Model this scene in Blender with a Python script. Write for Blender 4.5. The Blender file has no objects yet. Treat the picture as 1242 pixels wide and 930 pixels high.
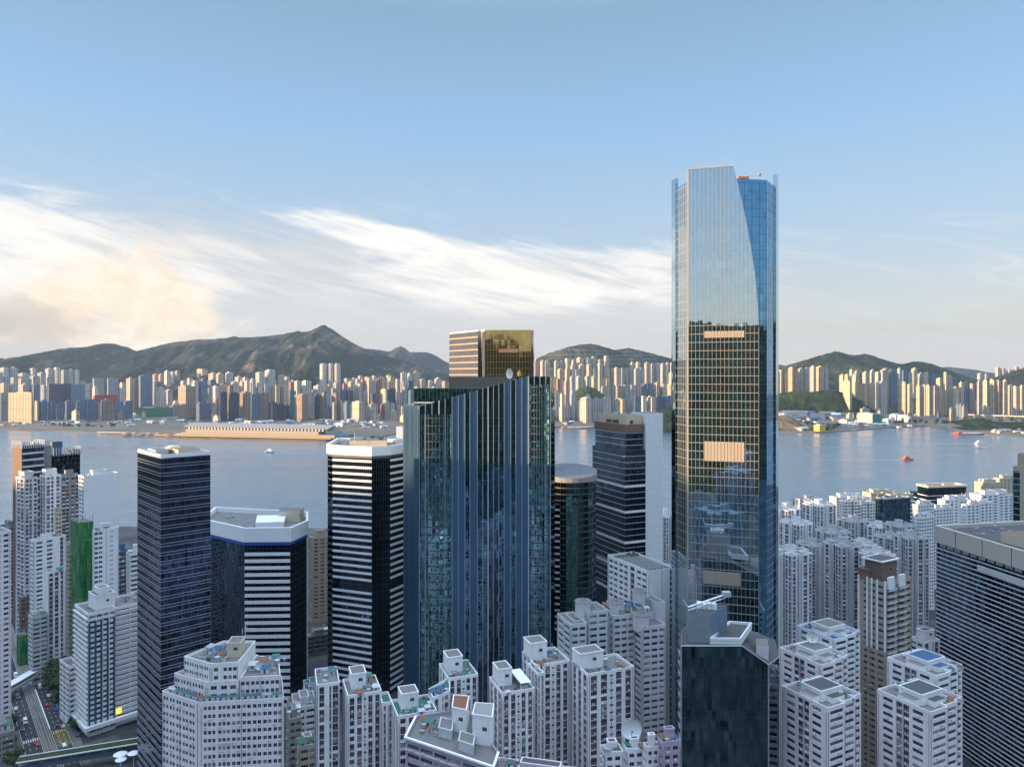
import bpy, math, random
from mathutils import Vector, noise
R = math.radians
sc = bpy.context.scene
col = sc.collection
rnd = random.Random(7)

# ------------------------------------------------------------------ camera
FPX, CX, HY, CZ = 862.0, 621.0, 456.0, 200.0     # focal length in photo pixels, centre column, horizon row, eye height
cam = bpy.data.cameras.new('camera'); camo = bpy.data.objects.new('camera', cam); col.objects.link(camo)
camo.location = (0, 0, CZ); camo.rotation_euler = (R(90), 0, 0)
cam.sensor_width = 36; cam.lens = 36 * FPX / 1242; cam.shift_y = -9 / 1242
cam.clip_start = 1; cam.clip_end = 60000
sc.camera = camo

# ------------------------------------------------------------------ light
SUN_EL, SUN_X, SUN_Y = 4.5, -0.975, -0.222           # horizontal direction towards the sun (left, slightly behind the viewer)
sun = bpy.data.lights.new('sun', 'SUN'); suno = bpy.data.objects.new('sun', sun); col.objects.link(suno)
sun.energy = 5.0; sun.angle = R(0.6); sun.color = (1.0, 0.68, 0.37)
ts = Vector((SUN_X, SUN_Y, math.tan(R(SUN_EL)))).normalized()
suno.rotation_euler = ts.to_track_quat('Z', 'Y').to_euler()
sc.view_settings.view_transform = 'Standard'; sc.view_settings.look = 'None'
sc.view_settings.gamma = 1; sc.view_settings.use_curve_mapping = False
EXPO = 1.6; HAZE = 2.1e-5
sc.view_settings.exposure = EXPO

class NT:
    """small helper for node trees"""
    def __init__(s, nt): s.t = nt; s.n = nt.nodes; s.l = nt.links
    def add(s, typ, **kw):
        nd = s.n.new(typ)
        for k, v in kw.items(): setattr(nd, k, v)
        return nd
    def put(s, sock, v):
        if isinstance(v, bpy.types.NodeSocket): s.l.new(v, sock)
        elif isinstance(v, (tuple, list)) and sock.type == 'RGBA' and len(v) == 3: sock.default_value = (*v, 1)
        else: sock.default_value = v
    def math(s, op, a, b=0.0, c=0.0, clamp=False):
        nd = s.add('ShaderNodeMath', operation=op, use_clamp=clamp)
        for i, v in enumerate((a, b, c)): s.put(nd.inputs[i], v)
        return nd.outputs[0]
    def vmath(s, op, a, b=(0, 0, 0)):
        nd = s.add('ShaderNodeVectorMath', operation=op)
        s.put(nd.inputs[0], a); s.put(nd.inputs[1], b)
        return nd.outputs['Value'] if op in ('DOT_PRODUCT', 'LENGTH') else nd.outputs[0]
    def mix(s, f, a, b, bt='MIX'):
        nd = s.add('ShaderNodeMix', data_type='RGBA', blend_type=bt)
        s.put(nd.inputs[0], f); s.put(nd.inputs[6], a); s.put(nd.inputs[7], b)
        return nd.outputs[2]
    def ramp(s, f, stops, interp='LINEAR'):
        nd = s.add('ShaderNodeValToRGB'); cr = nd.color_ramp; cr.interpolation = interp
        while len(cr.elements) < len(stops): cr.elements.new(0.5)
        for e, (p, c) in zip(cr.elements, stops):
            e.position = p; e.color = (c, c, c, 1) if not isinstance(c, (tuple, list)) else (*c, 1)
        s.put(nd.inputs[0], f); return nd.outputs[0]
    def sstep(s, x, a, b):
        nd = s.add('ShaderNodeMapRange', interpolation_type='SMOOTHSTEP')
        s.put(nd.inputs[0], x); nd.inputs[1].default_value = a; nd.inputs[2].default_value = b
        return nd.outputs[0]
    def noise(s, vec, scale, detail=4, rough=0.55, dist=0.0, dim='3D'):
        nd = s.add('ShaderNodeTexNoise', noise_dimensions=dim)
        s.put(nd.inputs['Vector'], vec); nd.inputs['Scale'].default_value = scale
        nd.inputs['Detail'].default_value = detail; nd.inputs['Roughness'].default_value = rough
        nd.inputs['Distortion'].default_value = dist
        return nd.outputs[0]
    def comb(s, x, y, z=0.0):
        nd = s.add('ShaderNodeCombineXYZ')
        for i, v in enumerate((x, y, z)): s.put(nd.inputs[i], v)
        return nd.outputs[0]

# ------------------------------------------------------------------ sky
w = bpy.data.worlds.new('World'); sc.world = w; w.use_nodes = True
T = NT(w.node_tree); T.n.clear()
out = T.add('ShaderNodeOutputWorld'); bg = T.add('ShaderNodeBackground')
sky = T.add('ShaderNodeTexSky', sky_type='NISHITA'); sky.sun_disc = False
sky.sun_elevation = R(SUN_EL); sky.sun_rotation = math.atan2(SUN_X, SUN_Y)
sky.air_density = 1.0; sky.dust_density = 0.6; sky.ozone_density = 2.0; sky.altitude = 100
SKY_STRENGTH = 0.15
tc = T.add('ShaderNodeTexCoord'); sep = T.add('ShaderNodeSeparateXYZ'); T.l.new(tc.outputs['Generated'], sep.inputs[0])
dx, dy, dz = sep.outputs
az = T.math('ARCTAN2', dx, dy)                                   # 0 straight ahead, minus to the left
hl = T.math('SQRT', T.math('ADD', T.math('MULTIPLY', dx, dx), T.math('MULTIPLY', dy, dy)))
el = T.math('ARCTAN2', dz, hl)
K = 1.0 / SKY_STRENGTH
EXK = 1.0 / 2 ** EXPO
def sc3(c, k=1.0): return tuple(v * k * K * EXK for v in c)
base = T.mix(1.0, sky.outputs[0], (1.0, 1.0, 1.0), 'MULTIPLY')
# pale clear air: beige at the horizon, light blue above it, unseen overhead brightened to fill the shaded walls
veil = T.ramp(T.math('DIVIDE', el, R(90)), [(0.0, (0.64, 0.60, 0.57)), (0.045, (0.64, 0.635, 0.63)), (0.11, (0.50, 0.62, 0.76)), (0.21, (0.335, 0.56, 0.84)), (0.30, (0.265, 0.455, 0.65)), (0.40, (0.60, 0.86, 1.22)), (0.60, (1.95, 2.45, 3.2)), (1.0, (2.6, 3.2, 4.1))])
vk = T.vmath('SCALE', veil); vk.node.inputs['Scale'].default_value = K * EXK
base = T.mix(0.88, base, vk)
def warp(su, sv, sh, seed):
    u = T.math('MULTIPLY', az, su); v = T.math('MULTIPLY', T.math('ADD', el, T.math('MULTIPLY', az, sh)), sv)
    return T.comb(u, v, seed)
n1 = T.noise(warp(1.6, 6.0, 0.16, 3.1), 2.4, 9, 0.64, 0.7)
n2 = T.noise(warp(3.2, 6.0, 0.0, 8.7), 2.4, 9, 0.62, 0.5)
n3 = T.noise(warp(1.3, 11.0, 0.22, 1.7), 3.0, 10, 0.68, 1.1)
n4 = T.noise(warp(7.0, 9.0, 0.0, 4.4), 3.0, 8, 0.65, 0.6)
def gauss(x, c, wd):
    d = T.math('DIVIDE', T.math('SUBTRACT', x, c), wd)
    return T.math('POWER', 2.718, T.math('MULTIPLY', T.math('MULTIPLY', d, d), -1.0))
def dome(a0, e0, wa, we, sh=0.0):
    e2 = T.math('ADD', el, T.math('MULTIPLY', T.math('SUBTRACT', az, R(a0)), sh))
    return T.math('MULTIPLY', gauss(az, R(a0), R(wa)), gauss(e2, R(e0), R(we)))
def ctr(n, k): return T.math('MULTIPLY', T.math('SUBTRACT', n, 0.5), k)
def ctr(n, k): return T.math('MULTIPLY', T.math('SUBTRACT', n, 0.5), k)
def field(d, gain, noisy):
    """a cloud body: fuzzy outline d torn by noise, nothing far outside it"""
    body = T.math('MINIMUM', T.math('MULTIPLY', d, gain), 1.0)
    return T.math('ADD', body, T.math('MULTIPLY', noisy, T.math('MINIMUM', T.math('MULTIPLY', d, 3.0), 1.0)))
# thin milky sheet over the left and middle, under the blue
sheet_ = field(T.math('MAXIMUM', dome(-24, 6.6, 22, 5.0, 0.05), dome(3, 6.0, 18, 3.9)), 1.6, T.math('ADD', ctr(n1, 1.6), ctr(n3, 1.0)))
white = T.mix(T.math('MULTIPLY', T.sstep(sheet_, 0.25, 1.05), 0.85), base, sc3((0.72, 0.72, 0.72)))
# bright bank at the left, long streak, broad white band
bank = T.math('MAXIMUM', T.math('MAXIMUM', dome(-37, 8.0, 18, 4.4, 0.07), T.math('MULTIPLY', dome(1, 7.9, 14.5, 2.9, 0.0), 1.0)), T.math('MULTIPLY', dome(-10.5, 10.9, 8.5, 1.05, 0.20), 1.0))
bank = field(bank, 1.7, T.math('ADD', ctr(n1, 2.0), ctr(n3, 1.5)))
white = T.mix(T.sstep(bank, 0.40, 1.25), white, sc3((1.10, 1.05, 0.99)))
# grey-beige low stratus on the horizon
low = T.math('MULTIPLY', T.sstep(T.math('ADD', ctr(n3, 2.0), gauss(el, R(2.2), R(2.8))), 0.30, 1.1), 0.50)
white = T.mix(low, white, sc3((0.63, 0.585, 0.545)))
# thin wisps elsewhere
w2 = T.math('MULTIPLY', T.sstep(n3, 0.50, 0.72), T.math('MULTIPLY', gauss(el, R(8), R(5.5)), 0.50))
white = T.mix(w2, white, sc3((0.84, 0.86, 0.88)))
# warm cumulus where the low sun lights the left horizon, grey cloud beside it
cu = field(dome(-28.5, 4.6, 7.5, 4.2), 1.6, T.math('ADD', ctr(n2, 2.6), ctr(n4, 1.0)))
white = T.mix(T.math('MULTIPLY', T.sstep(cu, 0.30, 1.15), 0.95), white, T.mix(T.sstep(n4, 0.35, 0.65), sc3((1.04, 0.82, 0.58)), sc3((1.08, 0.96, 0.80))))
cu2 = field(dome(-35.2, 3.0, 4.6, 2.4), 1.4, T.math('ADD', ctr(n2, -2.4), ctr(n4, 0.9)))
white = T.mix(T.math('MULTIPLY', T.sstep(cu2, 0.40, 0.90), 0.55), white, sc3((0.57, 0.47, 0.39)))
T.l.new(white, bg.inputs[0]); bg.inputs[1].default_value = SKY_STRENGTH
T.l.new(bg.outputs[0], out.inputs[0])

# ------------------------------------------------------------------ helpers
def PX(px, d): return (px - CX) / FPX * d                # world x of a photo column at depth d
def ZY(py, d): return CZ - (py - HY) / FPX * d           # world z of a photo row at depth d
def GP(px, py, z=5.0):                                   # ground point under a photo pixel
    d = (CZ - z) * FPX / (py - HY); return (PX(px, d), d)

class MB:
    def __init__(s): s.v = []; s.f = []; s.m = []
    def quad(s, a, b, c, d, m=0):
        n = len(s.v); s.v += [a, b, c, d]; s.f.append((n, n + 1, n + 2, n + 3)); s.m.append(m)
    def poly(s, pts, m=0):
        n = len(s.v); s.v += list(pts); s.f.append(tuple(range(n, n + len(pts)))); s.m.append(m)
    def prism(s, poly, z0, z1, m=0, mtop=None, bottom=False):
        """poly counter-clockwise seen from above; z1 may be a list, one height per corner"""
        k = len(poly); zt = z1 if isinstance(z1, (list, tuple)) else [z1] * k
        n = len(s.v)
        s.v += [(x, y, z0) for x, y in poly] + [(x, y, z) for (x, y), z in zip(poly, zt)]
        for i in range(k):
            j = (i + 1) % k
            s.f.append((n + i, n + j, n + k + j, n + k + i)); s.m.append(m)
        s.f.append(tuple(n + k + i for i in range(k))); s.m.append(m if mtop is None else mtop)
        if bottom: s.f.append(tuple(n + k - 1 - i for i in range(k))); s.m.append(m)
    def ring(s, po, pi, z0, z1, m=0):
        """closed band between outer and inner outline"""
        k = len(po)
        for i in range(k):
            j = (i + 1) % k
            a, b, c, d = po[i], po[j], pi[j], pi[i]
            s.quad((*a, z0), (*b, z0), (*b, z1), (*a, z1), m)
            s.quad((*a, z1), (*b, z1), (*c, z1), (*d, z1), m)
            s.quad((*c, z0), (*d, z0), (*d, z1), (*c, z1), m)
            s.quad((*d, z0), (*c, z0), (*b, z0), (*a, z0), m)
    def box(s, x0, x1, y0, y1, z0, z1, m=0):
        s.prism([(x0, y0), (x1, y0), (x1, y1), (x0, y1)], z0, z1, m, bottom=True)
    def bar(s, a, b, r, m=0, n=4):
        a = Vector(a); b = Vector(b); d = (b - a).normalized()
        u = d.orthogonal().normalized(); v = d.cross(u)
        k = len(s.v)
        for p in (a, b):
            for i in range(n):
                t = 2 * math.pi * (i + .5) / n; s.v.append(tuple(p + r * (math.cos(t) * u + math.sin(t) * v)))
        for i in range(n):
            j = (i + 1) % n; s.f.append((k + i, k + j, k + n + j, k + n + i)); s.m.append(m)
        s.f.append(tuple(k + n - 1 - i for i in range(n))); s.m.append(m)
        s.f.append(tuple(k + n + i for i in range(n))); s.m.append(m)
    def cyl(s, cx, cy, r, z0, z1, n=16, m=0, mtop=None, r1=None):
        r1 = r if r1 is None else r1; k = len(s.v)
        for rr, z in ((r, z0), (r1, z1)):
            s.v += [(cx + rr * math.cos(2 * math.pi * i / n), cy + rr * math.sin(2 * math.pi * i / n), z) for i in range(n)]
        for i in range(n):
            j = (i + 1) % n; s.f.append((k + i, k + j, k + n + j, k + n + i)); s.m.append(m)
        s.f.append(tuple(k + n + i for i in range(n))); s.m.append(m if mtop is None else mtop)
    def mesh(s, name, mats):
        me = bpy.data.meshes.new(name); me.from_pydata(s.v, [], s.f)
        for mt in mats: me.materials.append(mt)
        me.polygons.foreach_set('material_index', s.m)
        return me
    def build(s, name, mats, parent=None, loc=None, kind=None):
        if not isinstance(mats, (list, tuple)): mats = [mats]
        o = bpy.data.objects.new(name, s.mesh(name, mats)); col.objects.link(o)
        if parent is not None:
            o.parent = parent
            if loc is None: o.location = tuple(-v for v in parent.location)     # geometry is given in world coordinates
        if loc is not None: o.location = loc
        if kind: o['kind'] = kind
        return o

def inst(me, name, parent, wloc, rz=0.0, scale=None, label=None):
    """one more object of a shared mesh, parented; wloc in world coordinates"""
    o = bpy.data.objects.new(name, me); col.objects.link(o)
    if parent is not None:
        o.parent = parent; o.location = Vector(wloc) - parent.location
    else: o.location = wloc
    o.rotation_euler = (0, 0, rz)
    if scale is not None: o.scale = scale
    if label: o['label'] = label
    return o
def tag(o, label, cat, group=None, kind=None):
    if label: o['label'] = label
    if cat: o['category'] = cat
    if group: o['group'] = group
    if kind: o['kind'] = kind
    return o
def thing(name, label, cat, loc, group=None):
    o = bpy.data.objects.new(name, None); o.empty_display_size = 2; col.objects.link(o); o.location = loc
    return tag(o, label, cat, group)

def foot(pl, pf, pr, d, a):
    """box outline from the photo columns of its left, near and right corner; near corner at depth d, right side turned a degrees away"""
    a = R(a); fx, fy = PX(pf, d), d
    def hit(dx, dy, px):
        k = (px - CX) / FPX; return (k * fy - fx) / (dx - k * dy)
    dR = (math.cos(a), math.sin(a)); dL = (-math.sin(a), math.cos(a))
    tr = hit(*dR, pr); tl = hit(*dL, pl)
    Rr = (fx + tr * dR[0], fy + tr * dR[1]); L = (fx + tl * dL[0], fy + tl * dL[1])
    return [(fx, fy), Rr, (Rr[0] + L[0] - fx, Rr[1] + L[1] - fy), L]
def offset(poly, r):
    """grow a convex counter-clockwise outline by r"""
    k = len(poly); res = []
    for i in range(k):
        p0, p1, p2 = Vector(poly[i - 1]), Vector(poly[i]), Vector(poly[(i + 1) % k])
        e1 = (p1 - p0).normalized(); e2 = (p2 - p1).normalized()
        n1 = Vector((e1.y, -e1.x)); n2 = Vector((e2.y, -e2.x))
        b = n1 + n2; b = b / max(1e-6, b.length_squared) * 2
        res.append(tuple(p1 + b * r))
    return res
def lerp2(a, b, t): return (a[0] + (b[0] - a[0]) * t, a[1] + (b[1] - a[1]) * t)
def centre(poly): return (sum(p[0] for p in poly) / len(poly), sum(p[1] for p in poly) / len(poly))
def edge(poly, i):
    a, b = Vector(poly[i]), Vector(poly[(i + 1) % len(poly)]); L = (b - a).length; t = (b - a) / L
    return a, b, L, t, Vector((t.y, -t.x))
def facing(a, b, n):
    """does this wall look towards the viewer"""
    m = (a + b) / 2; return (-m).dot(n) > 0
# ------------------------------------------------------------------ materials
def new_mat(name):
    m = bpy.data.materials.new(name); m.use_nodes = True
    t = NT(m.node_tree); b = t.n['Principled BSDF']
    return m, t, b
def wall_uv(t):
    """metres along the wall and height, from position and normal"""
    g = t.add('ShaderNodeNewGeometry')
    tx = t.add('ShaderNodeVectorMath', operation='CROSS_PRODUCT'); tx.inputs[0].default_value = (0, 0, 1)
    t.l.new(g.outputs['True Normal'], tx.inputs[1])
    u = t.vmath('DOT_PRODUCT', g.outputs['Position'], tx.outputs[0])
    s = t.add('ShaderNodeSeparateXYZ'); t.l.new(g.outputs['Position'], s.inputs[0])
    return u, s.outputs[2], g
def plaster(name, c, rough=0.85, stain=0.35, scale=1.0):
    """painted concrete with rain streaks, patches and grime"""
    m, t, b = new_mat(name); u, v, g = wall_uv(t)
    st = t.noise(t.comb(t.math('MULTIPLY', u, 0.9 * scale), t.math('MULTIPLY', v, 0.06 * scale), 0), 1.0, 6, 0.65)
    pt = t.noise(g.outputs['Position'], 0.12 * scale, 5, 0.6)
    fine = t.noise(g.outputs['Position'], 1.7 * scale, 3, 0.5)
    f = t.math('ADD', t.math('MULTIPLY', t.sstep(st, 0.48, 0.75), stain), t.math('MULTIPLY', t.sstep(pt, 0.5, 0.8), stain * 0.6))
    dark = tuple(v * q for v, q in zip(c, (0.50, 0.48, 0.46)))
    cc = t.mix(f, c, dark)
    k = t.ramp(fine, [(0.2, 0.86), (0.8, 1.06)])
    cc = t.mix(1.0, cc, k, 'MULTIPLY')
    t.l.new(cc, b.inputs['Base Color']); b.inputs['Roughness'].default_value = rough
    b.inputs['Specular IOR Level'].default_value = 0.3
    return m
def plain(name, c, rough=0.6, metal=0.0, var=0.12, scale=0.6):
    m, t, b = new_mat(name); g = t.add('ShaderNodeNewGeometry')
    n = t.noise(g.outputs['Position'], scale, 4, 0.6)
    k = t.ramp(n, [(0.25, 1 - var), (0.75, 1 + var)])
    t.l.new(t.mix(1.0, c, k, 'MULTIPLY'), b.inputs['Base Color'])
    b.inputs['Roughness'].default_value = rough; b.inputs['Metallic'].default_value = metal
    return m
def coated_glass(name, tint, pw=1.5, ph=3.9, rough=0.03, tilt=0.012, var=0.25, dark=0.35):
    """reflective curtain-wall glass; every pane is set a hair differently and some rooms behind are darker"""
    m, t, b = new_mat(name); u, v, g = wall_uv(t)
    cu = t.math('FLOOR', t.math('DIVIDE', u, pw)); cv = t.math('FLOOR', t.math('DIVIDE', v, ph))
    wn = t.add('ShaderNodeTexWhiteNoise', noise_dimensions='3D'); t.l.new(t.comb(cu, cv, 3.0), wn.inputs['Vector'])
    off = t.vmath('SUBTRACT', wn.outputs['Color'], (0.5, 0.5, 0.5))
    wob = t.add('ShaderNodeTexNoise'); t.l.new(g.outputs['Position'], wob.inputs['Vector']); wob.inputs['Scale'].default_value = 0.22; wob.inputs['Detail'].default_value = 1
    off2 = t.vmath('SUBTRACT', wob.outputs['Color'], (0.5, 0.5, 0.5))
    o1 = t.vmath('SCALE', off); o1.node.inputs['Scale'].default_value = tilt
    o2 = t.vmath('SCALE', off2); o2.node.inputs['Scale'].default_value = tilt * 0.7
    nn = t.vmath('NORMALIZE', t.vmath('ADD', t.vmath('ADD', g.outputs['Normal'], o1), o2))
    t.l.new(nn, b.inputs['Normal'])
    k = t.ramp(wn.outputs['Value'], [(0.0, 1 - var - dark), (0.12, 1 - var), (0.9, 1.0), (1.0, 1 + var)])
    t.l.new(t.mix(1.0, tint, k, 'MULTIPLY'), b.inputs['Base Color'])
    b.inputs['Metallic'].default_value = 1.0; b.inputs['Roughness'].default_value = rough
    return m
def pane(name, c, rough=0.06, spec=0.6):
    m, t, b = new_mat(name); oi = t.add('ShaderNodeObjectInfo'); g = t.add('ShaderNodeNewGeometry')
    n = t.noise(g.outputs['Position'], 0.5, 2, 0.5)
    k = t.ramp(t.math('FRACT', t.math('ADD', t.math('MULTIPLY', n, 3.0), oi.outputs['Random'])), [(0.0, 0.5), (1.0, 1.5)])
    t.l.new(t.mix(1.0, c, k, 'MULTIPLY'), b.inputs['Base Color'])
    b.inputs['Roughness'].default_value = rough; b.inputs['Specular IOR Level'].default_value = spec
    return m
def far_wall(name):
    """distant high-rise wall: object colour, rows of windows and vertical bays, weathering"""
    m, t, b = new_mat(name); u, v, g = wall_uv(t); oi = t.add('ShaderNodeObjectInfo')
    fu = t.math('FRACT', t.math('DIVIDE', u, 4.6)); fv = t.math('FRACT', t.math('DIVIDE', v, 3.0))
    win = t.math('MULTIPLY', t.sstep(fu, 0.40, 0.46), t.sstep(fv, 0.42, 0.50))
    fu2 = t.math('FRACT', t.math('DIVIDE', u, 12.5))
    bay = t.math('MULTIPLY', t.sstep(fu2, 0.58, 0.64), 1.0)
    z = t.add('ShaderNodeSeparateXYZ'); t.l.new(g.outputs['True Normal'], z.inputs[0])
    up = t.math('LESS_THAN', z.outputs[2], 0.5)
    f = t.math('MULTIPLY', t.math('MAXIMUM', win, bay), t.math('MULTIPLY', up, 0.62))
    fv2 = t.math('FRACT', t.math('ADD', t.math('DIVIDE', v, 42.0), oi.outputs['Random'])); belt = t.math('MULTIPLY', t.sstep(fv2, 0.90, 0.93), t.math('MULTIPLY', up, 0.45)); f = t.math('MAXIMUM', f, belt)
    n = t.noise(t.comb(t.math('MULTIPLY', u, 0.12), t.math('MULTIPLY', v, 0.02), oi.outputs['Random']), 1.0, 5, 0.6)
    k = t.ramp(n, [(0.25, 0.8), (0.75, 1.12)])
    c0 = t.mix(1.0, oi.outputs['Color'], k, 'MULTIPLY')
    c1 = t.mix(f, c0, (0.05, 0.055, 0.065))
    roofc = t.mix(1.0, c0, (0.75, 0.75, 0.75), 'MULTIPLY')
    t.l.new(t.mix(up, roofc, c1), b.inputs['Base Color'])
    b.inputs['Roughness'].default_value = 0.7; b.inputs['Specular IOR Level'].default_value = 0.3
    return m
M = {}
M['white'] = plaster('white_plaster', (0.79, 0.78, 0.78), stain=0.40)
M['white_clean'] = plaster('white_panel', (0.76, 0.77, 0.79), rough=0.5, stain=0.10)
M['pinkwhite'] = plaster('pinkish_plaster', (0.76, 0.70, 0.72), stain=0.42)
M['mauve'] = plaster('mauve_tile', (0.42, 0.33, 0.42), stain=0.25)
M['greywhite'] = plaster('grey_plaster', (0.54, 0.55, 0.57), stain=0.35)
M['cream'] = plaster('cream_plaster', (0.58, 0.50, 0.38), stain=0.22)
M['beige'] = plaster('beige_tile', (0.40, 0.33, 0.26), stain=0.25)
M['brown'] = plaster('brown_tile', (0.20, 0.13, 0.10), stain=0.25)
M['concrete'] = plaster('concrete', (0.28, 0.27, 0.26), stain=0.45)
M['roof'] = plaster('roof_screed', (0.17, 0.165, 0.16), stain=0.55, scale=2.0)
M['roofdark'] = plaster('roof_felt', (0.085, 0.085, 0.09), stain=0.35, scale=2.0)
M['roofgreen'] = plaster('roof_paint_green', (0.05, 0.16, 0.14), stain=0.45, scale=2.0)
M['roofblue'] = plaster('roof_sheet_blue', (0.05, 0.11, 0.20), stain=0.45, scale=2.0)
M['metal'] = plain('grey_metal', (0.40, 0.41, 0.43), 0.45, 0.5)
M['steel'] = plain('dark_steel', (0.07, 0.08, 0.09), 0.45, 0.4)
M['fin'] = plain('anodised_fin', (0.34, 0.44, 0.55), 0.38, 0.55)
M['finlight'] = plain('pale_fin', (0.55, 0.58, 0.62), 0.4, 0.4)
M['finwarm'] = plain('champagne_mullion', (0.31, 0.295, 0.265), 0.5, 0.0)
M['bluepanel'] = plain('blue_metal_panel', (0.085, 0.17, 0.27), 0.36, 0.6, 0.15, 0.08)
M['bluestripe'] = plain('blue_paint', (0.02, 0.07, 0.35), 0.5)
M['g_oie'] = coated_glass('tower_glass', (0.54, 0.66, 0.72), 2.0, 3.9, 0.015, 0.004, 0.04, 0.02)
M['g_side'] = coated_glass('sky_tint_side_glass', (0.16, 0.36, 0.55), 2.0, 3.9, 0.02, 0.010, 0.15, 0.15)  # deeper blue sky reflection put into the tint of this side
M['g_blue'] = coated_glass('blue_coated_glass', (0.18, 0.31, 0.42), 1.4, 3.9, 0.02, 0.025, 0.45)
M['g_dark'] = coated_glass('dark_coated_glass', (0.085, 0.13, 0.18), 1.4, 4.0, 0.02, 0.03, 0.5)
M['g_teal'] = coated_glass('teal_coated_glass', (0.30, 0.55, 0.60), 1.5, 2.1, 0.02, 0.03, 0.5)
M['disc'] = plaster('pale_roof_sheet', (0.15, 0.17, 0.19), stain=0.4)
M['bronze'] = plain('bronze_sheet', (0.30, 0.23, 0.20), 0.45, 0.4)
M['stone'] = plaster('pale_stone', (0.50, 0.46, 0.41), stain=0.25)
M['g_green'] = coated_glass('green_coated_glass', (0.10, 0.26, 0.23), 1.4, 3.9, 0.03, 0.02, 0.35)
M['g_goldsky'] = coated_glass('gold_sky_tint_glass', (0.52, 0.42, 0.17), 1.9, 4.0, 0.05, 0.010, 0.14, 0.08)  # reflected golden sky put into the glass tint
M['g_rose'] = coated_glass('rose_coated_glass', (0.40, 0.34, 0.32), 1.8, 4.1, 0.05, 0.01, 0.1, 0.1)
M['g_navy'] = coated_glass('navy_glass', (0.065, 0.11, 0.21), 1.4, 4.0, 0.02, 0.02, 0.4)
M['g_ink'] = coated_glass('ink_glass', (0.12, 0.22, 0.26), 1.5, 3.8, 0.02, 0.035, 0.5)
M['p_dark'] = pane('window_dark', (0.016, 0.022, 0.032))
M['p_mid'] = pane('window_mid', (0.07, 0.085, 0.10))
M['p_curt'] = pane('window_curtain', (0.26, 0.25, 0.24), 0.25)
M['p_red'] = pane('window_red', (0.14, 0.035, 0.045), 0.3)
M['maroon'] = plain('maroon_panel', (0.13, 0.04, 0.06), 0.6, 0, 0.3)
M['greypanel'] = plain('grey_panel', (0.20, 0.20, 0.24), 0.6, 0, 0.3)
M['frame'] = plain('window_frame', (0.42, 0.43, 0.45), 0.5, 0.2)
M['ac'] = plain('cream_casing', (0.52, 0.51, 0.48), 0.6)
M['rust'] = plain('rusty_metal', (0.20, 0.08, 0.04), 0.8)
M['orange'] = plain('orange_paint', (0.34, 0.14, 0.06), 0.7)
M['red'] = plain('red_paint', (0.40, 0.03, 0.03), 0.6)
M['green'] = plain('green_sheet', (0.02, 0.17, 0.08), 0.7)
M['tealsheet'] = plain('teal_sheet', (0.02, 0.17, 0.19), 0.7)
M['yellow'] = plain('yellow_paint', (0.55, 0.36, 0.06), 0.6)
M['far'] = far_wall('far_wall')
M['leafpot'] = plain('roof_leaf', (0.045, 0.085, 0.03), 0.7, 0, 0.5, 3.0)
def netting():
    m, t, b = new_mat('green_netting'); u, v, g = wall_uv(t)
    n = t.noise(t.comb(t.math('MULTIPLY', u, 0.5), t.math('MULTIPLY', v, 0.10), 0), 1.0, 6, 0.7)
    fl = t.sstep(t.math('FRACT', t.math('DIVIDE', v, 3.0)), 0.86, 0.92)
    c = t.ramp(n, [(0.34, (0.008, 0.07, 0.03)), (0.5, (0.015, 0.17, 0.055)), (0.62, (0.15, 0.25, 0.05))])
    t.l.new(t.mix(t.math('MULTIPLY', fl, 0.6), c, (0.01, 0.05, 0.03)), b.inputs['Base Color']); b.inputs['Roughness'].default_value = 0.8
    return m
M['net'] = netting()
# ------------------------------------------------------------------ setting: water, ground, hills
def water_mat():
    m, t, b = new_mat('sea_water'); g = t.add('ShaderNodeNewGeometry')
    s = t.add('ShaderNodeSeparateXYZ'); t.l.new(g.outputs['Position'], s.inputs[0])
    p = t.comb(t.math('MULTIPLY', s.outputs[0], 0.45), s.outputs[1], 0)
    a = t.noise(p, 0.09, 6, 0.62, 0.6); c = t.noise(p, 0.55, 3, 0.6)
    d = t.noise(t.comb(t.math('MULTIPLY', s.outputs[0], 0.12), s.outputs[1], 5), 0.012, 4, 0.6, 0.8)
    hgt = t.math('ADD', t.math('MULTIPLY', a, 3.2), t.math('MULTIPLY', c, 0.35))
    bp = t.add('ShaderNodeBump'); bp.inputs['Strength'].default_value = 0.30; bp.inputs['Distance'].default_value = 1.0
    t.l.new(hgt, bp.inputs['Height']); t.l.new(bp.outputs[0], b.inputs['Normal'])
    t.l.new(t.mix(d, (0.05, 0.105, 0.15), (0.085, 0.145, 0.185)), b.inputs['Base Color'])
    t.l.new(t.ramp(d, [(0.35, 0.10), (0.65, 0.26)]), b.inputs['Roughness'])
    b.inputs['IOR'].default_value = 1.40; b.inputs['Specular IOR Level'].default_value = 0.9
    return m
def ground_mat(name, c0, c1, c2, sc1=0.02):
    m, t, b = new_mat(name); g = t.add('ShaderNodeNewGeometry')
    a = t.noise(g.outputs['Position'], sc1, 6, 0.65, 0.5); d = t.noise(g.outputs['Position'], sc1 * 7, 4, 0.6)
    cc = t.mix(t.sstep(a, 0.42, 0.60), c0, c1); cc = t.mix(t.sstep(d, 0.55, 0.70), cc, c2)
    t.l.new(cc, b.inputs['Base Color']); b.inputs['Roughness'].default_value = 0.9; b.inputs['Specular IOR Level'].default_value = 0.2
    return m
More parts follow.
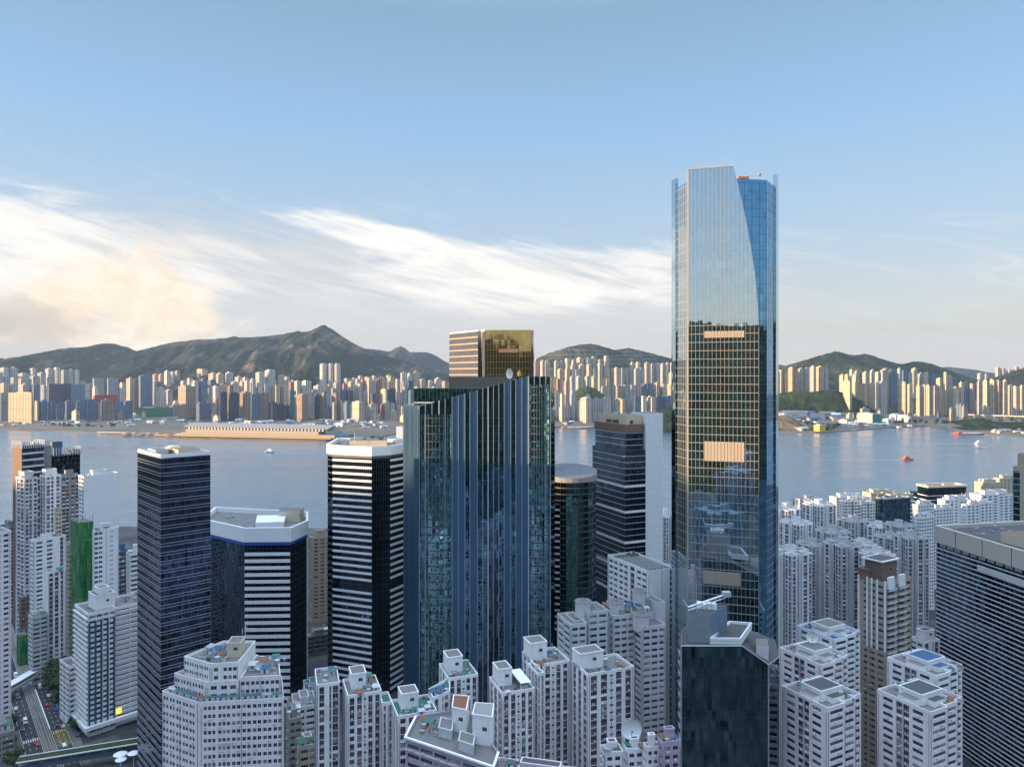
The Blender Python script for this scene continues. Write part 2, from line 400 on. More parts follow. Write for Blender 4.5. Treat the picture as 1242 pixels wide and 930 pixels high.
def hill_mat(name, rock=0.5, green=(0.022, 0.038, 0.033), terr=False):
    m, t, b = new_mat(name); g = t.add('ShaderNodeNewGeometry')
    a = t.noise(g.outputs['Position'], 0.0030, 8, 0.66, 0.7); d = t.noise(g.outputs['Position'], 0.028, 5, 0.65)
    s = t.add('ShaderNodeSeparateXYZ'); t.l.new(g.outputs['Position'], s.inputs[0])
    st = t.noise(t.comb(t.math('MULTIPLY', s.outputs[0], 0.012), 0, t.math('MULTIPLY', s.outputs[2], 0.003)), 1.0, 6, 0.7, 1.0)
    g2 = tuple(v * 0.35 for v in green); g3 = (green[0] * 1.9, green[1] * 1.55, green[2] * 1.2)
    cc = t.mix(t.sstep(d, 0.38, 0.66), g2, green); cc = t.mix(t.math('MULTIPLY', t.sstep(a, 0.5, 0.64), 0.7), cc, g3)
    rk = t.math('MULTIPLY', t.sstep(t.math('ADD', t.math('MULTIPLY', st, 0.6), t.math('MULTIPLY', a, 0.5)), 0.565, 0.70), rock)
    cc = t.mix(rk, cc, (0.20, 0.125, 0.095))
    if terr:      # quarried benches
        w_ = t.math('ADD', s.outputs[2], t.math('MULTIPLY', t.noise(g.outputs['Position'], 0.004, 4), 60.0))
        f = t.sstep(t.math('FRACT', t.math('DIVIDE', w_, 36.0)), 0.60, 0.72)
        win = t.math('MULTIPLY', t.sstep(s.outputs[2], 190, 240), t.sstep(a, 0.38, 0.52))
        cc = t.mix(t.math('MULTIPLY', t.math('MULTIPLY', f, win), 0.28), cc, (0.22, 0.17, 0.12))
    t.l.new(cc, b.inputs['Base Color']); b.inputs['Roughness'].default_value = 0.95; b.inputs['Specular IOR Level'].default_value = 0.1
    bp = t.add('ShaderNodeBump'); bp.inputs['Strength'].default_value = 0.9; bp.inputs['Distance'].default_value = 30
    t.l.new(t.math('ADD', d, t.math('MULTIPLY', st, 0.6)), bp.inputs['Height']); t.l.new(bp.outputs[0], b.inputs['Normal'])
    return m
mb = MB(); mb.quad((-11000, 700, 0), (11000, 700, 0), (11000, 5200, 0), (-11000, 5200, 0))
tag(mb.build('harbour_water', water_mat()), None, None, kind='structure')
# near shore: the island the viewer hovers over
M['street'] = ground_mat('street_ground', (0.055, 0.056, 0.06), (0.10, 0.098, 0.095), (0.035, 0.045, 0.03), 0.03)
mb = MB(); isl = [(-4000, -4200), (4000, -4200), (4000, 985), (600, 960), (200, 940), (-60, 900), (-300, 915), (-700, 930), (-1200, 1000), (-1600, 1400), (-4000, 1500)]
mb.prism(isl, -4, 5.0)
tag(mb.build('ground', M['street']), None, None, kind='structure')
# far shore
shore = [(-1500, 521), (-200, 521), (0, 520), (60, 521.5), (118, 524), (130, 527), (200, 529.5), (300, 532), (395, 534), (402, 533), (445, 531), (468, 528), (500, 521), (560, 519), (640, 518), (690, 517.3), (760, 519), (820, 519.5), (940, 523), (990, 524.2), (1040, 521), (1080, 518), (1120, 516), (1150, 516.5), (1163, 522), (1200, 526.5), (1242, 528.5), (2300, 533)]
sp = []
for px, py in shore: sp.append(GP(px, py, 3.0))
M['land'] = ground_mat('reclaimed_land', (0.17, 0.135, 0.10), (0.10, 0.10, 0.095), (0.05, 0.07, 0.035), 0.006)
mb = MB(); mb.prism(sp + [(11000, 13500), (-11000, 13500)], -3, 3.0)
tag(mb.build('far_shore_land', M['land']), None, None, kind='structure')

def hill(name, D, W, pts, mat, rough=0.14, seed=0.0, base=3.0, cols=260, rows=46):
    x0, x1 = pts[0][0], pts[-1][0]; mb = MB(); n = cols + 1
    def ridge(px):
        for (a, ya), (b, yb) in zip(pts, pts[1:]):
            if a <= px <= b:
                t = (px - a) / (b - a); return ya + (yb - ya) * t
        return pts[-1][1]
    for j in range(rows + 8):
        t = j / rows
        for i in range(n):
            px = x0 + (x1 - x0) * i / cols
            zr = ZY(ridge(px), D) - base; zr = max(zr, 1)
            wv = 0.12 * noise.noise(Vector((px * 0.02, seed, 0)))
            Y = D - (1 - t) * W * (1 + wv)
            X = PX(px, D) + (1 - t) * W * 0.35 * noise.noise(Vector((px * 0.012, t * 0.8, seed + 5)))
            q = min(t, 2 - t)
            prof = q ** 1.45
            g = (1 - abs(noise.noise(Vector((px * 0.035 + 1.5 * t, t * 1.1, seed)))) * 2.2) + 0.5 * (1 - abs(noise.noise(Vector((px * 0.10, t * 2.6, seed + 3)))) * 2.2)
            rg = noise.ridged_multi_fractal(Vector((X / 620, Y / 900, seed)), 0.9, 2.1, 5, 1.0, 2.0) - 1.1
            z = zr * (prof + rough * (g * 0.6 + rg * 0.9) * 4 * q * (1 - q)) + zr * 0.03 * noise.noise(Vector((px * 0.5, t * 14, seed))) * q
            if abs(t - 1) < 1e-6: z = zr * (1 + 0.010 * noise.noise(Vector((px * 0.9, 3, seed))) + 0.014 * noise.noise(Vector((px * 0.22, 8, seed))))
            mb.v.append((X, Y, base + z))
    for j in range(rows + 7):
        for i in range(cols):
            k = j * n + i; mb.f.append((k, k + 1, k + n + 1, k + n)); mb.m.append(0)
    o = mb.build(name, mat); tag(o, None, None, kind='structure')
    o.data.polygons.foreach_set('use_smooth', [True] * len(o.data.polygons))
    return o
hm = hill_mat('hill_scrub', 0.9); hm2 = hill_mat('hill_scrub_far', 0.3)
hill('mountain_range', 6200, 2100, [(-420, 450), (-200, 430), (-60, 430), (-20, 435), (0, 434), (12, 436), (22, 438.5), (40, 432), (72, 423), (100, 421), (118, 419), (126, 417), (133, 416), (142, 418), (150, 422), (165, 426), (185, 421), (205, 416), (235, 412), (262, 411), (274, 410), (283, 407.5), (290, 409), (305, 409), (330, 407), (345, 405), (355, 403), (362, 401.5), (368, 403), (378, 401), (385, 397.5), (391, 394.5), (394, 394), (397, 396), (404, 400), (415, 408), (430, 417), (445, 424), (470, 432), (490, 438), (510, 444), (540, 451), (600, 462)], hm, 0.16, 1.0, cols=420)
hill('distant_peaks', 9500, 2200, [(400, 430), (430, 425), (445, 423), (458, 424), (472, 426.5), (480, 422), (486, 419.5), (491, 422), (497, 427), (510, 427), (520, 427.5), (530, 432), (541, 439), (556, 444), (600, 452)], hm2, 0.12, 4.0)
hill('quarried_hill', 5600, 1500, [(560, 462), (620, 450), (640, 441), (650, 435), (665, 428.5), (690, 420.5), (703, 418), (715, 417), (727, 418.5), (737, 422), (745, 424.5), (752, 423.5), (762, 422), (772, 424), (785, 427), (800, 431), (815, 435), (840, 441), (880, 449), (930, 458)], hill_mat('hill_quarried', 0.3, terr=True), 0.05, 7.0)
hill('wooded_hill', 5000, 1300, [(890, 462), (920, 453), (945, 446), (965, 440), (985, 434), (1000, 429.5), (1013, 426), (1020, 427), (1028, 429.5), (1036, 431), (1043, 430), (1050, 429), (1058, 431), (1066, 434), (1085, 440), (1095, 441.5), (1103, 439.5), (1110, 438), (1120, 439), (1130, 441), (1150, 449), (1170, 457), (1190, 462), (1220, 466), (1260, 471)], hill_mat('hill_wood', 0.25, (0.024, 0.042, 0.026)), 0.12, 11.0)
hill('far_blue_hills', 10500, 2000, [(840, 446), (940, 441), (950, 443), (1000, 449), (1090, 449), (1130, 446), (1150, 445), (1165, 446.5), (1180, 448), (1195, 451), (1208, 452.5), (1225, 449), (1250, 446), (1300, 450), (1380, 456)], hm2, 0.1, 15.0)
hill('coastal_hill', 4700, 900, [(1165, 470), (1185, 465), (1200, 460), (1212, 456), (1222, 452.5), (1232, 449), (1242, 446.5), (1262, 442), (1290, 440), (1330, 446), (1400, 458)], hill_mat('hill_coast', 0.15, (0.022, 0.038, 0.024)), 0.1, 19.0, cols=140)

# the wooded hills on the island behind and to the left of the viewer: they throw the evening shade and stand mirrored in the glass
def lerp_t(tab, x):
    if x <= tab[0][0]: return tab[0][1]
    for (a, ya), (b, yb) in zip(tab, tab[1:]):
        if x <= b: return ya + (yb - ya) * (x - a) / (b - a)
    return tab[-1][1]
crest_w = [(-2200, 420), (-600, 340), (-300, 315), (-130, 302), (-34, 286), (28, 268), (110, 242), (200, 222), (300, 203), (450, 158), (700, 80), (1000, 15), (1300, 0)]
crest_s = [(-3000, 460), (-1500, 370), (-900, 330), (-600, 345), (-300, 322), (-50, 250), (200, 180), (600, 190), (1200, 330), (2500, 380)]
mb = MB(); gx = [-2700 + 28 * i for i in range(190)]; gy = [-2100 + 28 * j for j in range(122)]
for y in gy:
    for x in gx:
        hw = lerp_t(crest_w, y); dxx = abs(x + 1500 + 60 * noise.noise(Vector((y * .004, 2, 0)))) / (520 if x > -1500 else 900)
        a = hw * max(0, 1 - dxx) ** 1.15
        hs = lerp_t(crest_s, x); dyy = abs(y + 1150) / (640 if y > -1150 else 900)
        c = hs * max(0, 1 - dyy) ** 1.15
        z = max(a, c); s_ = min(1, z / 60)
        z += s_ * (7 * noise.noise(Vector((x * .06, y * .06, 0))) + 10 * noise.noise(Vector((x * .012, y * .012, 4))))
        mb.v.append((x, y, 4.0 + max(z, 0) if z > 1 else 3.5))
n = len(gx)
for j in range(len(gy) - 1):
    for i in range(n - 1):
        k = j * n + i
        if max(mb.v[q][2] for q in (k, k + 1, k + n, k + n + 1)) > 3.6: mb.f.append((k, k + 1, k + n + 1, k + n)); mb.m.append(0)
tag(mb.build('island_hills', hill_mat('island_wood', 0.1, (0.034, 0.055, 0.024))), None, None, kind='structure')

# ------------------------------------------------------------------ far shore city
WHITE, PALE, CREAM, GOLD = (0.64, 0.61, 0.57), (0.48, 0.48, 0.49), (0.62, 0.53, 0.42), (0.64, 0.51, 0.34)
PINK, RED, BROWN, BRONZE = (0.56, 0.42, 0.37), (0.42, 0.20, 0.15), (0.30, 0.20, 0.15), (0.36, 0.27, 0.20)
NAVY, BLUE, TEAL, GREY = (0.045, 0.065, 0.12), (0.12, 0.20, 0.32), (0.05, 0.22, 0.26), (0.34, 0.35, 0.37)
CDESC = {WHITE: 'white', PALE: 'pale grey', CREAM: 'cream', GOLD: 'golden', PINK: 'pinkish', RED: 'red brown', BROWN: 'brown', BRONZE: 'bronze', NAVY: 'dark navy', BLUE: 'blue', TEAL: 'teal', GREY: 'grey'}
far_list = []
def notched(poly, bay=5.5, dep=1.0):
    res = []; k = len(poly)
    for i in range(k):
        a, b, L, t, nn = edge(poly, i); m = max(1, int(L / bay / 2)) * 2 + 1
        for j in range(m):
            p, q = a + t * (L * j / m), a + t * (L * (j + 1) / m)
            if j % 2: p, q = p - nn * dep, q - nn * dep
            res += [tuple(p), tuple(q)] if (j % 2 or True) else []
    out_ = []
    for p in res:
        if not out_ or (Vector(p) - Vector(out_[-1])).length > 1e-4: out_.append(p)
    return out_
def far_tower(x0, x1, yt, row, c, lf=0.40, d=None, notch=True, label=None, name='high_rise', roofs=True, base=3.0, slab=None):
    x0 += rnd.uniform(-.25, .25); x1 += rnd.uniform(-.25, .25)
    DR = {'front': 3150, 'middle': 3700, 'back': 4350, 'hill': 4700}
    d = d or DR[row] + rnd.uniform(-90, 90)
    vd = math.degrees(math.atan(((x0 + x1) / 2 - CX) / FPX)); a = max(16, min(66, 30 - 0.95 * vd + rnd.uniform(-5, 5)))
    P = foot(x0, x0 + lf * (x1 - x0), x1, d, a)
    lim = 62.0                                          # keep the plan a sensible size
    F0, Rr, _, L = P
    def clampv(p):
        v = Vector(p) - Vector(F0); l = v.length
        return tuple(Vector(F0) + v * min(1, lim / l)) if l > lim and slab is None else p
    Rr, L = clampv(Rr), clampv(L)
    P = [F0, Rr, (Rr[0] + L[0] - F0[0], Rr[1] + L[1] - F0[1]), L]
    zt = ZY(yt, d); cx, cy = centre(P); mb = MB()
    Q = [(p[0] - cx, p[1] - cy) for p in P]
    mb.prism(notched(Q) if notch else Q, 0, zt - base)
    if roofs:
        for _ in range(rnd.choice((1, 1, 2, 3))):
            s = rnd.uniform(.16, .32); ox, oy = rnd.uniform(-.18, .18), rnd.uniform(-.18, .18)
            e1 = Vector(Q[1]) - Vector(Q[0]); e2 = Vector(Q[3]) - Vector(Q[0]); c0 = e1 * ox + e2 * oy
            q = [tuple(c0 + e1 * i * s + e2 * j * s) for i, j in ((-1, -1), (1, -1), (1, 1), (-1, 1))]
            mb.prism(q, zt - base - 0.1, zt - base + rnd.uniform(2.5, 7))
    o = mb.build(name, M['far'], loc=(cx, cy, base))
    k = rnd.uniform(.88, 1.08); o.color = (*(v * k for v in c), 1)
    if label: tag(o, label, 'high-rise')
    else: far_list.append((o, (x0 + x1) / 2, row, CDESC[c]))
    return o
F_ = far_tower
def rowof(row, c, *spans):
    for s in spans: F_(s[0], s[1], s[2], row, s[3] if len(s) > 3 else c, *( [s[4]] if len(s) > 4 else []))
# left third -------------------------------------------------------------
rowof('hill', PALE, (-14, -2, 448), (0, 11, 446, WHITE), (12, 22, 446), (36, 44, 447, WHITE), (55, 64, 447, WHITE), (65, 73, 446, WHITE), (74, 82, 449), (83, 89, 448, WHITE), (90, 96, 449, WHITE),
      (-30, -16, 450), (185, 191, 454, PINK), (192, 199, 454, PINK), (199, 207, 450, WHITE), (207, 212, 451), (212, 218, 450, PINK), (235, 252, 448, GOLD, .6), (253, 262, 453, GOLD, .6), (262, 272, 453, CREAM), (273, 283, 452, WHITE), (310, 321, 452, WHITE), (321, 334, 449, WHITE), (337, 347, 455, CREAM))
rowof('back', PALE, (-8, 4, 455), (2, 12, 456), (13, 21, 458), (22, 35, 453), (36, 46, 456), (45, 56, 452), (57, 66, 457), (104, 112, 466, WHITE), (22, 30, 459, PINK), (31, 38, 459, RED), (39, 46, 459, PINK), (285, 294, 457, CREAM), (252, 262, 461, BLUE),
      (97, 104, 463), (219, 227, 462), (227, 234, 459, WHITE), (168, 176, 463), (294, 302, 458), (303, 310, 460), (326, 335, 461, WHITE), (345, 352, 458, PALE), (352, 360, 462, WHITE), (136, 144, 462))
rowof('middle', PALE, (-12, 0, 466), (0, 11, 465, CREAM), (12, 22, 466), (23, 35, 466, CREAM), (36, 48, 467, BLUE), (145, 152, 465, WHITE), (153, 164, 459, CREAM), (164, 169, 465, BROWN), (185, 190, 463), (190, 200, 471, WHITE), (232, 241, 463, WHITE), (242, 251, 460, BLUE),
      (266, 276, 466, PINK), (276, 283, 468, BROWN), (280, 289, 463, CREAM), (290, 296, 463, GOLD, .6), (297, 303, 462, WHITE), (304, 310, 464), (311, 319, 464, WHITE), (320, 330, 466), (330, 340, 467, GOLD, .5), (341, 349, 468, CREAM), (350, 356, 463, RED), (357, 365, 462, PALE), (366, 378, 462, WHITE),
      (49, 58, 468), (112, 120, 470, WHITE), (200, 209, 473), (252, 258, 470), (258, 266, 468, WHITE))
rowof('front', NAVY, (47, 57, 486, BLUE), (58, 68, 487, BLUE), (69, 78, 489, BLUE, .2), (79, 92, 486, BLUE, .12), (92, 104, 486.5, BLUE, .12), (104, 117, 486, BLUE, .12), (123, 137, 485, BRONZE, .2), (139, 150, 487, BLUE, .15), (150, 161, 487, BLUE, .15),
      (238, 256, 489, BLUE, .2), (266, 276, 476, NAVY, .1), (277, 290, 477, NAVY, .1), (291, 304, 476, BRONZE, .55), (304, 316, 478, BLUE, .08), (316, 326, 477, BRONZE, .5), (326, 336, 488, NAVY), (336, 345, 490, NAVY), (344, 352, 492, NAVY), (351, 359, 474, TEAL, .1), (-14, -2, 480, GREY), (0, 10, 478, GREY, .1), (40, 47, 488, GOLD, .7),
      (258, 266, 484, PINK), (118, 123, 488, PALE))
# behind the tall dark slabs, up to the sloping tower ----------------------
rowof('hill', WHITE, (486, 494, 452), (494, 500, 453), (501, 509, 451, CREAM), (434, 441, 456, PALE), (442, 448, 457, CREAM), (450, 457, 456), (459, 466, 457), (417, 425, 459, PALE), (426, 433, 459), (468, 474, 455, CREAM))
rowof('back', PINK, (380, 393, 468, WHITE), (396, 403, 466, CREAM), (404, 413, 464), (414, 421, 466, RED), (422, 430, 463, CREAM), (431, 437, 460), (437, 444, 461, RED), (445, 450, 459, CREAM), (451, 456, 461, PALE), (456, 464, 460, RED), (464, 469, 461), (470, 478, 457, GOLD), (479, 486, 460, PALE), (487, 492, 463, WHITE), (493, 500, 462, NAVY), (500, 508, 466, PALE), (508, 516, 460, PINK), (517, 526, 462, WHITE), (527, 536, 459, CREAM), (536, 545, 463))
rowof('middle', CREAM, (428, 434, 468), (434, 439, 466, WHITE), (440, 446, 475), (412, 420, 473, BLUE), (420, 428, 474, NAVY), (447, 453, 474, PINK), (449, 455, 478, NAVY), (455, 462, 476, RED), (462, 470, 472, CREAM, .7), (470, 480, 472, NAVY, .1), (481, 487, 476, PINK), (488, 494, 470, PALE), (495, 502, 474, BLUE), (502, 510, 470, WHITE), (400, 408, 471, PALE), (510, 520, 474, PINK), (521, 530, 470, PALE), (531, 542, 473, CREAM), (378, 386, 473, PALE))
rowof('front', CREAM, (354, 374, 479, BRONZE, .6), (376, 381, 477, PINK), (381, 388, 479, NAVY, .3), (388, 396, 478, BRONZE, .6), (396, 401, 478, PALE), (402, 410, 478, BROWN, .7), (402, 409, 488, CREAM), (409, 417, 487, CREAM, .6), (417, 425, 488, BLUE), (427, 441, 487.5, CREAM, .6), (442, 449, 493.5, PINK, .6), (449, 457, 496, WHITE), (461, 466, 491, RED), (466, 472, 487.5, CREAM, .7), (472, 479, 490, PALE), (473, 481, 498, WHITE), (481, 492, 493, GOLD, .6), (492, 500, 495, CREAM), (500, 512, 490, PALE), (514, 524, 492, CREAM), (526, 540, 488, PALE), (540, 552, 494, CREAM))
# between the sloping tower and the tallest tower --------------------------
rowof('hill', CREAM, (640, 646, 437, PINK), (647, 654, 436, PINK), (655, 661, 438, CREAM), (661, 667, 438, CREAM), (672, 678, 438), (679, 684, 438, PALE), (685, 692, 435), (693, 698, 437, PALE), (699, 708, 434), (710, 717, 434.5), (717, 723, 433), (724, 731, 436, PALE), (732, 739, 432.5, CREAM),
      (764, 770, 440, CREAM), (771, 777, 439, GOLD), (781, 788, 440, CREAM), (788, 794, 441, WHITE), (795, 801, 440.5, WHITE), (801, 807, 441, WHITE), (807, 812, 440, PALE), (813, 819, 440, PALE))
rowof('back', CREAM, (676, 683, 448), (685, 691, 448), (692, 697, 443), (698, 704, 448, PALE), (702, 709, 442), (711, 718, 442), (718, 723, 447, PALE), (724, 731, 441), (733, 740, 446.5, CREAM), (741, 745, 448, PALE), (745, 752, 446.5), (752, 757, 447, PALE), (757, 763, 446.5), (763, 768, 447, PALE), (769, 774, 447, PALE), (775, 782, 447, PALE))
rowof('middle', PINK, (667, 674, 458, GOLD), (674, 680, 460, RED), (681, 686, 463, CREAM), (684, 690, 462), (691, 697, 456.5, PALE), (698, 706, 456.5, PALE), (709, 716, 456.5, PALE), (717, 724, 456.5, CREAM), (731, 740, 459, GOLD, .5), (741, 747, 468, PALE), (728, 735, 469.5, PALE), (735, 741, 470, PALE), (748, 755, 468), (755, 762, 467, PALE), (763, 770, 467, PALE), (769, 778, 467, PINK), (778, 785, 466, BLUE), (786, 792, 466, BLUE), (794, 801, 464, GOLD), (803, 809, 466, CREAM), (809, 817, 466, GOLD, .5), (811, 818, 452, CREAM))
rowof('front', PALE, (670, 678, 475), (679, 685, 478, CREAM), (683, 690, 479, PINK), (691, 698, 475, PALE), (700, 708, 486, WHITE), (709, 716, 479, PALE), (670, 680, 489, BLUE), (681, 692, 492, WHITE), (693, 702, 491, PALE))
for a_, b_, t_, c_, l_ in ((704, 718, 483, CREAM, .5), (718, 730, 483.5, PALE, .1), (730, 742, 482.5, PALE, .1), (743, 759, 484, GOLD, .75), (759, 768, 486, PALE, .3), (769, 777, 481.5, BLUE, .15), (777, 784, 481, WHITE, .4), (784, 796, 482, CREAM, .55), (796, 806, 481, BLUE, .1), (806, 817, 481, BLUE, .15)):
    F_(a_, b_, t_, 'front', c_, l_, d=2960 + rnd.uniform(0, 60))
# right of the tallest tower ---------------------------------------------
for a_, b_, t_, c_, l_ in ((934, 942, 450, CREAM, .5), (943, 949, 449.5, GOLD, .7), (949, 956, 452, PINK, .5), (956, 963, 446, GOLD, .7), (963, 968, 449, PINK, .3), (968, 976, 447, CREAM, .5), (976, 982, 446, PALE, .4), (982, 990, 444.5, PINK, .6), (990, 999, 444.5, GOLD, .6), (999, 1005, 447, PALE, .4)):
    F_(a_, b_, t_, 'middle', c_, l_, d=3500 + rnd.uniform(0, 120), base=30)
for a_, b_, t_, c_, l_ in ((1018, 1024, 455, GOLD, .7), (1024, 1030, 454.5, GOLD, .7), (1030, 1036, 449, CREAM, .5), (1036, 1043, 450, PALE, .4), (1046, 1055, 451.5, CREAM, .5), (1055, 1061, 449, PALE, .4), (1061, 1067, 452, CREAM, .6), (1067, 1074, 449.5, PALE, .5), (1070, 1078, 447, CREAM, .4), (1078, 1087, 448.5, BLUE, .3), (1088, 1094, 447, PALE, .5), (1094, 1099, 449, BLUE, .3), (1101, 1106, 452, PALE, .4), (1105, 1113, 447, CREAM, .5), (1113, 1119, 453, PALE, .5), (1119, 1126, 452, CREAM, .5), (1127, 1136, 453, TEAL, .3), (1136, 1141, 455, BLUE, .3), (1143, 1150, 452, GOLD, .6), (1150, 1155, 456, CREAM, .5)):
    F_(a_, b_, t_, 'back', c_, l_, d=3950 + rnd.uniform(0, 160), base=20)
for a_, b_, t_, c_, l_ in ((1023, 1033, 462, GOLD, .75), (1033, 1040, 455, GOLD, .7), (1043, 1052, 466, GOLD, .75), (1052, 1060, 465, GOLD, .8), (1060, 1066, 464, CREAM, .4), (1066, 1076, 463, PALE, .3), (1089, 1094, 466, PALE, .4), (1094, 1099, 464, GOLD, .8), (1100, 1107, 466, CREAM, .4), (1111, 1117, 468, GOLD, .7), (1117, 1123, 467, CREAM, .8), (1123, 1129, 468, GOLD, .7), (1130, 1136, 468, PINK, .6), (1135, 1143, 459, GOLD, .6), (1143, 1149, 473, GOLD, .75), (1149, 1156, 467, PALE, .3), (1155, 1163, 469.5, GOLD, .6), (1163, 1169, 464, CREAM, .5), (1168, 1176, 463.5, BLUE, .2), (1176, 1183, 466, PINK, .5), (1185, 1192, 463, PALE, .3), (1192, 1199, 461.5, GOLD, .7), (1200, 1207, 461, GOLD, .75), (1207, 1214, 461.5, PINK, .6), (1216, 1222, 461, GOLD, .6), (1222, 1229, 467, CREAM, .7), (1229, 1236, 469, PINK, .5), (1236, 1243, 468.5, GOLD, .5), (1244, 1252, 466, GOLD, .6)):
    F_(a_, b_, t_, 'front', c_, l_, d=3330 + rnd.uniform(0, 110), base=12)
for a_, b_, t_ in ((1207, 1214, 446), (1214, 1220, 447), (1222, 1227, 448), (1230, 1236, 445), (1237, 1243, 446), (1185, 1192, 453), (1193, 1199, 453.5)):
    F_(a_, b_, t_, 'hill', PINK, .5, d=6200, base=40)
# distinctive ones ---------------------------------------------------------
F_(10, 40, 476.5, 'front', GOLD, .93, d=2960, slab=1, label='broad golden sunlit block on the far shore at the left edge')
F_(58, 87, 465.5, 'middle', NAVY, .04, slab=1, notch=False, roofs=False, label='wide dark navy glass block on the far shore under white towers')
F_(86, 103, 466.5, 'middle', BLUE, .1, slab=1, notch=False, roofs=False, label='low blue block with curved end beside the wide navy block')
F_(112, 128, 458.5, 'back', GREY, .12, notch=False, roofs=False, label='left one of the twin dark glass towers below the left ridge')
F_(130, 148, 458.5, 'back', GREY, .06, notch=False, roofs=False, label='right one of the twin dark glass towers below the left ridge')
F_(168, 188, 455.5, 'middle', BLUE, .1, notch=False, label='tall blue glass tower on the far shore right of the red roofed block')
F_(210, 237, 468.5, 'front', BRONZE, .56, notch=False, label='square bronze tower with dark right side on the far shore')
F_(113, 143, 479.5, 'front', RED, .06, d=3230, slab=1, notch=False, roofs=False, label='wide block with bright red top on the far shore').color = (0.5, 0.05, 0.06, 1)
for k, (a_, b_) in enumerate(((388, 397), (398, 405), (405.5, 413))):
    d_ = 4500; zt = ZY(441.5, d_); mb = MB(); mb.cyl(0, 0, (b_ - a_) / 2 / FPX * d_, 0, zt - 100, 18); mb.cyl(0, 0, (b_ - a_) / 3.2 / FPX * d_, zt - 100.1, zt - 95, 14)
    o = mb.build('high_rise', M['far'], loc=(PX((a_ + b_) / 2, d_), d_, 100)); o.color = (0.66, 0.60, 0.55, 1)
    tag(o, ('leftmost', 'middle', 'rightmost')[k] + ' of three tall round towers below the pointed mountain', 'high-rise')
# label the rest by place: which landmark, which row, which one from the left
MARKS = [(-99, 22, 'at the far left edge'), (22, 58, 'above the golden block'), (58, 112, 'around the wide navy block'), (112, 168, 'around the twin dark towers'), (168, 236, 'beside the bronze tower'), (236, 266, 'right of the bronze tower'), (266, 300, 'below the pointed mountain left slope'), (300, 345, 'left below the pointed mountain'), (345, 400, 'below the pointed mountain'), (400, 440, 'right of the three round towers'), (440, 472, 'below the pointed mountain right slope'), (472, 660, 'just left of the sloping blue tower'),
         (660, 692, 'just right of the sloping blue tower'), (692, 725, 'below the terraced hill'), (725, 765, 'right below the terraced hill'), (765, 830, 'just left of the tallest tower'), (930, 1010, 'just right of the tallest tower'), (1010, 1060, 'below the wooded hill'), (1060, 1110, 'right below the wooded hill'), (1110, 1160, 'above the small bay'), (1160, 1200, 'behind the pale viaduct'), (1200, 1300, 'at the right edge')]
ORD = ['leftmost', 'second', 'third', 'fourth', 'fifth', 'sixth', 'seventh', 'eighth', 'ninth', 'tenth', 'eleventh', 'twelfth', 'thirteenth', 'fourteenth', 'fifteenth', 'sixteenth', 'seventeenth']
far_list.sort(key=lambda q: q[1])
cnt = {}
for o, x, row, cd in far_list:
    for a_, b_, mk in MARKS:
        if a_ <= x < b_: break
    rw = {'hill': 'top row', 'back': 'third row', 'middle': 'second row', 'front': 'front row'}[row]
    k = cnt.get((mk, row, cd), 0); cnt[(mk, row, cd)] = k + 1; o['_k'] = k; o['_q'] = f'{cd}|{rw}|{mk}'
for o, x, row, cd in far_list:
    cd_, rw, mk = o['_q'].split('|'); k = o['_k']; tot = cnt[(mk, row, cd)]
    lab = f'{cd_} far tower {mk}, {rw}' if tot == 1 else f'{ORD[k]} {cd_} far tower {mk}, {rw}'
    tag(o, lab, 'high-rise', 'high-rises on the far shore'); del o['_k']; del o['_q']
# ------------------------------------------------------------------ office towers on the near shore
def strip_mb(poly, edges, z0, z1, r, m=0):
    """slab that stands r proud of the chosen edges of an outline, mitred at shared corners"""
    mb = MB(); po = offset(poly, r); pi = offset(poly, -0.25)
    if edges is None: mb.ring(po, pi, z0, z1, m); return mb
    k = len(poly)
    for i in edges:
        j = (i + 1) % k
        nx = (i + 1) % k in edges; pv = (i - 1) % k in edges
        a, b, L, t, nn = edge(poly, i)
        A = po[i] if pv else tuple(a + nn * r); B = po[j] if nx else tuple(b + nn * r)
        mb.prism([A, B, pi[j] if nx else tuple(b - nn * .25), pi[i] if pv else tuple(a - nn * .25)], z0, z1, m, bottom=True)
    return mb
def copies(mesh_src, name, root, zs):
    """first object at zs[0], the rest share its mesh"""
    for z in zs[1:]:
        o = mesh_src.copy(); col.objects.link(o); o.parent = root; o.location = mesh_src.location + Vector((0, 0, z - zs[0]))
def bands(root, name, poly, edges, zs, h, r, mat):
    zs = list(zs); o = strip_mb(poly, edges, zs[0], zs[0] + h, r).build(name, mat, root); copies(o, name, root, zs)
def mullions(root, poly, edges, z0, z1, du, dz, wd, out_, mat, name='mullion_grid', vert=True, horiz=True, hw=None):
    for i in edges:
        a, b, L, t, nn = edge(poly, i); mb = MB(); n = max(1, round(L / du))
        if vert:
            for j in range(n + 1):
                p = a + t * (L * j / n); q0, q1 = p - t * wd / 2, p + t * wd / 2
                mb.prism([tuple(q0 + nn * out_), tuple(q1 + nn * out_), tuple(q1 - nn * .05), tuple(q0 - nn * .05)], z0, z1)
        if horiz:
            z = z0 + dz; hh = hw or wd
            while z < z1 - .2:
                mb.prism([tuple(a + nn * out_ * .8), tuple(b + nn * out_ * .8), tuple(b - nn * .05), tuple(a - nn * .05)], z, z + hh, bottom=True); z += dz
        mb.build(name, mat, root)
def frange(a, b, s):
    while a < b - 1e-6: yield a; a += s
def prism_part(root, name, poly, z0, z1, mats, mtop=None, bottom=False):
    mb = MB(); mb.prism(poly, z0, z1, 0, mtop, bottom); return mb.build(name, mats, root)
def parapet(root, poly, z, h, mat, th=0.35, name='parapet', out_=0.0):
    mb = MB(); mb.ring(offset(poly, out_), offset(poly, -th), z - 0.4, z + h); return mb.build(name, mat, root)
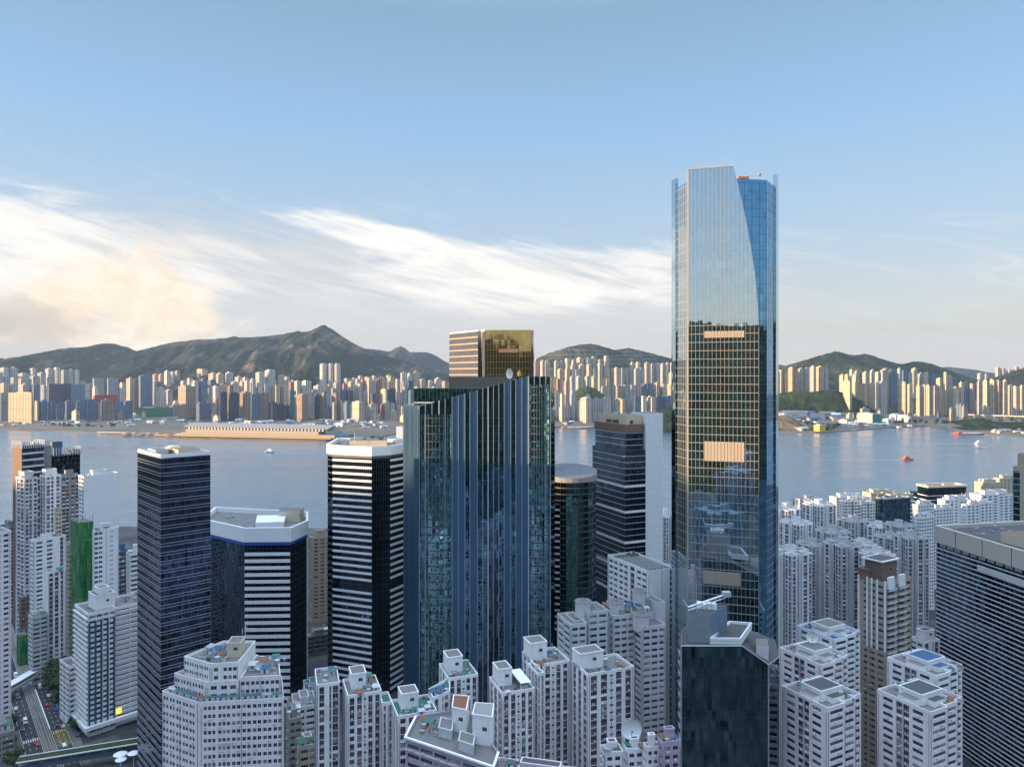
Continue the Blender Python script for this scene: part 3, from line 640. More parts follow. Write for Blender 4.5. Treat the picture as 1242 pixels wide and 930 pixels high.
def sub(P, u0, u1, v0, v1):
    F0, Rr, _, L = [Vector(p) for p in P]; eu, ev = Rr - F0, L - F0
    return [tuple(F0 + eu * u + ev * v) for u, v in ((u0, v0), (u1, v0), (u1, v1), (u0, v1))]
# shared roof furniture
KIT = {}
def kit():
    mb = MB(); mb.cyl(0, 0, 1.1, 0.3, 2.2, 12); mb.cyl(0, 0, 1.15, 2.2, 2.45, 12, 0, None, .3)
    for x, y in ((-.7, -.7), (.7, -.7), (.7, .7), (-.7, .7)): mb.box(x - .1, x + .1, y - .1, y + .1, 0, .35)
    KIT['water_tank'] = mb.mesh('water_tank', [M['metal']])
    mb = MB(); mb.box(-.9, .9, -.5, .5, .2, 1.3); mb.cyl(-.4, 0, .36, 1.3, 1.42, 10, 1); mb.cyl(.4, 0, .36, 1.3, 1.42, 10, 1); mb.box(-.8, -.7, -.5, .5, 0, .2); mb.box(.7, .8, -.5, .5, 0, .2)
    KIT['condenser_unit'] = mb.mesh('condenser_unit', [M['ac'], M['steel']])
    for nm, mt in (('roof_shed', 'metal'), ('roof_shed_blue', 'roofblue'), ('roof_shed_green', 'roofgreen'), ('roof_shed_rust', 'rust')):
        mb = MB(); mb.prism([(-1.6, -1.2), (1.6, -1.2), (1.6, 1.2), (-1.6, 1.2)], 0, [1.9, 1.9, 2.5, 2.5], 1); mb.prism([(-1.8, -1.4), (1.8, -1.4), (1.8, 1.4), (-1.8, 1.4)], 1.92, [1.99, 1.99, 2.66, 2.66], 0); mb.quad((-.5, -1.21, 0), (.3, -1.21, 0), (.3, -1.21, 1.7), (-.5, -1.21, 1.7), 2)
        KIT[nm] = mb.mesh('roof_shed', [M[mt], M['greywhite'], M['steel']])
    mb = MB(); n = 18
    ring = lambda r, y: [(r * math.cos(2 * math.pi * i / n), y, 1.7 + r * math.sin(2 * math.pi * i / n)) for i in range(n)]
    prs = [(0.01, 0), (.5, -.07), (1.0, -.28), (1.35, -.55)]
    for (r0, y0), (r1, y1) in zip(prs, prs[1:]):
        A, B = ring(r0, y0), ring(r1, y1)
        for i in range(n): j = (i + 1) % n; mb.quad(A[i], A[j], B[j], B[i]); mb.quad(B[i], B[j], (A[j][0], A[j][1] + .06, A[j][2]), (A[i][0], A[i][1] + .06, A[i][2]))
    mb.bar((0, .1, 0), (0, .05, 1.6), .09, 1); mb.bar((0, -.3, .5), (0, -1.1, 1.7), .035, 1); mb.box(-.08, .08, -1.2, -1.0, 1.6, 1.8, 1)
    KIT['satellite_dish'] = mb.mesh('satellite_dish', [M['white_clean'], M['steel']])
    mb = MB(); mb.bar((0, 0, 0), (0, 0, 5), .06); mb.bar((-.6, 0, 3.6), (.6, 0, 3.6), .04); mb.bar((-.45, 0, 4.3), (.45, 0, 4.3), .04); mb.box(-.12, .12, -.2, 0, 3.0, 4.2)
    KIT['antenna_mast'] = mb.mesh('antenna_mast', [M['finlight']])
    mb = MB(); mb.box(-2.5, 2.5, -.1, .1, .25, .45); mb.box(-2.5, 2.5, .25, .4, .2, .35); [mb.box(x - .08, x + .08, -.2, .5, 0, .25) for x in (-2.2, 0, 2.2)]
    KIT['pipe_run'] = mb.mesh('pipe_run', [M['metal']])
    r_ = random.Random(5); mb = MB(); mb.box(-1.1, 1.1, -.4, .4, 0, .45, 1)
    for _ in range(150):
        p = Vector((r_.uniform(-1.1, 1.1), r_.uniform(-.45, .45), r_.uniform(.4, 1.5))); u = Vector((r_.gauss(0, 1), r_.gauss(0, 1), r_.gauss(0, 1))).normalized() * .2; v = u.orthogonal().normalized() * .13
        mb.quad(tuple(p - u), tuple(p + v), tuple(p + u), tuple(p - v))
    KIT['planter'] = mb.mesh('planter', [M['leafpot'], M['concrete']])
    mb = MB(); mb.box(-.7, .7, -.5, .5, 0, 1.0); mb.box(-.8, .8, -.6, .6, 1.0, 1.1, 1); KIT['vent_box'] = mb.mesh('vent_box', [M['concrete'], M['metal']])
kit()
def clutter(root, poly, z, n, kinds, seed=1, s=1.0, margin=.12):
    """scatter roof fittings over a four-cornered roof without letting them overlap"""
    r_ = random.Random(seed); F0, Rr, L = Vector(poly[0]), Vector(poly[1]), Vector(poly[3]); rz0 = math.atan2((Rr - F0).y, (Rr - F0).x); used = []
    for _ in range(n * 6):
        if len(used) >= n: break
        u, v = r_.uniform(margin, 1 - margin), r_.uniform(margin, 1 - margin); p = F0 + (Rr - F0) * u + (L - F0) * v
        if any((p - q).length < 2.3 * s for q in used): continue
        used.append(p); k = r_.choice(kinds); q = s * r_.uniform(.75, 1.15)
        nm = 'roof_shed' if k.startswith('roof_shed') else k
        inst(KIT[k], nm, root, (p.x, p.y, z), rz0 + r_.choice((0, 0, math.pi / 2)) + (r_.uniform(-.5, .5) if k == 'satellite_dish' else 0), (q, q, q))
GEN = ['water_tank', 'condenser_unit', 'condenser_unit', 'vent_box', 'pipe_run', 'vent_box', 'antenna_mast']
OLD = ['roof_shed', 'roof_shed_blue', 'roof_shed_green', 'roof_shed_rust', 'water_tank', 'condenser_unit', 'antenna_mast', 'planter', 'pipe_run', 'vent_box']

# --- tallest glass tower (right) --------------------------------------------
def tallest_tower():
    A, Bc, Lf = (82.8, 335.0), (112.9, 325.4), (79.2, 350.0)
    C, D = (119.0, 332.0), (129.0, 346.0); bk = [(126, 374), (91, 385)]
    Mi = lerp2(A, Bc, .60)
    core = [Lf, A, Mi, C, D] + bk
    root = thing('glass_skyscraper', 'tallest glass skyscraper at right, gold lit grid below and sky mirrored above', 'skyscraper', (105, 352, 5))
    zt = 291.5; fh = 3.9
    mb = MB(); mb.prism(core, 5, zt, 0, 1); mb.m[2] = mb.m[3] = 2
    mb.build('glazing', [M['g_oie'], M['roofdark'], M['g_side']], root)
    a, bvec = Vector(A), Vector(Bc); t = (bvec - a).normalized(); L = (bvec - a).length; nn = Vector((t.y, -t.x)); th = 1.4
    ztop = [297.0, 297.8]
    def ur(z):                                           # where the shield's right edge runs at height z
        if z < 222: return 1.0
        q = (z - 222) / (298 - 222); return 1.0 - 0.36 * q ** 1.7
    zs = [5] + list(frange(40, 222, 26)) + list(frange(222, 295, 2)) + [296]
    mb = MB()
    def pt(u, z, o): p = a + t * (L * u) + nn * o; return (p.x, p.y, z)
    for z0, z1 in zip(zs, zs[1:] + [None]):
        u0 = ur(z0)
        if z1 is None: z1a, z1b, u1 = ztop[0], ztop[0] + (ztop[1] - ztop[0]) * ur(298), ur(298)
        else: z1a = z1b = z1; u1 = ur(z1)
        mb.quad(pt(0, z0, th), pt(u0, z0, th), pt(u1, z1b, th), pt(0, z1a, th))
        mb.quad(pt(u0, z0, th), pt(u0, z0, -2.5), pt(u1, z1b, -2.5), pt(u1, z1b, th), 1)
        mb.quad(pt(0, z0, -2.5), pt(0, z0, th), pt(0, z1a, th), pt(0, z1a, -2.5), 1)
        mb.quad(pt(u0, z0, -2.5), pt(0, z0, -2.5), pt(0, z1a, -2.5), pt(u1, z1b, -2.5))
    mb.quad(pt(0, ztop[0], th), pt(ur(298), ztop[0] + (ztop[1] - ztop[0]) * ur(298), th), pt(ur(298), ztop[0] + (ztop[1] - ztop[0]) * ur(298), -2.5), pt(0, ztop[0], -2.5), 1)
    mb.build('front_shield', [M['g_oie'], M['finlight']], root)
    # champagne grid over the shield
    g = MB(); n = 17
    for j in range(n + 1):
        u = j / n; zz = 297 if u < ur(297) else 222 + ((1 - u) / .36) ** (1 / 1.7) * 76
        p = a + t * (L * u); w2 = .06
        q = [p - t * w2 + nn * (th + .22), p + t * w2 + nn * (th + .22), p + t * w2 + nn * (th - .02), p - t * w2 + nn * (th - .02)]
        g.prism([tuple(x) for x in q], 5, zz)
    for z in frange(8.9, 296, fh):
        e = a + t * (L * ur(z)); g.prism([tuple(a + nn * (th + .18)), tuple(e + nn * (th + .18)), tuple(e + nn * (th - .02)), tuple(a + nn * (th - .02))], z, z + (.22 if z < 226 else .10), bottom=True)
    g.build('mullion_grid', M['finwarm'], root)
    mullions(root, core, [0], 5, zt - 1, 2.0, fh, .14, .16, M['finwarm']); mullions(root, core, [2], 5, zt - 1, 3.4, fh, .10, .10, M['bluepanel'])
    mullions(root, core, [3, 4, 5, 6], 5, zt - 1, 3.2, fh, .12, .12, M['fin'])
    # corner blades rising over the roof
    for p, q, h in ((Lf, lerp2(Lf, A, .28), 296), (D, lerp2(D, C, .25), 297)):
        v = (Vector(q) - Vector(p)); nrm = Vector((v.y, -v.x)).normalized() * .7
        prism_part(root, 'corner_blade', [tuple(Vector(p) + nrm), tuple(Vector(q) + nrm), tuple(Vector(q) - nrm), tuple(Vector(p) - nrm)], 5, h, M['g_oie'])
    gl = Vector(A) - t * .4
    prism_part(root, 'edge_strip', [tuple(gl + nn * 1.6), tuple(gl + t * .9 + nn * 1.6), tuple(gl + t * .9), tuple(gl)], 5, 297, M['finwarm'])
    for (u0, u1, z0, z1) in ((.24, .80, 217.8, 220.8), (.24, .80, 160.6, 169.6), (.22, .75, 103.5, 109.5)):
        p0, p1 = a + t * (L * u0), a + t * (L * u1); m_ = MB()
        m_.prism([tuple(p0 + nn * (th + .32)), tuple(p1 + nn * (th + .32)), tuple(p1 + nn * (th + .02)), tuple(p0 + nn * (th + .02))], z0, z1, 0, bottom=True)
        for k in range(13):
            p = p0 + (p1 - p0) * (k / 12); m_.prism([tuple(p - t * .06 + nn * (th + .45)), tuple(p + t * .06 + nn * (th + .45)), tuple(p + t * .06 + nn * th), tuple(p - t * .06 + nn * th)], z0, z1, 1)
        for zz in frange(z0 + 1, z1, 1.0): m_.prism([tuple(p0 + nn * (th + .40)), tuple(p1 + nn * (th + .40)), tuple(p1 + nn * th), tuple(p0 + nn * th)], zz, zz + .12, 1)
        m_.build('louvre_panel', [M['beige'], M['concrete']], root)
    prism_part(root, 'plant_room', [(100, 348), (122, 345), (120, 368), (98, 370)], zt - .5, zt + 3.2, [M['concrete'], M['roofdark']], 1)
    mb = MB(); mb.box(109, 114, 342, 345, zt + 3, zt + 4.6); mb.bar((111, 343, zt + 4.5), (119, 339, zt + 5.2), .22, 1); mb.bar((111, 343, zt + 4.5), (106, 347, zt + 5.6), .2, 1); mb.box(117.6, 118.6, 338, 339, zt + 3.9, zt + 5.0, 1)
    mb.build('roof_crane', [M['orange'], M['metal']], root)
    mb = MB(); tp = [a + t * (L * u) for u in (0, ur(297))]; mb.prism([tuple(tp[0] + nn * (th + .3)), tuple(tp[1] + nn * (th + .3)), tuple(tp[1] + nn * .4), tuple(tp[0] + nn * .4)], 296.6, 297.9, bottom=True); mb.build('top_rail', M['fin'], root)
    clutter(root, [(98, 352), (120, 350), (120, 368), (98, 370)], zt + 3.2, 6, GEN, 3)
tallest_tower()

# --- sloping blue glass tower (centre) ----------------------------------------
def sloping_tower():
    Lf, A, Bc, C = (-60.8, 400.0), (-50.5, 385.0), (21.0, 385.0), (23.8, 395.0)
    poly = [Lf, A, (8.5, 385), Bc, C, (22, 425), (-58, 428)]
    zl, zr = ZY(493, 385), ZY(456.5, 385)
    tops = [ZY(489, 400), zl, zr, zr, zr, zr - 3, zl - 3]
    root = thing('glass_office_tower', 'blue glass office tower with diagonal sloping top and pale vertical fins at centre', 'office tower', (-20, 400, 5))
    z_in = zl - 4
    prism_part(root, 'glazing', [Lf, A, (-50.5 + .01, 385), Bc, C, (22, 425), (-58, 428)] if False else poly, 5, z_in, [M['g_blue'], M['roofdark']], 1)
    # glass screen that climbs to the right above the roof
    mb = MB(); a, b = Vector(A), Vector((8.5, 385)); c = Vector(Bc)
    def ztop(x): return zl + (zr - zl) * min(1, (x + 50.5) / 59.0)
    mb.prism([A, (8.5, 385), (8.5, 385.6), (-50.5, 385.6)], z_in, [zl, zr, zr, zl]); mb.prism([(8.5, 385), Bc, (21, 385.6), (8.5, 385.6)], z_in, zr); mb.prism([Bc, C, (23.2, 395.2), (20.4, 385.4)], z_in, zr)
    mb.build('roof_screen', M['g_blue'], root)
    # solid blue metal columns
    def xs(px): return PX(px, 384.6)
    for p0, p1 in ((549, 563.5), (570.5, 578.5), (612, 619), (626, 640.5)):
        x0, x1 = xs(p0), xs(p1); m_ = MB(); m_.prism([(x0, 384.3), (x1, 384.3), (x1, 385.1), (x0, 385.1)], 5, [ztop(x0), ztop(x1), ztop(x1), ztop(x0)], bottom=True)
        for x in (x0 + (x1 - x0) * .33, x0 + (x1 - x0) * .66): m_.prism([(x - .12, 384.05), (x + .12, 384.05), (x + .12, 384.35), (x - .12, 384.35)], 5, ztop(x))
        m_.build('metal_column', M['bluepanel'], root)
    # thin bright fins, each its own part
    for px in (508.6, 516, 524, 532.5, 540, 548.5, 556, 564, 570, 579, 585.5, 592, 598.5, 605, 611.5, 619.5, 625.6, 633, 641, 648, 655, 662, 667.6):
        x = xs(px); w_ = .16 if px not in (532.5, 641, 592) else .24
        m_ = MB(); m_.prism([(x - w_, 383.75), (x + w_, 383.75), (x + w_, 385.02), (x - w_, 385.02)], 5, ztop(x) + .25, bottom=True); m_.build('vertical_fin', M['finlight' if w_ > .2 else 'fin'], root)
    # bowed glass bays with a floor band at each storey
    for px0, px1 in ((511, 547), (641.5, 666.5)):
        x0, x1 = xs(px0), xs(px1); n = 8; arc = [(x0 + (x1 - x0) * i / n, 385 - 1.9 * math.sin(math.pi * i / n)) for i in range(n + 1)]
        pl = arc + [(x1, 385.4), (x0, 385.4)]; zb = min(ztop(x0), ztop(x1)) - 4.5
        prism_part(root, 'glass_bay', pl, 5, zb, M['g_teal'], None)
        bands(root, 'floor_band', pl, list(range(n)), list(frange(9, zb - 1, 4.2)), .55, .12, M['steel'])
        mullions(root, pl, list(range(n)), 5, zb, 3, 4.2, .09, .1, M['fin'], horiz=False)
    # fluted left flank
    a, b, L, t, nn = edge(poly, 0); m_ = MB()
    for k in range(12):
        p = a + t * (L * (k + .5) / 12); m_.prism([tuple(p - t * .3 + nn * .7), tuple(p + t * .3 + nn * .7), tuple(p + t * .3), tuple(p - t * .3)], 5, zl + .5)
    m_.build('flank_fins', M['bluepanel'], root); parapet(root, [Lf, A, (-49, 400), (-58, 428)], zl - .6, .9, M['finlight'])
    mullions(root, poly, [1, 2], 5, z_in, 5.0, 4.2, .1, .12, M['steel'], vert=False)
    # storeys set back on the roof
    up = [(PX(503, 405), 402), (PX(596, 400), 397), (PX(604, 425), 422), (PX(508, 425), 422)]
    prism_part(root, 'upper_storey', up, z_in, ZY(471, 402), [M['g_teal'], M['roofdark']], 1)
    bands(root, 'upper_band', up, [0, 1, 3], [z_in + 1.5, z_in + 5.2], .7, .15, M['finlight'])
    mullions(root, up, [0, 3], z_in, ZY(471, 402), 2.2, 4, .1, .12, M['bluepanel'], horiz=False)
    pr = [(PX(545, 410), 409), (PX(625, 410), 409), (PX(625, 424), 424), (PX(545, 424), 424)]
    prism_part(root, 'plant_room', pr, z_in, ZY(457, 409), [M['steel'], M['roofdark']], 1)
    mullions(root, pr, [0], z_in, ZY(457, 409), 1.6, 4, .1, .12, M['bluepanel'], horiz=False)
    inst(KIT['satellite_dish'], 'satellite_dish', root, (PX(617, 400), 404, ZY(461, 404)), .5, (1.6, 1.6, 2.2))
    clutter(root, [(-45, 398), (-30, 398), (-30, 410), (-45, 410)], z_in, 5, GEN, 4)
    clutter(root, [(5, 398), (18, 398), (18, 420), (5, 420)], z_in, 6, GEN, 8)
sloping_tower()

# --- gold-reflecting glass block behind it ------------------------------------------------
def golden_tower():
    poly = [(PX(584, 468), 468), (PX(647, 466), 466), (PX(647, 466) + 2, 512), (PX(545, 504) + 12, 540), (PX(545, 504), 504)]; F0 = poly[0]; zt = ZY(401, 466)
    root = thing('glass_office_tower', 'tower topped by gold-reflecting glass with rosy left side, behind the sloping blue tower', 'office tower', (*centre(poly), 5))
    gapR = lerp2(poly[0], poly[1], .06); gapL = lerp2(poly[0], poly[4], .10)
    body = [gapR, poly[1], poly[2], poly[3], poly[4], gapL, tuple((Vector(gapR) + Vector(gapL) - Vector(F0)))]
    prism_part(root, 'rose_glazing', body, 5, zt, [M['g_rose'], M['roofdark']], 1)
    pan = [tuple(Vector(lerp2(poly[0], poly[1], u)) ) for u in (.07, .955)]
    a, b = Vector(pan[0]), Vector(pan[1]); t = (b - a).normalized(); nn = Vector((t.y, -t.x))
    P2 = [tuple(a + nn * 1.2), tuple(b + nn * 1.2), tuple(b + nn * .02), tuple(a + nn * .02)]
    prism_part(root, 'gold_sky_glazing', P2, 5, zt + .4, M['g_goldsky'])
    mullions(root, P2, [0], 5, zt, 1.9, 4.0, .12, .14, M['brown'])
    bands(root, 'sill_band', body, [4], list(frange(150, zt - 3, 4.2)), .9, .2, M['bronze'])
    p0, p1 = a + (b - a) * .30, a + (b - a) * .72
    prism_part(root, 'louvre_panel', [tuple(p0 + nn * 1.5), tuple(p1 + nn * 1.5), tuple(p1 + nn * 1.22), tuple(p0 + nn * 1.22)], ZY(427.5, 466), ZY(423, 466), M['brown'])
    parapet(root, body, zt, .8, M['finlight'])
golden_tower()

# --- dark blue banded tower (left) -------------------------------------------------
def banded_tower():
    P = foot(167, 195, 255, 322, 43); zt = ZY(553, 322)
    c1 = lerp2(P[0], P[1], .16); c0 = lerp2(P[0], P[3], .05)
    poly = [c0, c1, lerp2(P[1], P[0], .03), P[1], P[2], P[3]]
    poly = [P[0], P[1], P[2], P[3]]
    root = thing('banded_office_tower', 'dark blue glass tower with thin pale double bands around every floor, left foreground', 'office tower', (*centre(poly), 5))
    prism_part(root, 'glazing', poly, 5, zt - 1, [M['g_navy'], M['roofdark']], 1)
    zs = list(frange(zt - 4.0 * 39, zt - 2, 4.0))
    bands(root, 'upper_band', poly, None, zs, .22, .24, M['metal'])
    bands(root, 'lower_band', poly, None, [z - 1.25 for z in zs], .20, .22, M['metal'])
    mullions(root, poly, [0, 3], 5, zt - 1, 1.5, 4, .07, .08, M['steel'], horiz=False)
    parapet(root, poly, zt - 1, 1.6, M['white_clean'], .6)
    prism_part(root, 'plant_room', sub(P, .45, .9, .2, .75), zt - 1, zt + 1.6, [M['cream'], M['roof']], 1)
    prism_part(root, 'plant_room', sub(P, .12, .36, .45, .8), zt - 1, zt + 1.2, [M['greywhite'], M['roof']], 1)
    mb = MB(); c = Vector(sub(P, .5, .6, .5, .6)[0]); n = 16
    for k in range(5):
        r0, r1 = 3.4 * math.cos(k * .3), 3.4 * math.cos((k + 1) * .3); mb.cyl(c.x, c.y, max(r0, .1), zt + 1.5 + 1.6 * math.sin(k * .3), zt + 1.5 + 1.6 * math.sin((k + 1) * .3), n, 0, None, max(r1, .05))
    mb.build('roof_dome', M['cream'], root); clutter(root, poly, zt - 1, 8, GEN, 12)
banded_tower()

# --- white striped tower with octagonal plan ------------------------------------------
def striped_tower():
    poly = [(PX(397.5, 447), 447), (PX(404, 440), 440), (PX(451, 430), 430), (PX(473, 436), 436), (PX(490.5, 449), 449), (PX(490, 480), 480), (PX(410, 490), 490)]
    z0p, zt = ZY(553, 430), ZY(541.5, 430)
    root = thing('striped_office_tower', 'dark glass tower with white horizontal stripes and cream crown, left of the sloping tower', 'office tower', (*centre(poly), 5))
    prism_part(root, 'glazing', poly, 5, zt - 2, [M['g_dark'], M['roof']], 1)
    zs = [z for z in frange(z0p - 4.0 * 36, z0p - 2.5, 4.0)]
    zs = [z for i, z in enumerate(zs) if i != len(zs) - 20]
    bands(root, 'white_stripe', poly, [1], zs, 1.35, .55, M['white_clean'])
    bands(root, 'white_stripe', poly, [3], zs, 1.35, .55, M['white_clean'])
    bands(root, 'white_stripe', poly, [0], zs, .5, .3, M['steel'])
    mullions(root, poly, [1, 2, 3], 5, z0p, 1.5, 4, .08, .1, M['steel'])
    mb = MB(); mb.ring(offset(poly, .8), offset(poly, -.5), z0p, zt); mb.build('crown', M['white_clean'], root)
    mb = MB(); mb.ring(offset(poly, .25), offset(poly, -.3), z0p - 1.6, z0p - .02); mb.build('shadow_gap', M['steel'], root)
    q = [(PX(425, 455), 452), (PX(470, 455), 452), (PX(470, 475), 475), (PX(425, 475), 475)]
    prism_part(root, 'plant_room', q, zt - 2, zt + 1.6, [M['cream'], M['roof']], 1)
    prism_part(root, 'stair_tower', [(PX(482, 470), 465), (PX(490, 470), 465), (PX(490, 480), 476), (PX(482, 480), 476)], zt - 2, ZY(517, 465), [M['white_clean'], M['roof']], 1)
    clutter(root, q, zt + 1.6, 8, ['planter', 'planter', 'vent_box'], 5, 1.1)
    inst(KIT['antenna_mast'], 'antenna_mast', root, (PX(430, 450), 450, zt), .4, (1.3, 1.3, 1.4))
    clutter(root, [(PX(405, 447), 450), (PX(430, 445), 445), (PX(430, 478), 478), (PX(410, 478), 478)], zt - 2, 7, GEN, 6)
striped_tower()

# --- lower striped block with blue band -----------------------------------------------
def blue_band_block():
    poly = [(PX(246, 446), 446), (PX(297, 419), 419), (PX(352, 420), 420), (PX(372, 440), 440), (PX(372, 468), 468), (PX(262, 485), 485)]
    zt, zb = ZY(641, 419), ZY(657, 419); zc = ZY(661, 419)
    root = thing('striped_office_block', 'black glass block with broad white stripes, white parapet and blue band, behind the banded tower', 'office block', (*centre(poly), 5))
    prism_part(root, 'glazing', poly, 5, zt - 2.5, [M['g_dark'], M['roof']], 1)
    zs = list(frange(zc - 2.2 - 4.05 * 23, zc - 2.5, 4.05))
    bands(root, 'white_stripe', poly, [1], zs, 1.9, .5, M['white_clean'])
    bands(root, 'white_stripe', poly, [3], zs, 1.7, .5, M['white_clean'])
    mullions(root, poly, [0, 1, 2], 5, zc, 1.6, 4.05, .08, .1, M['steel'])
    mb = MB(); mb.ring(offset(poly, .9), offset(poly, -.5), zb, zt + .6); mb.build('parapet', M['white_clean'], root)
    mb = MB(); mb.ring(offset(poly, .6), offset(poly, -.3), zc, zb - .01); mb.build('blue_band', M['bluestripe'], root)
    q = [(PX(312, 435), 432), (PX(345, 435), 434), (PX(347, 455), 455), (PX(312, 455), 455)]
    prism_part(root, 'plant_room', q, zt - 2.5, zt + 1.0, [M['white_clean'], M['white_clean']], 1)
    prism_part(root, 'stair_tower', [(PX(340, 455), 452), (PX(366, 455), 450), (PX(369, 465), 464), (PX(340, 465), 466)], zt - 2.5, zt + 4, [M['cream'], M['roof']], 1)
    clutter(root, [(PX(258, 446), 450), (PX(300, 430), 430), (PX(308, 470), 472), (PX(268, 470), 474)], zt - 2.5, 14, GEN, 21)
blue_band_block()

# --- stepped dark tower with white slab -------------------------------------------------
def slab_tower():
    P = foot(722, 759, 780.5, 480, 24); P = [P[0], P[1], P[2], P[3]]
    zf, zt = ZY(524, 480), ZY(515, 480)
    root = thing('stepped_office_tower', 'dark glass tower with brown fascia and tall white slab on its right side', 'office tower', (*centre(P), 5))
    prism_part(root, 'glazing', P, 5, zf, [M['g_dark'], M['roof']], 1)
    mb = MB(); mb.ring(offset(P, .5), offset(P, -.6), zf - .3, zt); mb.build('fascia', M['brown'], root)
    a, b, L, t, nn = edge(P, 0); a1, b1, L1, t1, n1_ = edge(P, 3)
    lo = [tuple(Vector(P[0]) + nn * 2.2 + n1_ * 2.2), tuple(Vector(P[1]) + nn * 2.2), P[1], tuple(Vector(P[0])), P[3], tuple(Vector(P[3]) + n1_ * 2.2)]
    zl = ZY(546, 480)
    lo4 = [lo[0], lo[1], tuple(Vector(P[2])), tuple(Vector(P[3]) + n1_ * 2.2)]
    prism_part(root, 'lower_glazing', lo4, 5, zl, [M['g_dark'], M['roofdark']], 1)
    bands(root, 'floor_line', P, [0, 3], list(frange(zl + 3, zf - 1, 4.1)), .35, .2, M['finlight'])
    bands(root, 'floor_line', lo4, [0, 3], list(frange(zl - 4.1 * 24, zl, 4.1)), .35, .2, M['finlight'])
    for py in (590, 621, 658, 690, 722): strip_mb(lo4, [0, 3], ZY(py, 478) - .7, ZY(py, 478) + .9, .35).build('white_band', M['white_clean'], root)
    mullions(root, lo4, [0, 3], 5, zl, 3.0, 4.1, .08, .1, M['steel'], horiz=False)
    # white service slab
    s0 = Vector(P[1]) + nn * 2.6; s1 = Vector((PX(804, s0.y + 4), s0.y + 4))
    sl = [tuple(s0), tuple(s1), tuple(s1 + Vector((-2, 26))), tuple(s0 + Vector((-6, 24)))]
    prism_part(root, 'service_slab', sl, 5, ZY(501.5, s0.y), [M['white_clean'], M['roof']], 1)
    mb = MB()
    for z in frange(20, ZY(501.5, s0.y) - 1, 4.1): mb.prism([tuple(s0 + Vector((0, -.06))), tuple(s1 + Vector((0, -.06))), tuple(s1 + Vector((0, .02))), tuple(s0 + Vector((0, .02)))], z, z + .12, bottom=True)
    mb.build('slab_joint', M['greywhite'], root)
    pr = sub(P, .1, .99, .05, .95); prism_part(root, 'plant_room', pr, zf, ZY(503.5, 482), [M['cream'], M['roof']], 1)
    for e, us in ((3, (.30, .55)), (0, (.25,))):
        a, b, L, t, nn2 = edge(pr, e)
        for u in us:
            p = a + t * L * u; q = p + t * L * .2; prism_part(root, 'louvre', [tuple(p + nn2 * .2), tuple(q + nn2 * .2), tuple(q + nn2 * .01), tuple(p + nn2 * .01)], zt + .4, zt + 2.6, M['steel'], bottom=True)
    clutter(root, pr, ZY(503.5, 482), 6, GEN, 17)
slab_tower()

# --- round tower with pale roof -----------------------------------------------------------
def round_tower():
    d = 452; cx, cy, r = PX(694, d), d + 17, 17.0; zt = ZY(578, d - 8)
    root = thing('round_office_tower', 'round green glass tower with pale sloping round roof, right of the sloping tower', 'office tower', (cx, cy, 5))
    n = 28; poly = [(cx + r * math.cos(2 * math.pi * i / n), cy + r * math.sin(2 * math.pi * i / n)) for i in range(n)]
    prism_part(root, 'glazing', poly, 5, zt - 5, [M['g_green'], M['roof']], 1)
    bands(root, 'floor_band', poly, None, list(frange(zt - 5 - 4 * 30, zt - 8, 4.0)), .8, .18, M['steel'])
    mb = MB(); po = offset(poly, .8); zz = [zt + 2.6 * (y - cy) / r + .5 for x, y in po]; mb.prism(po, zt - 5, zz, 0, 1, True)
    mb.build('crown', [M['concrete'], M['disc']], root)
    mullions(root, poly, range(n // 2, n), 5, zt - 5, 2, 4, .08, .1, M['steel'], horiz=False)
    e = [(cx - 10, cy + 3), (cx - 2, cy + 3), (cx - 2, cy + 10), (cx - 10, cy + 10)]
    clutter(root, e, zt + 1.6, 7, GEN, 19)
    wing = [(PX(671, d), d + 2), (PX(679, d), d + 1), (PX(684, d + 20), d + 22), (PX(671, d + 20), d + 22)]
    prism_part(root, 'side_wing', wing, 5, ZY(612, d), [M['g_dark'], M['roof']], 1)
    bands(root, 'wing_band', wing, [0], list(frange(ZY(612, d) - 4 * 20, ZY(612, d) - 1, 4)), 1.2, .3, M['greywhite'])
round_tower()

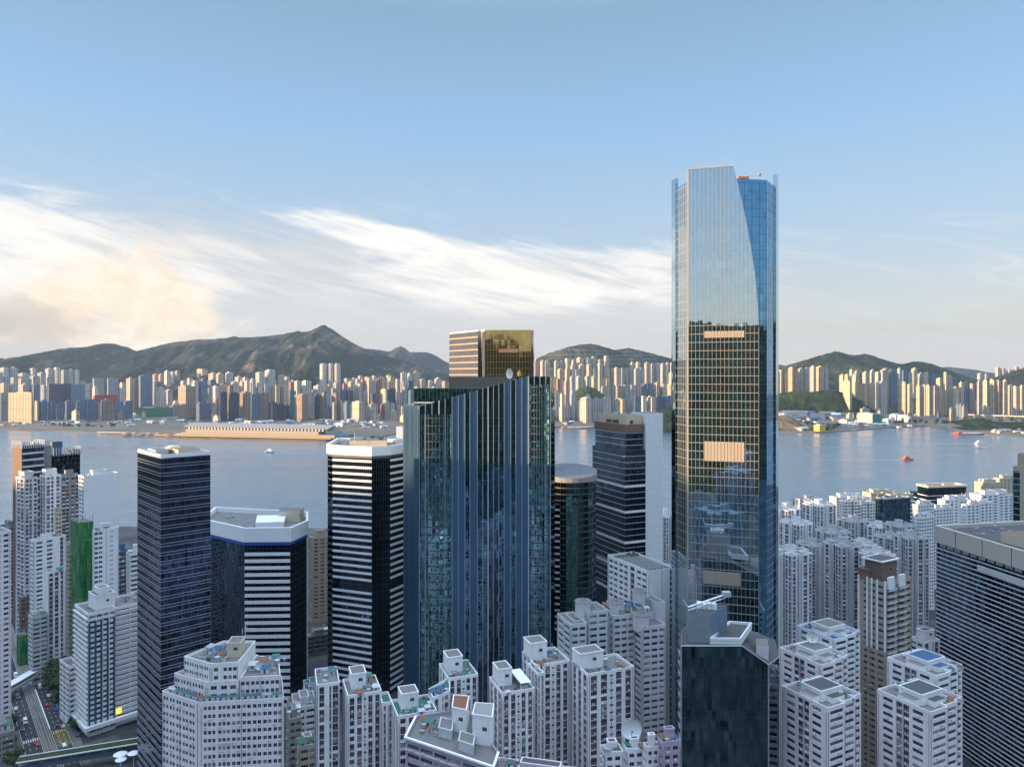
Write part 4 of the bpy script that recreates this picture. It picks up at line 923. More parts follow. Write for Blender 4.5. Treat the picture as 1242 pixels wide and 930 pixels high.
# --- small slanted black glass tower in front of the tallest one ------------------------------
def black_tower():
    d = 256; A, B2, C2 = (PX(826, d), d), (PX(932, d), d), (PX(945, d + 9), d + 9)
    Lf = (PX(822.5, d + 4), d + 4)
    poly = [Lf, A, B2, C2, (PX(940, d + 26), d + 26), (PX(836, d + 28), d + 28)]
    z1, z2 = ZY(783, d), ZY(806, d)
    root = thing('black_glass_tower', 'small black glass tower with slanted roof edge before the tallest skyscraper', 'office tower', (*centre(poly), 5))
    k = PX(900, d)
    polyA = [Lf, A, (k, d), (k + 2, d + 27), (PX(836, d + 28), d + 28)]
    polyB = [(k, d), B2, C2, (PX(940, d + 26), d + 26), (k + 2, d + 27)]
    mb = MB(); mb.prism(polyA, 5, z1, 0, 1); mb.prism(polyB, 5, [z1, z2, z2 - .8, z2 - .5, z1], 0, 1); mb.build('glazing', [M['g_ink'], M['roofdark']], root)
    mullions(root, [A, B2, C2, (C2[0], C2[1] + 20), (A[0], A[1] + 20)], [0], 5, z2 - .3, 1.5, 3.8, .08, .1, M['steel'])
    mb = MB(); mb.bar((A[0], d - .2, z1 + .1), (k, d - .2, z1 + .1), .18); mb.bar((k, d - .2, z1 + .1), (B2[0], d - .2, z2 + .1), .18); mb.bar((B2[0], d - .2, z2 + .1), (C2[0], C2[1], z2 - .6), .22); mb.bar((B2[0], d - .15, 5), (B2[0], d - .15, z2), .25); mb.bar((A[0], d - .1, 5), (A[0], d - .1, z1), .3)
    mb.build('edge_trim', M['metal'], root)
    zs = list(frange(z1 - 3.8 * 25, z1 - 2, 3.8)); m2 = MB(); z = zs[0]
    m2.prism([(Lf[0] - .05, Lf[1] - .3), (A[0] - .25, A[1] - .1), (A[0] - .1, A[1] + .1), (Lf[0] + .1, Lf[1])], z, z + 1.5, bottom=True)
    copies(m2.build('flank_panel', M['finlight'], root), 'flank_panel', root, zs)
    # ribbed plant block
    q = [(PX(833, d + 6), d + 4), (PX(858, d + 6), d + 3), (PX(880, d + 14), d + 13), (PX(846, d + 16), d + 16)]; zq = ZY(741, d + 6)
    prism_part(root, 'plant_block', q, z1 - .5, zq, [M['metal'], M['roofdark']], 1)
    mullions(root, q, [0, 1], z1, zq, 1.0, 9, .22, .3, M['fin'], horiz=False, name='rib_cladding')
    for k2 in range(4):
        p = lerp2(lerp2(q[0], q[1], .25 + .2 * k2), lerp2(q[3], q[2], .25 + .2 * k2), .5); mb = MB(); mb.cyl(p[0], p[1], .95, zq - .2, zq + 2.0, 12); mb.cyl(p[0] + .4, p[1] + 2.2, .8, zq - .2, zq + 1.8, 12); mb.build('cooling_tower', M['white_clean'], root)
    mb = MB(); e = Vector((*q[0], zq + 1)); f = Vector((q[2][0] - 1, q[2][1] - 3, zq + 5.0))
    mb.bar(e + Vector((0, 0, 1.2)), f, .35); mb.bar(e, f + Vector((0, 0, -1.2)), .25)
    for s_ in range(9): mb.bar(e.lerp(f, s_ / 9) + Vector((0, 0, 1.0)), e.lerp(f, (s_ + .5) / 9) + Vector((0, 0, -.4)), .1)
    mb.box(f.x - 1.4, f.x + 1.6, f.y - 1, f.y + 1, f.z - .8, f.z + 1.0); mb.bar(e + Vector((0, 0, 1)), e + Vector((-2, 0, 4.0)), .2)
    mb.build('roof_crane', M['finlight'], root)
    mb = MB(); mb.bar((q[0][0] + 3.4, q[0][1] + 1, zq), (q[0][0] + 3.4, q[0][1] + 1, zq + 12), .09); mb.build('mast', M['finlight'], root)
    mb = MB(); mb.bar((A[0] + .6, d + 2, z1), (A[0] + .6, d + 2, z1 + 5), .12); mb.bar((A[0] + .6, d + 2, z1 + 5), (A[0] + 1.4, d + 1, z1 + 6), .12); mb.bar((A[0] + .6, d + 2, z1 + 2.4), (A[0] - .6, d + 2, z1 + 4), .1); mb.build('davit', M['finlight'], root)
    deck = [(PX(860, d + 3), d + 2), (PX(897, d + 3), d + 1.5), (PX(912, d + 18), d + 18), (PX(885, d + 20), d + 20)]
    prism_part(root, 'roof_deck', deck, z1 - .3, z1 + 1.2, [M['white_clean'], M['roofdark']], 1); parapet(root, deck, z1 + 1.2, 1.0, M['white_clean'], .5)
    prism_part(root, 'roof_kiosk', [(PX(917, d + 5), d + 5), (PX(931, d + 5), d + 4), (PX(933, d + 10), d + 12), (PX(919, d + 10), d + 12)], z2 - 3, z2 + 5, [M['greywhite'], M['roof']], 1)
black_tower()

# --- long dark block with fine pale lines at the right edge ------------------------------------
def lined_block():
    A, B2 = (PX(1136, 384), 384.0), (PX(1300, 304), 304.0)
    poly = [A, B2, (B2[0] + 66, B2[1] + 12), (A[0] + 66, A[1] + 14)]
    zt = ZY(637, 384)
    root = thing('lined_office_block', 'broad dark block ruled with fine pale lines under a cream parapet, right edge', 'office block', (*centre(poly), 5))
    prism_part(root, 'glazing', poly, 5, zt - 2, [M['g_dark'], M['roofdark']], 1)
    zc = ZY(657, 384)
    mb = MB(); mb.ring(offset(poly, .7), offset(poly, -.8), zc, zt); mb.build('parapet', M['stone'], root)
    for u in (.18, .40, .62, .84):
        p = lerp2(A, B2, u); q = lerp2(A, B2, u + .004); prism_part(root, 'parapet_joint', [(p[0] - .78, p[1]), (q[0] - .78, q[1]), (q[0] - .68, q[1]), (p[0] - .68, p[1])], zc, zt, M['steel'])
    zs = list(frange(zc - 3.2 - 2.35 * 48, zc - 3, 2.35))
    bands(root, 'pale_line', poly, [0], [zs[i] for i in range(len(zs))], .42, .5, M['greywhite'])
    mb = MB()
    a, b, L, t, nn = edge(poly, 0)
    for g_ in range(14):
        for k in range(3):
            p = a + t * (3 + g_ * 5.4 + k * 1.35); mb.prism([tuple(p + nn * .45), tuple(p + t * 1.0 + nn * .45), tuple(p + t * 1.0 + nn * .02), tuple(p + nn * .02)], zc - 1.5, zc - .25, bottom=True)
    mb.build('vent_row', M['metal'], root)
    mullions(root, poly, [0], 5, zc - 3, 2.7, 2.35, .1, .12, M['steel'], horiz=False)
    p, q = a + t * L * .36, a + t * L * .98; prism_part(root, 'blank_panel', [tuple(p + nn * .6), tuple(q + nn * .6), tuple(q + nn * .03), tuple(p + nn * .03)], zc - 7.4, zc - 4.6, M['greywhite'], bottom=True)
    r0 = [(A[0] + 14, A[1] - 30), (A[0] + 22, A[1] - 66), (A[0] + 50, A[1] - 60), (A[0] + 42, A[1] - 24)]
    prism_part(root, 'plant_room', r0, zt - 2, zt + 3.2, [M['cream'], M['brown']], 1); clutter(root, [(A[0] + 8, A[1] - 20), (A[0] + 40, A[1] - 15), (A[0] + 40, A[1] + 5), (A[0] + 8, A[1])], zt - 2, 8, GEN, 31)
lined_block()
# ------------------------------------------------------------------ apartment towers: pierced walls with real window recesses
WMESH = {}
WM_O = ['frame', 'p_dark', 'p_mid', 'p_curt', 'p_red', 'maroon', 'greypanel', 'white_clean']
def wmesh(kind, w_, h, var):
    key = (kind, round(w_ * 4) / 4, round(h, 2), var)
    if key in WMESH: return WMESH[key]
    w2 = key[1] / 2; mb = MB()
    def q(x0, x1, z0, z1, y, m): mb.quad((x0, y, z0), (x1, y, z0), (x1, y, z1), (x0, y, z1), m)
    g = {'d': 1, 'm': 2, 'c': 3, 'r': 4}[var[0]]; z0 = 0
    if kind == 'S':                                     # full storey infill: slab edge, panel, glazing
        z0 = .92; q(-w2, w2, .0, z0, -.05, 5 if var[1:] == 'm' else 6 if var[1:] == 'g' else 7)
        mb.box(-w2, w2, -.22, 0, -.07, .09, 7)
    q(-w2, w2, z0, h, 0, g)
    f = .07
    q(-w2, w2, z0, z0 + f, -.05, 0); q(-w2, w2, h - f, h, -.05, 0); q(-w2, -w2 + f, z0 + f, h - f, -.05, 0); q(w2 - f, w2, z0 + f, h - f, -.05, 0)
    n = max(2, round(key[1] / .8))
    for i in range(1, n):
        x = -w2 + 2 * w2 * i / n; q(x - .035, x + .035, z0 + f, h - f, -.045, 0)
    if kind == 'S': q(-w2 + f, w2 - f, z0 + (h - z0) * .7, z0 + (h - z0) * .7 + .06, -.045, 0)
    WMESH[key] = mb.mesh('window', [M[k] for k in WM_O]); return WMESH[key]
ACM = {}
def acm():
    mb = MB(); mb.box(-.4, .4, -.42, 0, 0, .5); mb.cyl(0, -.44, .01, 0, .01, 4); ACM['a'] = mb.mesh('air_conditioner', [M['ac'], M['steel']])
acm()
def pierced(mb, a, b, z0, zt, fh, tokens, wins, r_, dep, pal, first=0):
    """wall between two ground points (outside on the right-hand side of a->b); collects the windows that go into its openings"""
    a, b = Vector(a), Vector(b); L = (b - a).length; t = (b - a) / L; nn = Vector((t.y, -t.x)); rz = math.atan2(t.y, t.x)
    tk = [(k[0], float(k[1:])) for k in tokens.split()]; tot = sum(w_ for _, w_ in tk); u = 0
    fac = facing(a, b, nn); nf = int((zt - 1.6 - z0) / fh); ztop = zt - 1.2
    def P(u, z, o=0.0): p = a + t * u + nn * o; return (p.x, p.y, z)
    for k, w_ in tk:
        w_ = w_ / tot * L; u0, u1 = u, u + w_; u = u1
        if k == 'W': mb.quad(P(u0, z0), P(u1, z0), P(u1, zt), P(u0, zt)); continue
        if k in 'Ss':
            zb = ztop - nf * fh
            if zb > z0 + .01: mb.quad(P(u0, z0), P(u1, z0), P(u1, zb), P(u0, zb))
            mb.quad(P(u0, ztop), P(u1, ztop), P(u1, zt), P(u0, zt))
            mb.quad(P(u0, zb), P(u0, zb, -dep), P(u0, ztop, -dep), P(u0, ztop)); mb.quad(P(u1, zb, -dep), P(u1, zb), P(u1, ztop), P(u1, ztop, -dep))
            mb.quad(P(u0, ztop, -dep), P(u1, ztop, -dep), P(u1, ztop), P(u0, ztop)); 
            for i in range(nf):
                z = ztop - (i + 1) * fh; v = r_.choice('dddddmmcr' if k == 'S' else 'dddmm') + r_.choice(pal)
                wins.append((P((u0 + u1) / 2, z, -dep), rz, 'S', w_, fh, v, fac, nn))
            continue
        # separate openings
        sill, head = (.95, 2.35) if k == 'O' else (1.3, 2.2)
        zl = z0
        for i in range(nf - 1, -1, -1):
            z = ztop - (i + 1) * fh; s, h = z + sill, z + head
            mb.quad(P(u0, zl), P(u1, zl), P(u1, s), P(u0, s)); zl = h; d2 = dep * .7
            mb.quad(P(u0, s, -d2), P(u0, s), P(u1, s), P(u1, s, -d2)) if False else mb.quad(P(u0, s), P(u1, s), P(u1, s, -d2), P(u0, s, -d2))
            mb.quad(P(u0, h, -d2), P(u1, h, -d2), P(u1, h), P(u0, h))
            mb.quad(P(u0, s), P(u0, s, -d2), P(u0, h, -d2), P(u0, h)); mb.quad(P(u1, s, -d2), P(u1, s), P(u1, h), P(u1, h, -d2))
            wins.append((P((u0 + u1) / 2, s, -d2), rz, 'O', w_, head - sill, r_.choice('dddddmmmcc'), fac, nn))
        mb.quad(P(u0, zl), P(u1, zl), P(u1, zt), P(u0, zt))
def apartments(root, blocks, wall, roofm='roof', fh=2.8, seed=1, maxw=96, nac=56, pal='mmmgw', dep=.45, inframe=True, ledges=None):
    """blocks: (outline, top, [token string or None per side]) ; every block is one 'block' part with its roof"""
    r_ = random.Random(seed); wins = []
    for poly, zt, specs in blocks:
        mb = MB(); k = len(poly)
        for i in range(k):
            a, b = poly[i], poly[(i + 1) % k]; tok = specs[i] if i < len(specs) else None
            if tok: pierced(mb, a, b, 5.0, zt, fh, tok, wins, r_, dep, pal)
            else: mb.quad((*a, 5), (*b, 5), (*b, zt), (*a, zt))
        pi = offset(poly, -.28)
        for i in range(k):
            j = (i + 1) % k
            mb.quad((*poly[i], zt), (*poly[j], zt), (*pi[j], zt), (*pi[i], zt)); mb.quad((*pi[j], zt - 1.1), (*pi[i], zt - 1.1), (*pi[i], zt), (*pi[j], zt))
        mb.poly([(*p, zt - 1.1) for p in pi], 1)
        mb.build('block', [M[wall], M[roofm]], root)
        if ledges:
            for i in range(k):
                if i < len(specs) and specs[i]:
                    a, b, L, t, nn = edge(poly, i)
    def key(w_):
        (x, y, z), fac = w_[0], w_[6]
        py = HY + (CZ - z) * FPX / y if y > 1 else 9999
        vis = fac and py < 945
        return (not vis, not fac, -z)
    wins.sort(key=key)
    own, rest = wins[:maxw], wins[maxw:]
    for p, rz, k, w_, h, v, fac, nn in own: inst(wmesh(k, w_, h, v), 'window', root, p, rz)
    if rest:
        mb = MB()
        for p, rz, k, w_, h, v, fac, nn in rest:
            me = wmesh(k, w_, h, v); c, s = math.cos(rz), math.sin(rz); n = len(mb.v)
            mb.v += [(p[0] + c * q.co.x - s * q.co.y, p[1] + s * q.co.x + c * q.co.y, p[2] + q.co.z) for q in me.vertices]
            for f in me.polygons: mb.f.append(tuple(n + i for i in f.vertices)); mb.m.append(f.material_index)
        mb.build('window_array', [M[k] for k in WM_O], root, kind='stuff')
    cand = [w_ for w_ in wins if w_[6]]; r_.shuffle(cand)
    cand.sort(key=lambda w_: key(w_)[0])
    vis = [w_ for w_ in cand if not key(w_)[0]]; r_.shuffle(vis)
    for poly, zt, specs in blocks:                       # rain pipes down the walls
        for i, tok in enumerate(specs):
            if not tok: continue
            a, b, L, t, nn = edge(poly, i)
            if not facing(a, b, nn) or L < 5: continue
            for u in ((.035, .965) if L < 12 else (.03, .5, .97)):
                p = a + t * L * u + nn * .12; m2 = MB(); m2.bar((p.x, p.y, max(5, zt - 70)), (p.x, p.y, zt - r_.uniform(.5, 3)), .09); m2.build('rain_pipe', M['greypanel'] if r_.random() < .5 else M['metal'], root)
    for p, rz, k, w_, h, v, fac, nn in vis[:nac]:
        off = r_.uniform(-.25, .25) * w_; t = Vector((math.cos(rz), math.sin(rz)))
        if k == 'S': q = Vector(p[:2]) + t * off + nn * .02; zz = p[2] + .3
        else: q = Vector(p[:2]) + t * off + nn * (dep * .7 + .01); zz = p[2] - .56
        inst(ACM['a'], 'air_conditioner', root, (q.x, q.y, zz), rz)
def core(root, poly, z0, z1, wall='white', roofm='roof', nm='stair_tower', win=True):
    mb = MB(); k = len(poly); mb.prism(poly, z0, z1 - .01, 0, 1); mb.ring(offset(poly, .12), offset(poly, -.25), z1 - .35, z1 + .25); mb.build(nm, [M[wall], M[roofm]], root)
    if win:
        a, b, L, t, nn = edge(poly, 0); p = a + t * L * .62 + nn * .01; inst(wmesh('O', 1.5, 1.2, 'd'), 'window', root, (p.x + nn.x * .06, p.y + nn.y * .06, z0 + (z1 - z0) * .5), math.atan2(t.y, t.x))
def roots(name, label, cat, poly, group=None):
    c = centre(poly); return thing(name, label, cat, (c[0], c[1], 5), group)
FT = 'W.7 S1.5 W.9 S1.5 W.6 o.9 W.6 S1.4 W.9 S1.4 W.7'; LT = 'W.6 S1.2 W.8 S1.2 W.8 S1.2 W.6'; FW = 'W1 S1.8 W1.9 s.7 W.5 S2 W.6'
GA = 'white apartment towers before the blue tower'
def squat(P, m=15.0):
    F0, L = Vector(P[0]), Vector(P[3]); v = L - F0
    if v.length > m: v = v / v.length * m
    return [P[0], P[1], tuple(Vector(P[1]) + v), tuple(F0 + v)]
def slim_tower(label, P, zt, wing=None, wing_z=None, corez=4.5, core_uv=(.18, .62, .45, .95), seed=1, roof2='roof', extra=None, plants=4, nback='W1 O1.2 W1 O1.2 W1 O1.2 W1'):
    P = squat(P); wing = squat(wing) if wing and len(wing) == 4 and abs((Vector(wing[0]) - Vector(wing[3])).length) > 14 else wing
    root = roots('apartment_tower', label, 'apartment tower', P, GA)
    bl = [(P, zt, [FT, nback, nback, LT])]
    if wing: bl.append((wing, wing_z, [FW, None, nback, LT]))
    if extra: bl += extra
    apartments(root, bl, 'white', roof2, seed=seed)
    core(root, sub(P, *core_uv), zt - 1.1, zt + corez)
    clutter(root, sub(P, 0, 1, 0, .45), zt - 1.1, 11, OLD, seed, .62, .08); clutter(root, sub(P, .62, 1, .4, 1), zt - 1.1, 6, OLD, seed + 50, .62, .08)
    if wing: clutter(root, wing, wing_z - 1.1, 8, OLD, seed + 90, .65, .08)
    a = sub(P, 0, 1, 0, 1)
    return root
z = ZY(843, 258)
P = foot(402, 421.5, 463, 258, 20); slim_tower('white apartment tower with red window strips below the white striped tower', P, z, foot(376, 384, 412, 262, 18), z + 2.2, seed=2)
P = foot(474, 482.5, 530, 248, 20); slim_tower('white apartment tower with yellow-green roof court, second from left below the sloping tower', P, ZY(868, 248), [lerp2(P[1], P[2], .45), (PX(545, 262), 264), (PX(545, 272), 276), P[2]], ZY(840, 262), seed=3, extra=[(foot(459, 464, 476, 258, 20), ZY(852, 258), [FW, None, None, LT])], roof2='roofgreen')
P = foot(503, 544, 580, 272, 20); slim_tower('white apartment tower with teal roof below the left glass bay of the sloping tower', P, ZY(822, 272), seed=4, corez=5.5, roof2='roofgreen', core_uv=(.1, .6, .35, .85))
P = foot(580, 609, 648, 257, 20); slim_tower('white apartment tower with a white awning on its roof, bottom centre', P, ZY(840, 257), seed=5, corez=5.2, core_uv=(.1, .52, .5, .98))
P5 = P
P = foot(604, 650, 691, 276, 20); slim_tower('white apartment tower rising behind the one with the white awning', P, ZY(806, 276), seed=6, corez=6.0, core_uv=(.0, .5, .4, .9), extra=[(foot(640, 652, 660, 270, 20), ZY(816, 270), [FW, None, None, LT])])
P = foot(693, 713, 769, 266, 22); slim_tower('white apartment tower with dry planting on its roof, in front of the beige round-tank block', P, ZY(817, 266), seed=7, corez=5.0, core_uv=(.0, .5, .45, .95))
aw = sub(P5, .62, .95, .05, .45); mb = MB(); zz = ZY(840, 257)
mb.prism(aw, zz + 1.6, [zz + 1.7, zz + 1.7, zz + 2.2, zz + 2.2], bottom=True); [mb.bar((*p, zz - 1.1), (*p, zz + 1.7), .07) for p in aw]
tag(mb.build('awning', M['white_clean']), 'white canvas awning on the roof of the bottom-centre apartment tower', 'awning')

# beige-grey block with round water tanks
P = foot(674, 692, 812, 316, 18); zt = ZY(757, 316)
root = roots('apartment_block', 'grey-white apartment block with round rooftop tank houses', 'apartment block', P)
BF = 'W.5 O1.6 W.5 O1.6 W.5'; BL = 'W.4 O1.5 W.4 O1.5 W.4'
bl = [(sub(P, .0, .16, .0, .9), zt, [BF, None, BL, BL]), (sub(P, .20, .40, .18, .9), zt + 3.5, [BF, None, BL, BL]), (sub(P, .44, .66, .1, .9), zt + 1.0, [BF + ' O1.6 W.5', None, BL, BL]), (sub(P, .66, .90, -.28, .6), zt - 3.0, [BF + ' O1.2 W.5', BL, BL, BL]), (sub(P, .905, 1.0, .2, .9), zt + 4.0, [None, BL, None, None]), (sub(P, .08, .95, .3, .88), zt - .5, [])]
apartments(root, bl, 'greywhite', 'roof', seed=11, fh=2.9, nac=30)
for u, v, dz, rr in ((.2, .5, 3.5, 3.6), (.52, .45, 2.0, 3.8), (.70, -.02, -2.0, 3.9), (.80, .62, 5.0, 3.2)):
    p = sub(P, u, 1, v, 1)[0]; mb = MB(); mb.cyl(p[0], p[1], rr, zt + dz - 4, zt + dz + 3.2, 8, 0, 1); mb.cyl(p[0], p[1], rr + .35, zt + dz + 3.2, zt + dz + 3.6, 8, 0, 1); mb.build('tank_house', [M['greywhite'], M['roof']], root)
    [inst(KIT['pipe_run'], 'pipe_run', root, (p[0], p[1] + q, zt + dz + 3.6), .3, (.6, .6, .8)) for q in (-1.2, 1.2)]
clutter(root, sub(P, .2, .9, .1, .8), zt + 1, 14, OLD, 15, .9)
# pale office-like block with gridded windows right of it, under the white slab
P = foot(737, 786, 819, 348, 26); zt = ZY(692, 348)
root = roots('apartment_block', 'pale block with a flat striped roof and a window grid, left of the tallest skyscraper', 'apartment block', P)
apartments(root, [(P, zt, ['W6 s1 W.5', None, None, 'W.5 O1.1 W.3 O1.1 W.5 O1.1 W.3 O1.1 W.7 s1.2 W.7 O1.1 W.3 O1.1 W.5'])], 'white', 'roofdark', seed=13, fh=3.0, nac=10, pal='wg')
for k in range(7):
    q = sub(P, .08 + .13 * k, .12 + .13 * k, .1, .8); prism_part(root, 'roof_rib', q, zt - 1.1, zt - .5, M['metal'])
clutter(root, sub(P, .5, 1, .75, 1), zt - 1.1, 4, ['planter'], 4, 1.2)

# right-hand towers with pale ribbon windows
RF = 'W.5 O2.3 W.55 O2.1 W.5 O1.7 W.35'; RL = 'W.9 O1.5 W.5 S.9 W.15 S.9 W.5 O1.5 W1.1'
GR = 'pinkish white ribbon-window towers at bottom right'
def ribbon_tower(label, P, zt, seed, roof='roof', corem='roofdark', bits=6, kinds=OLD):
    root = roots('apartment_tower', label, 'apartment tower', P, GR)
    q = P
    # plan stepped twice on the right-hand front like the real one
    b1 = sub(P, 0, .45, 0, 1); b2 = sub(P, .45, .78, .05, 1); b3 = sub(P, .78, 1.0, .11, 1)
    apartments(root, [(b1, zt, ['W.45 O2.3 W.45', None, 'W1 O1 W1', RL]), (b2, zt - .02, ['W.3 O2 W.4', None, 'W1 O1 W1', None]), (b3, zt - .04, ['W.35 O1.7 W.35', 'W1 O1.5 W1 O1.5 W1', 'W1 O1 W1', None])], 'pinkwhite' if seed % 2 else 'white', roof, seed=seed, fh=2.75, nac=34, pal='wgg')
    c = sub(P, .18, .72, .28, .72); core(root, c, zt - 1.1, zt + 2.6, 'white', corem, win=False); prism_part(root, 'plant_box', sub(P, .30, .60, .14, .28), zt - 1.1, zt + .9, [M['white'], M[corem]], 1); prism_part(root, 'plant_box', sub(P, .02, .18, .3, .62), zt - 1.1, zt + 1.2, [M['white'], M['roof']], 1)
    clutter(root, sub(P, .2, 1, .72, 1), zt - 1.1, bits + 3, kinds, seed + 3, .55, .06); clutter(root, sub(P, .5, 1, .02, .26), zt - 1.1, bits, kinds, seed + 9, .55, .06)
    return root, c
ribbon_tower('white apartment tower with black rooftop, front one right of the black tower', foot(948, 1004, 1051, 250, 27), ZY(858, 250), 21)
r2, c = ribbon_tower('pinkish white apartment tower with a rooftop satellite dish right of the black tower', foot(945.5, 996, 1034.5, 286, 27), ZY(806, 286), 23, corem='roof')
p = sub(c, .62, 1, .7, 1)[0]; inst(KIT['satellite_dish'], 'satellite_dish', r2, (p[0], p[1], ZY(806, 286) + 2.6), -.4, (1.9, 1.9, 1.9))
ribbon_tower('white apartment tower with a blue roof terrace, rearmost beside the black tower', foot(966.5, 1012, 1048.5, 316, 27), ZY(775, 316), 24, roof='roofblue', corem='roof')
ribbon_tower('white apartment tower with cluttered brown roof terraces beside the lined block', foot(1064, 1129, 1175, 248, 27), ZY(863, 248), 25, bits=10)
ribbon_tower('white apartment tower with pale blue roof slab beside the lined block', foot(1076, 1136, 1174, 280, 27), ZY(819, 280), 26, corem='roofblue')
# tall beige tower with corniced brown head
P = foot(1040, 1074, 1106, 330, 30); zt = ZY(707, 330)
root = roots('apartment_tower', 'slim beige apartment tower with white ribs, balconies and a brown corniced head', 'apartment tower', P)
apartments(root, [(P, zt, ['W.3 O1.7 W.5 O1.7 W.5 O1 W.3', 'W1 O1 W1 O1 W1', None, 'W1.4 O.8 W.5 O1.2 W.6 O1.2 W.5'])], 'beige', 'roof', seed=31, fh=2.9, nac=16, dep=.7)
hd = sub(P, .12, .68, .25, .85); core(root, hd, zt - 1.1, zt + 9, 'brown', 'roofdark', 'roof_head'); mb = MB(); mb.ring(offset(hd, 1.0), offset(hd, -.3), zt + 8.6, zt + 9.1); mb.build('cornice', M['white_clean'], root)
core(root, sub(P, .0, .2, .6, .98), zt - 1.1, zt + 4, 'brown', 'roof', win=False)
a, b, L, t, nn = edge(P, 3)
for u in (.03, .34, .50, .70, .97):
    p = a + t * L * u; q = p + t * .7; prism_part(root, 'white_rib', [tuple(p + nn * .5), tuple(q + nn * .5), tuple(q), tuple(p)], zt - 32, zt + .8, M['white_clean'])
a, b, L, t, nn = edge(P, 0)
for u0, u1 in ((.06, .36), (.46, .76)):
    p, q = a + t * L * u0, a + t * L * u1; z0 = zt - 1.2 - 2.9 * 31
    mb = MB(); mb.prism([tuple(p + nn * 1.1), tuple(q + nn * 1.1), tuple(q), tuple(p)], z0, z0 + .15, bottom=True); mb.prism([tuple(p + nn * 1.1), tuple(q + nn * 1.1), tuple(q + nn * 1.0), tuple(p + nn * 1.0)], z0 + .15, z0 + 1.0)
    copies(mb.build('balcony', M['greywhite'], root), 'balcony', root, [z0 + 2.9 * k for k in range(31)])
    prism_part(root, 'white_fin', [tuple(p + nn * .9), tuple(p + t * (L * .22) + nn * .9), tuple(p + t * (L * .22)), tuple(p)], zt - 3, zt + 2.5, M['white_clean'])
# lower white house between it and the lined block
P = foot(1104, 1120, 1140, 362, 20); zt = ZY(778, 362); root = roots('apartment_block', 'low white house squeezed between the beige tower and the lined dark block', 'apartment block', P)
apartments(root, [(P, zt, [FW, None, None, BL])], 'white', 'roofdark', seed=33, nac=4); core(root, sub(P, .3, .9, .3, .9), zt - 1.1, zt + 4, 'white', 'roofdark')

# big old block with stepped rooftop shanties, lower left
Fp, Rp, Lp = (-110.2, 250.0), (-81.4, 253.4), (-127.6, 259.2); Pq = [Fp, Rp, (-88, 272), (-118, 280), Lp]; zt = 85.4
root = roots('apartment_block', 'large old white block with small windows and stepped rooftop shanties, lower left', 'apartment block', Pq)
GF = 'W.9 O.6 W.2 O.6 W.2 O.6 W.5 O.6 W.2 O.6 W.2 O.6 W.35'; GF2 = ' O.7 W.2 O.7 W.35' * 5; GL = 'W.3' + ' O.6 W.22 O.6 W.45' * 5 + ' W.7'
apartments(root, [(Pq, zt, [GF + GF2, 'W1 O1 W1 O1 W1', None, 'W1 O1 W1 O1 W1', GL])], 'pinkwhite', 'roof', seed=41, fh=2.85, nac=46, dep=.3)
up1 = [(-108.4, 252.3), (-97.6, 253.6), (-99, 277), (-113, 277), (-123.5, 259.8)]
apartments(root, [([(p[0], p[1]) for p in up1], zt + 6.2, ['W.5 O.7 W.5 O.7 W.4 O.7 W.3', None, None, None, GL])], 'pinkwhite', 'roof', seed=42, fh=2.85, nac=6, dep=.3, maxw=40)
up2 = [(-107.6, 254.0), (-98.3, 255.2), (-99.6, 276), (-112, 276), (-120.4, 260.8)]
apartments(root, [(up2, zt + 12.0, ['W.5 O.7 W.9 O.6 W.2 O.6 W.2 O.6 W.3', None, None, None, GL])], 'white', 'roof', seed=43, fh=2.85, nac=6, dep=.3, maxw=60)
up3 = [(-97.2, 253.8), (-83.2, 255.5), (-88.6, 270), (-98.6, 274)]
apartments(root, [(up3, zt + 7.2, ['W.3' + ' O.7 W.25 O.7 W.4' * 4, None, None, None])], 'pinkwhite', 'roof', seed=44, fh=2.85, nac=6, dep=.3, maxw=60)
quad2 = [(-107, 256), (-100, 257), (-101, 274), (-116, 268)]
core(root, [(-105, 262), (-100.2, 262.5), (-101, 269), (-106, 269)], zt + 10.9, zt + 16, 'cream', 'roof')
clutter(root, quad2, zt + 10.9, 10, OLD, 45, .9); clutter(root, [(-119, 262), (-110, 256), (-106, 266), (-113, 271)], zt + 10.9, 9, OLD, 46, .9); clutter(root, up3, zt + 6.1, 14, OLD, 47, .9)
for k, (q, n) in enumerate((([(-126.6, 259.0), (-110.6, 251.0), (-109.8, 252.4), (-124, 259.6)], 5), ([(-109, 251.0), (-98, 252.1), (-98, 253.2), (-108.2, 252.1)], 3), ([(-96.5, 252.3), (-82.2, 253.9), (-82.4, 255.2), (-96.6, 253.6)], 4))):
    F0, Rr = Vector(q[0]), Vector(q[1]); rz = math.atan2((Rr - F0).y, (Rr - F0).x)
    for i in range(n):
        p = F0 + (Rr - F0) * ((i + .5) / n) + (Vector(q[3]) - F0) * .5
        inst(KIT[rnd.choice(('roof_shed_blue', 'roof_shed_green', 'roof_shed', 'roof_shed_green', 'roof_shed_rust'))], 'roof_shed', root, (p.x, p.y, zt - 1.1 + 1.0), rz, (1.0, .42, .55))
inst(KIT['satellite_dish'], 'satellite_dish', root, (-93, 262, zt + 6.1), .3, (1.2, 1.2, 1.2))
for x, y in ((-101, 266), (-100.5, 267.5), (-112, 262), (-109, 260), (-100.8, 269)): inst(KIT['antenna_mast'], 'antenna_mast', root, (x, y, zt + (16 if x > -106 and y > 261 else 10.9)), rnd.uniform(0, 2), (1.2, 1.2, .9))

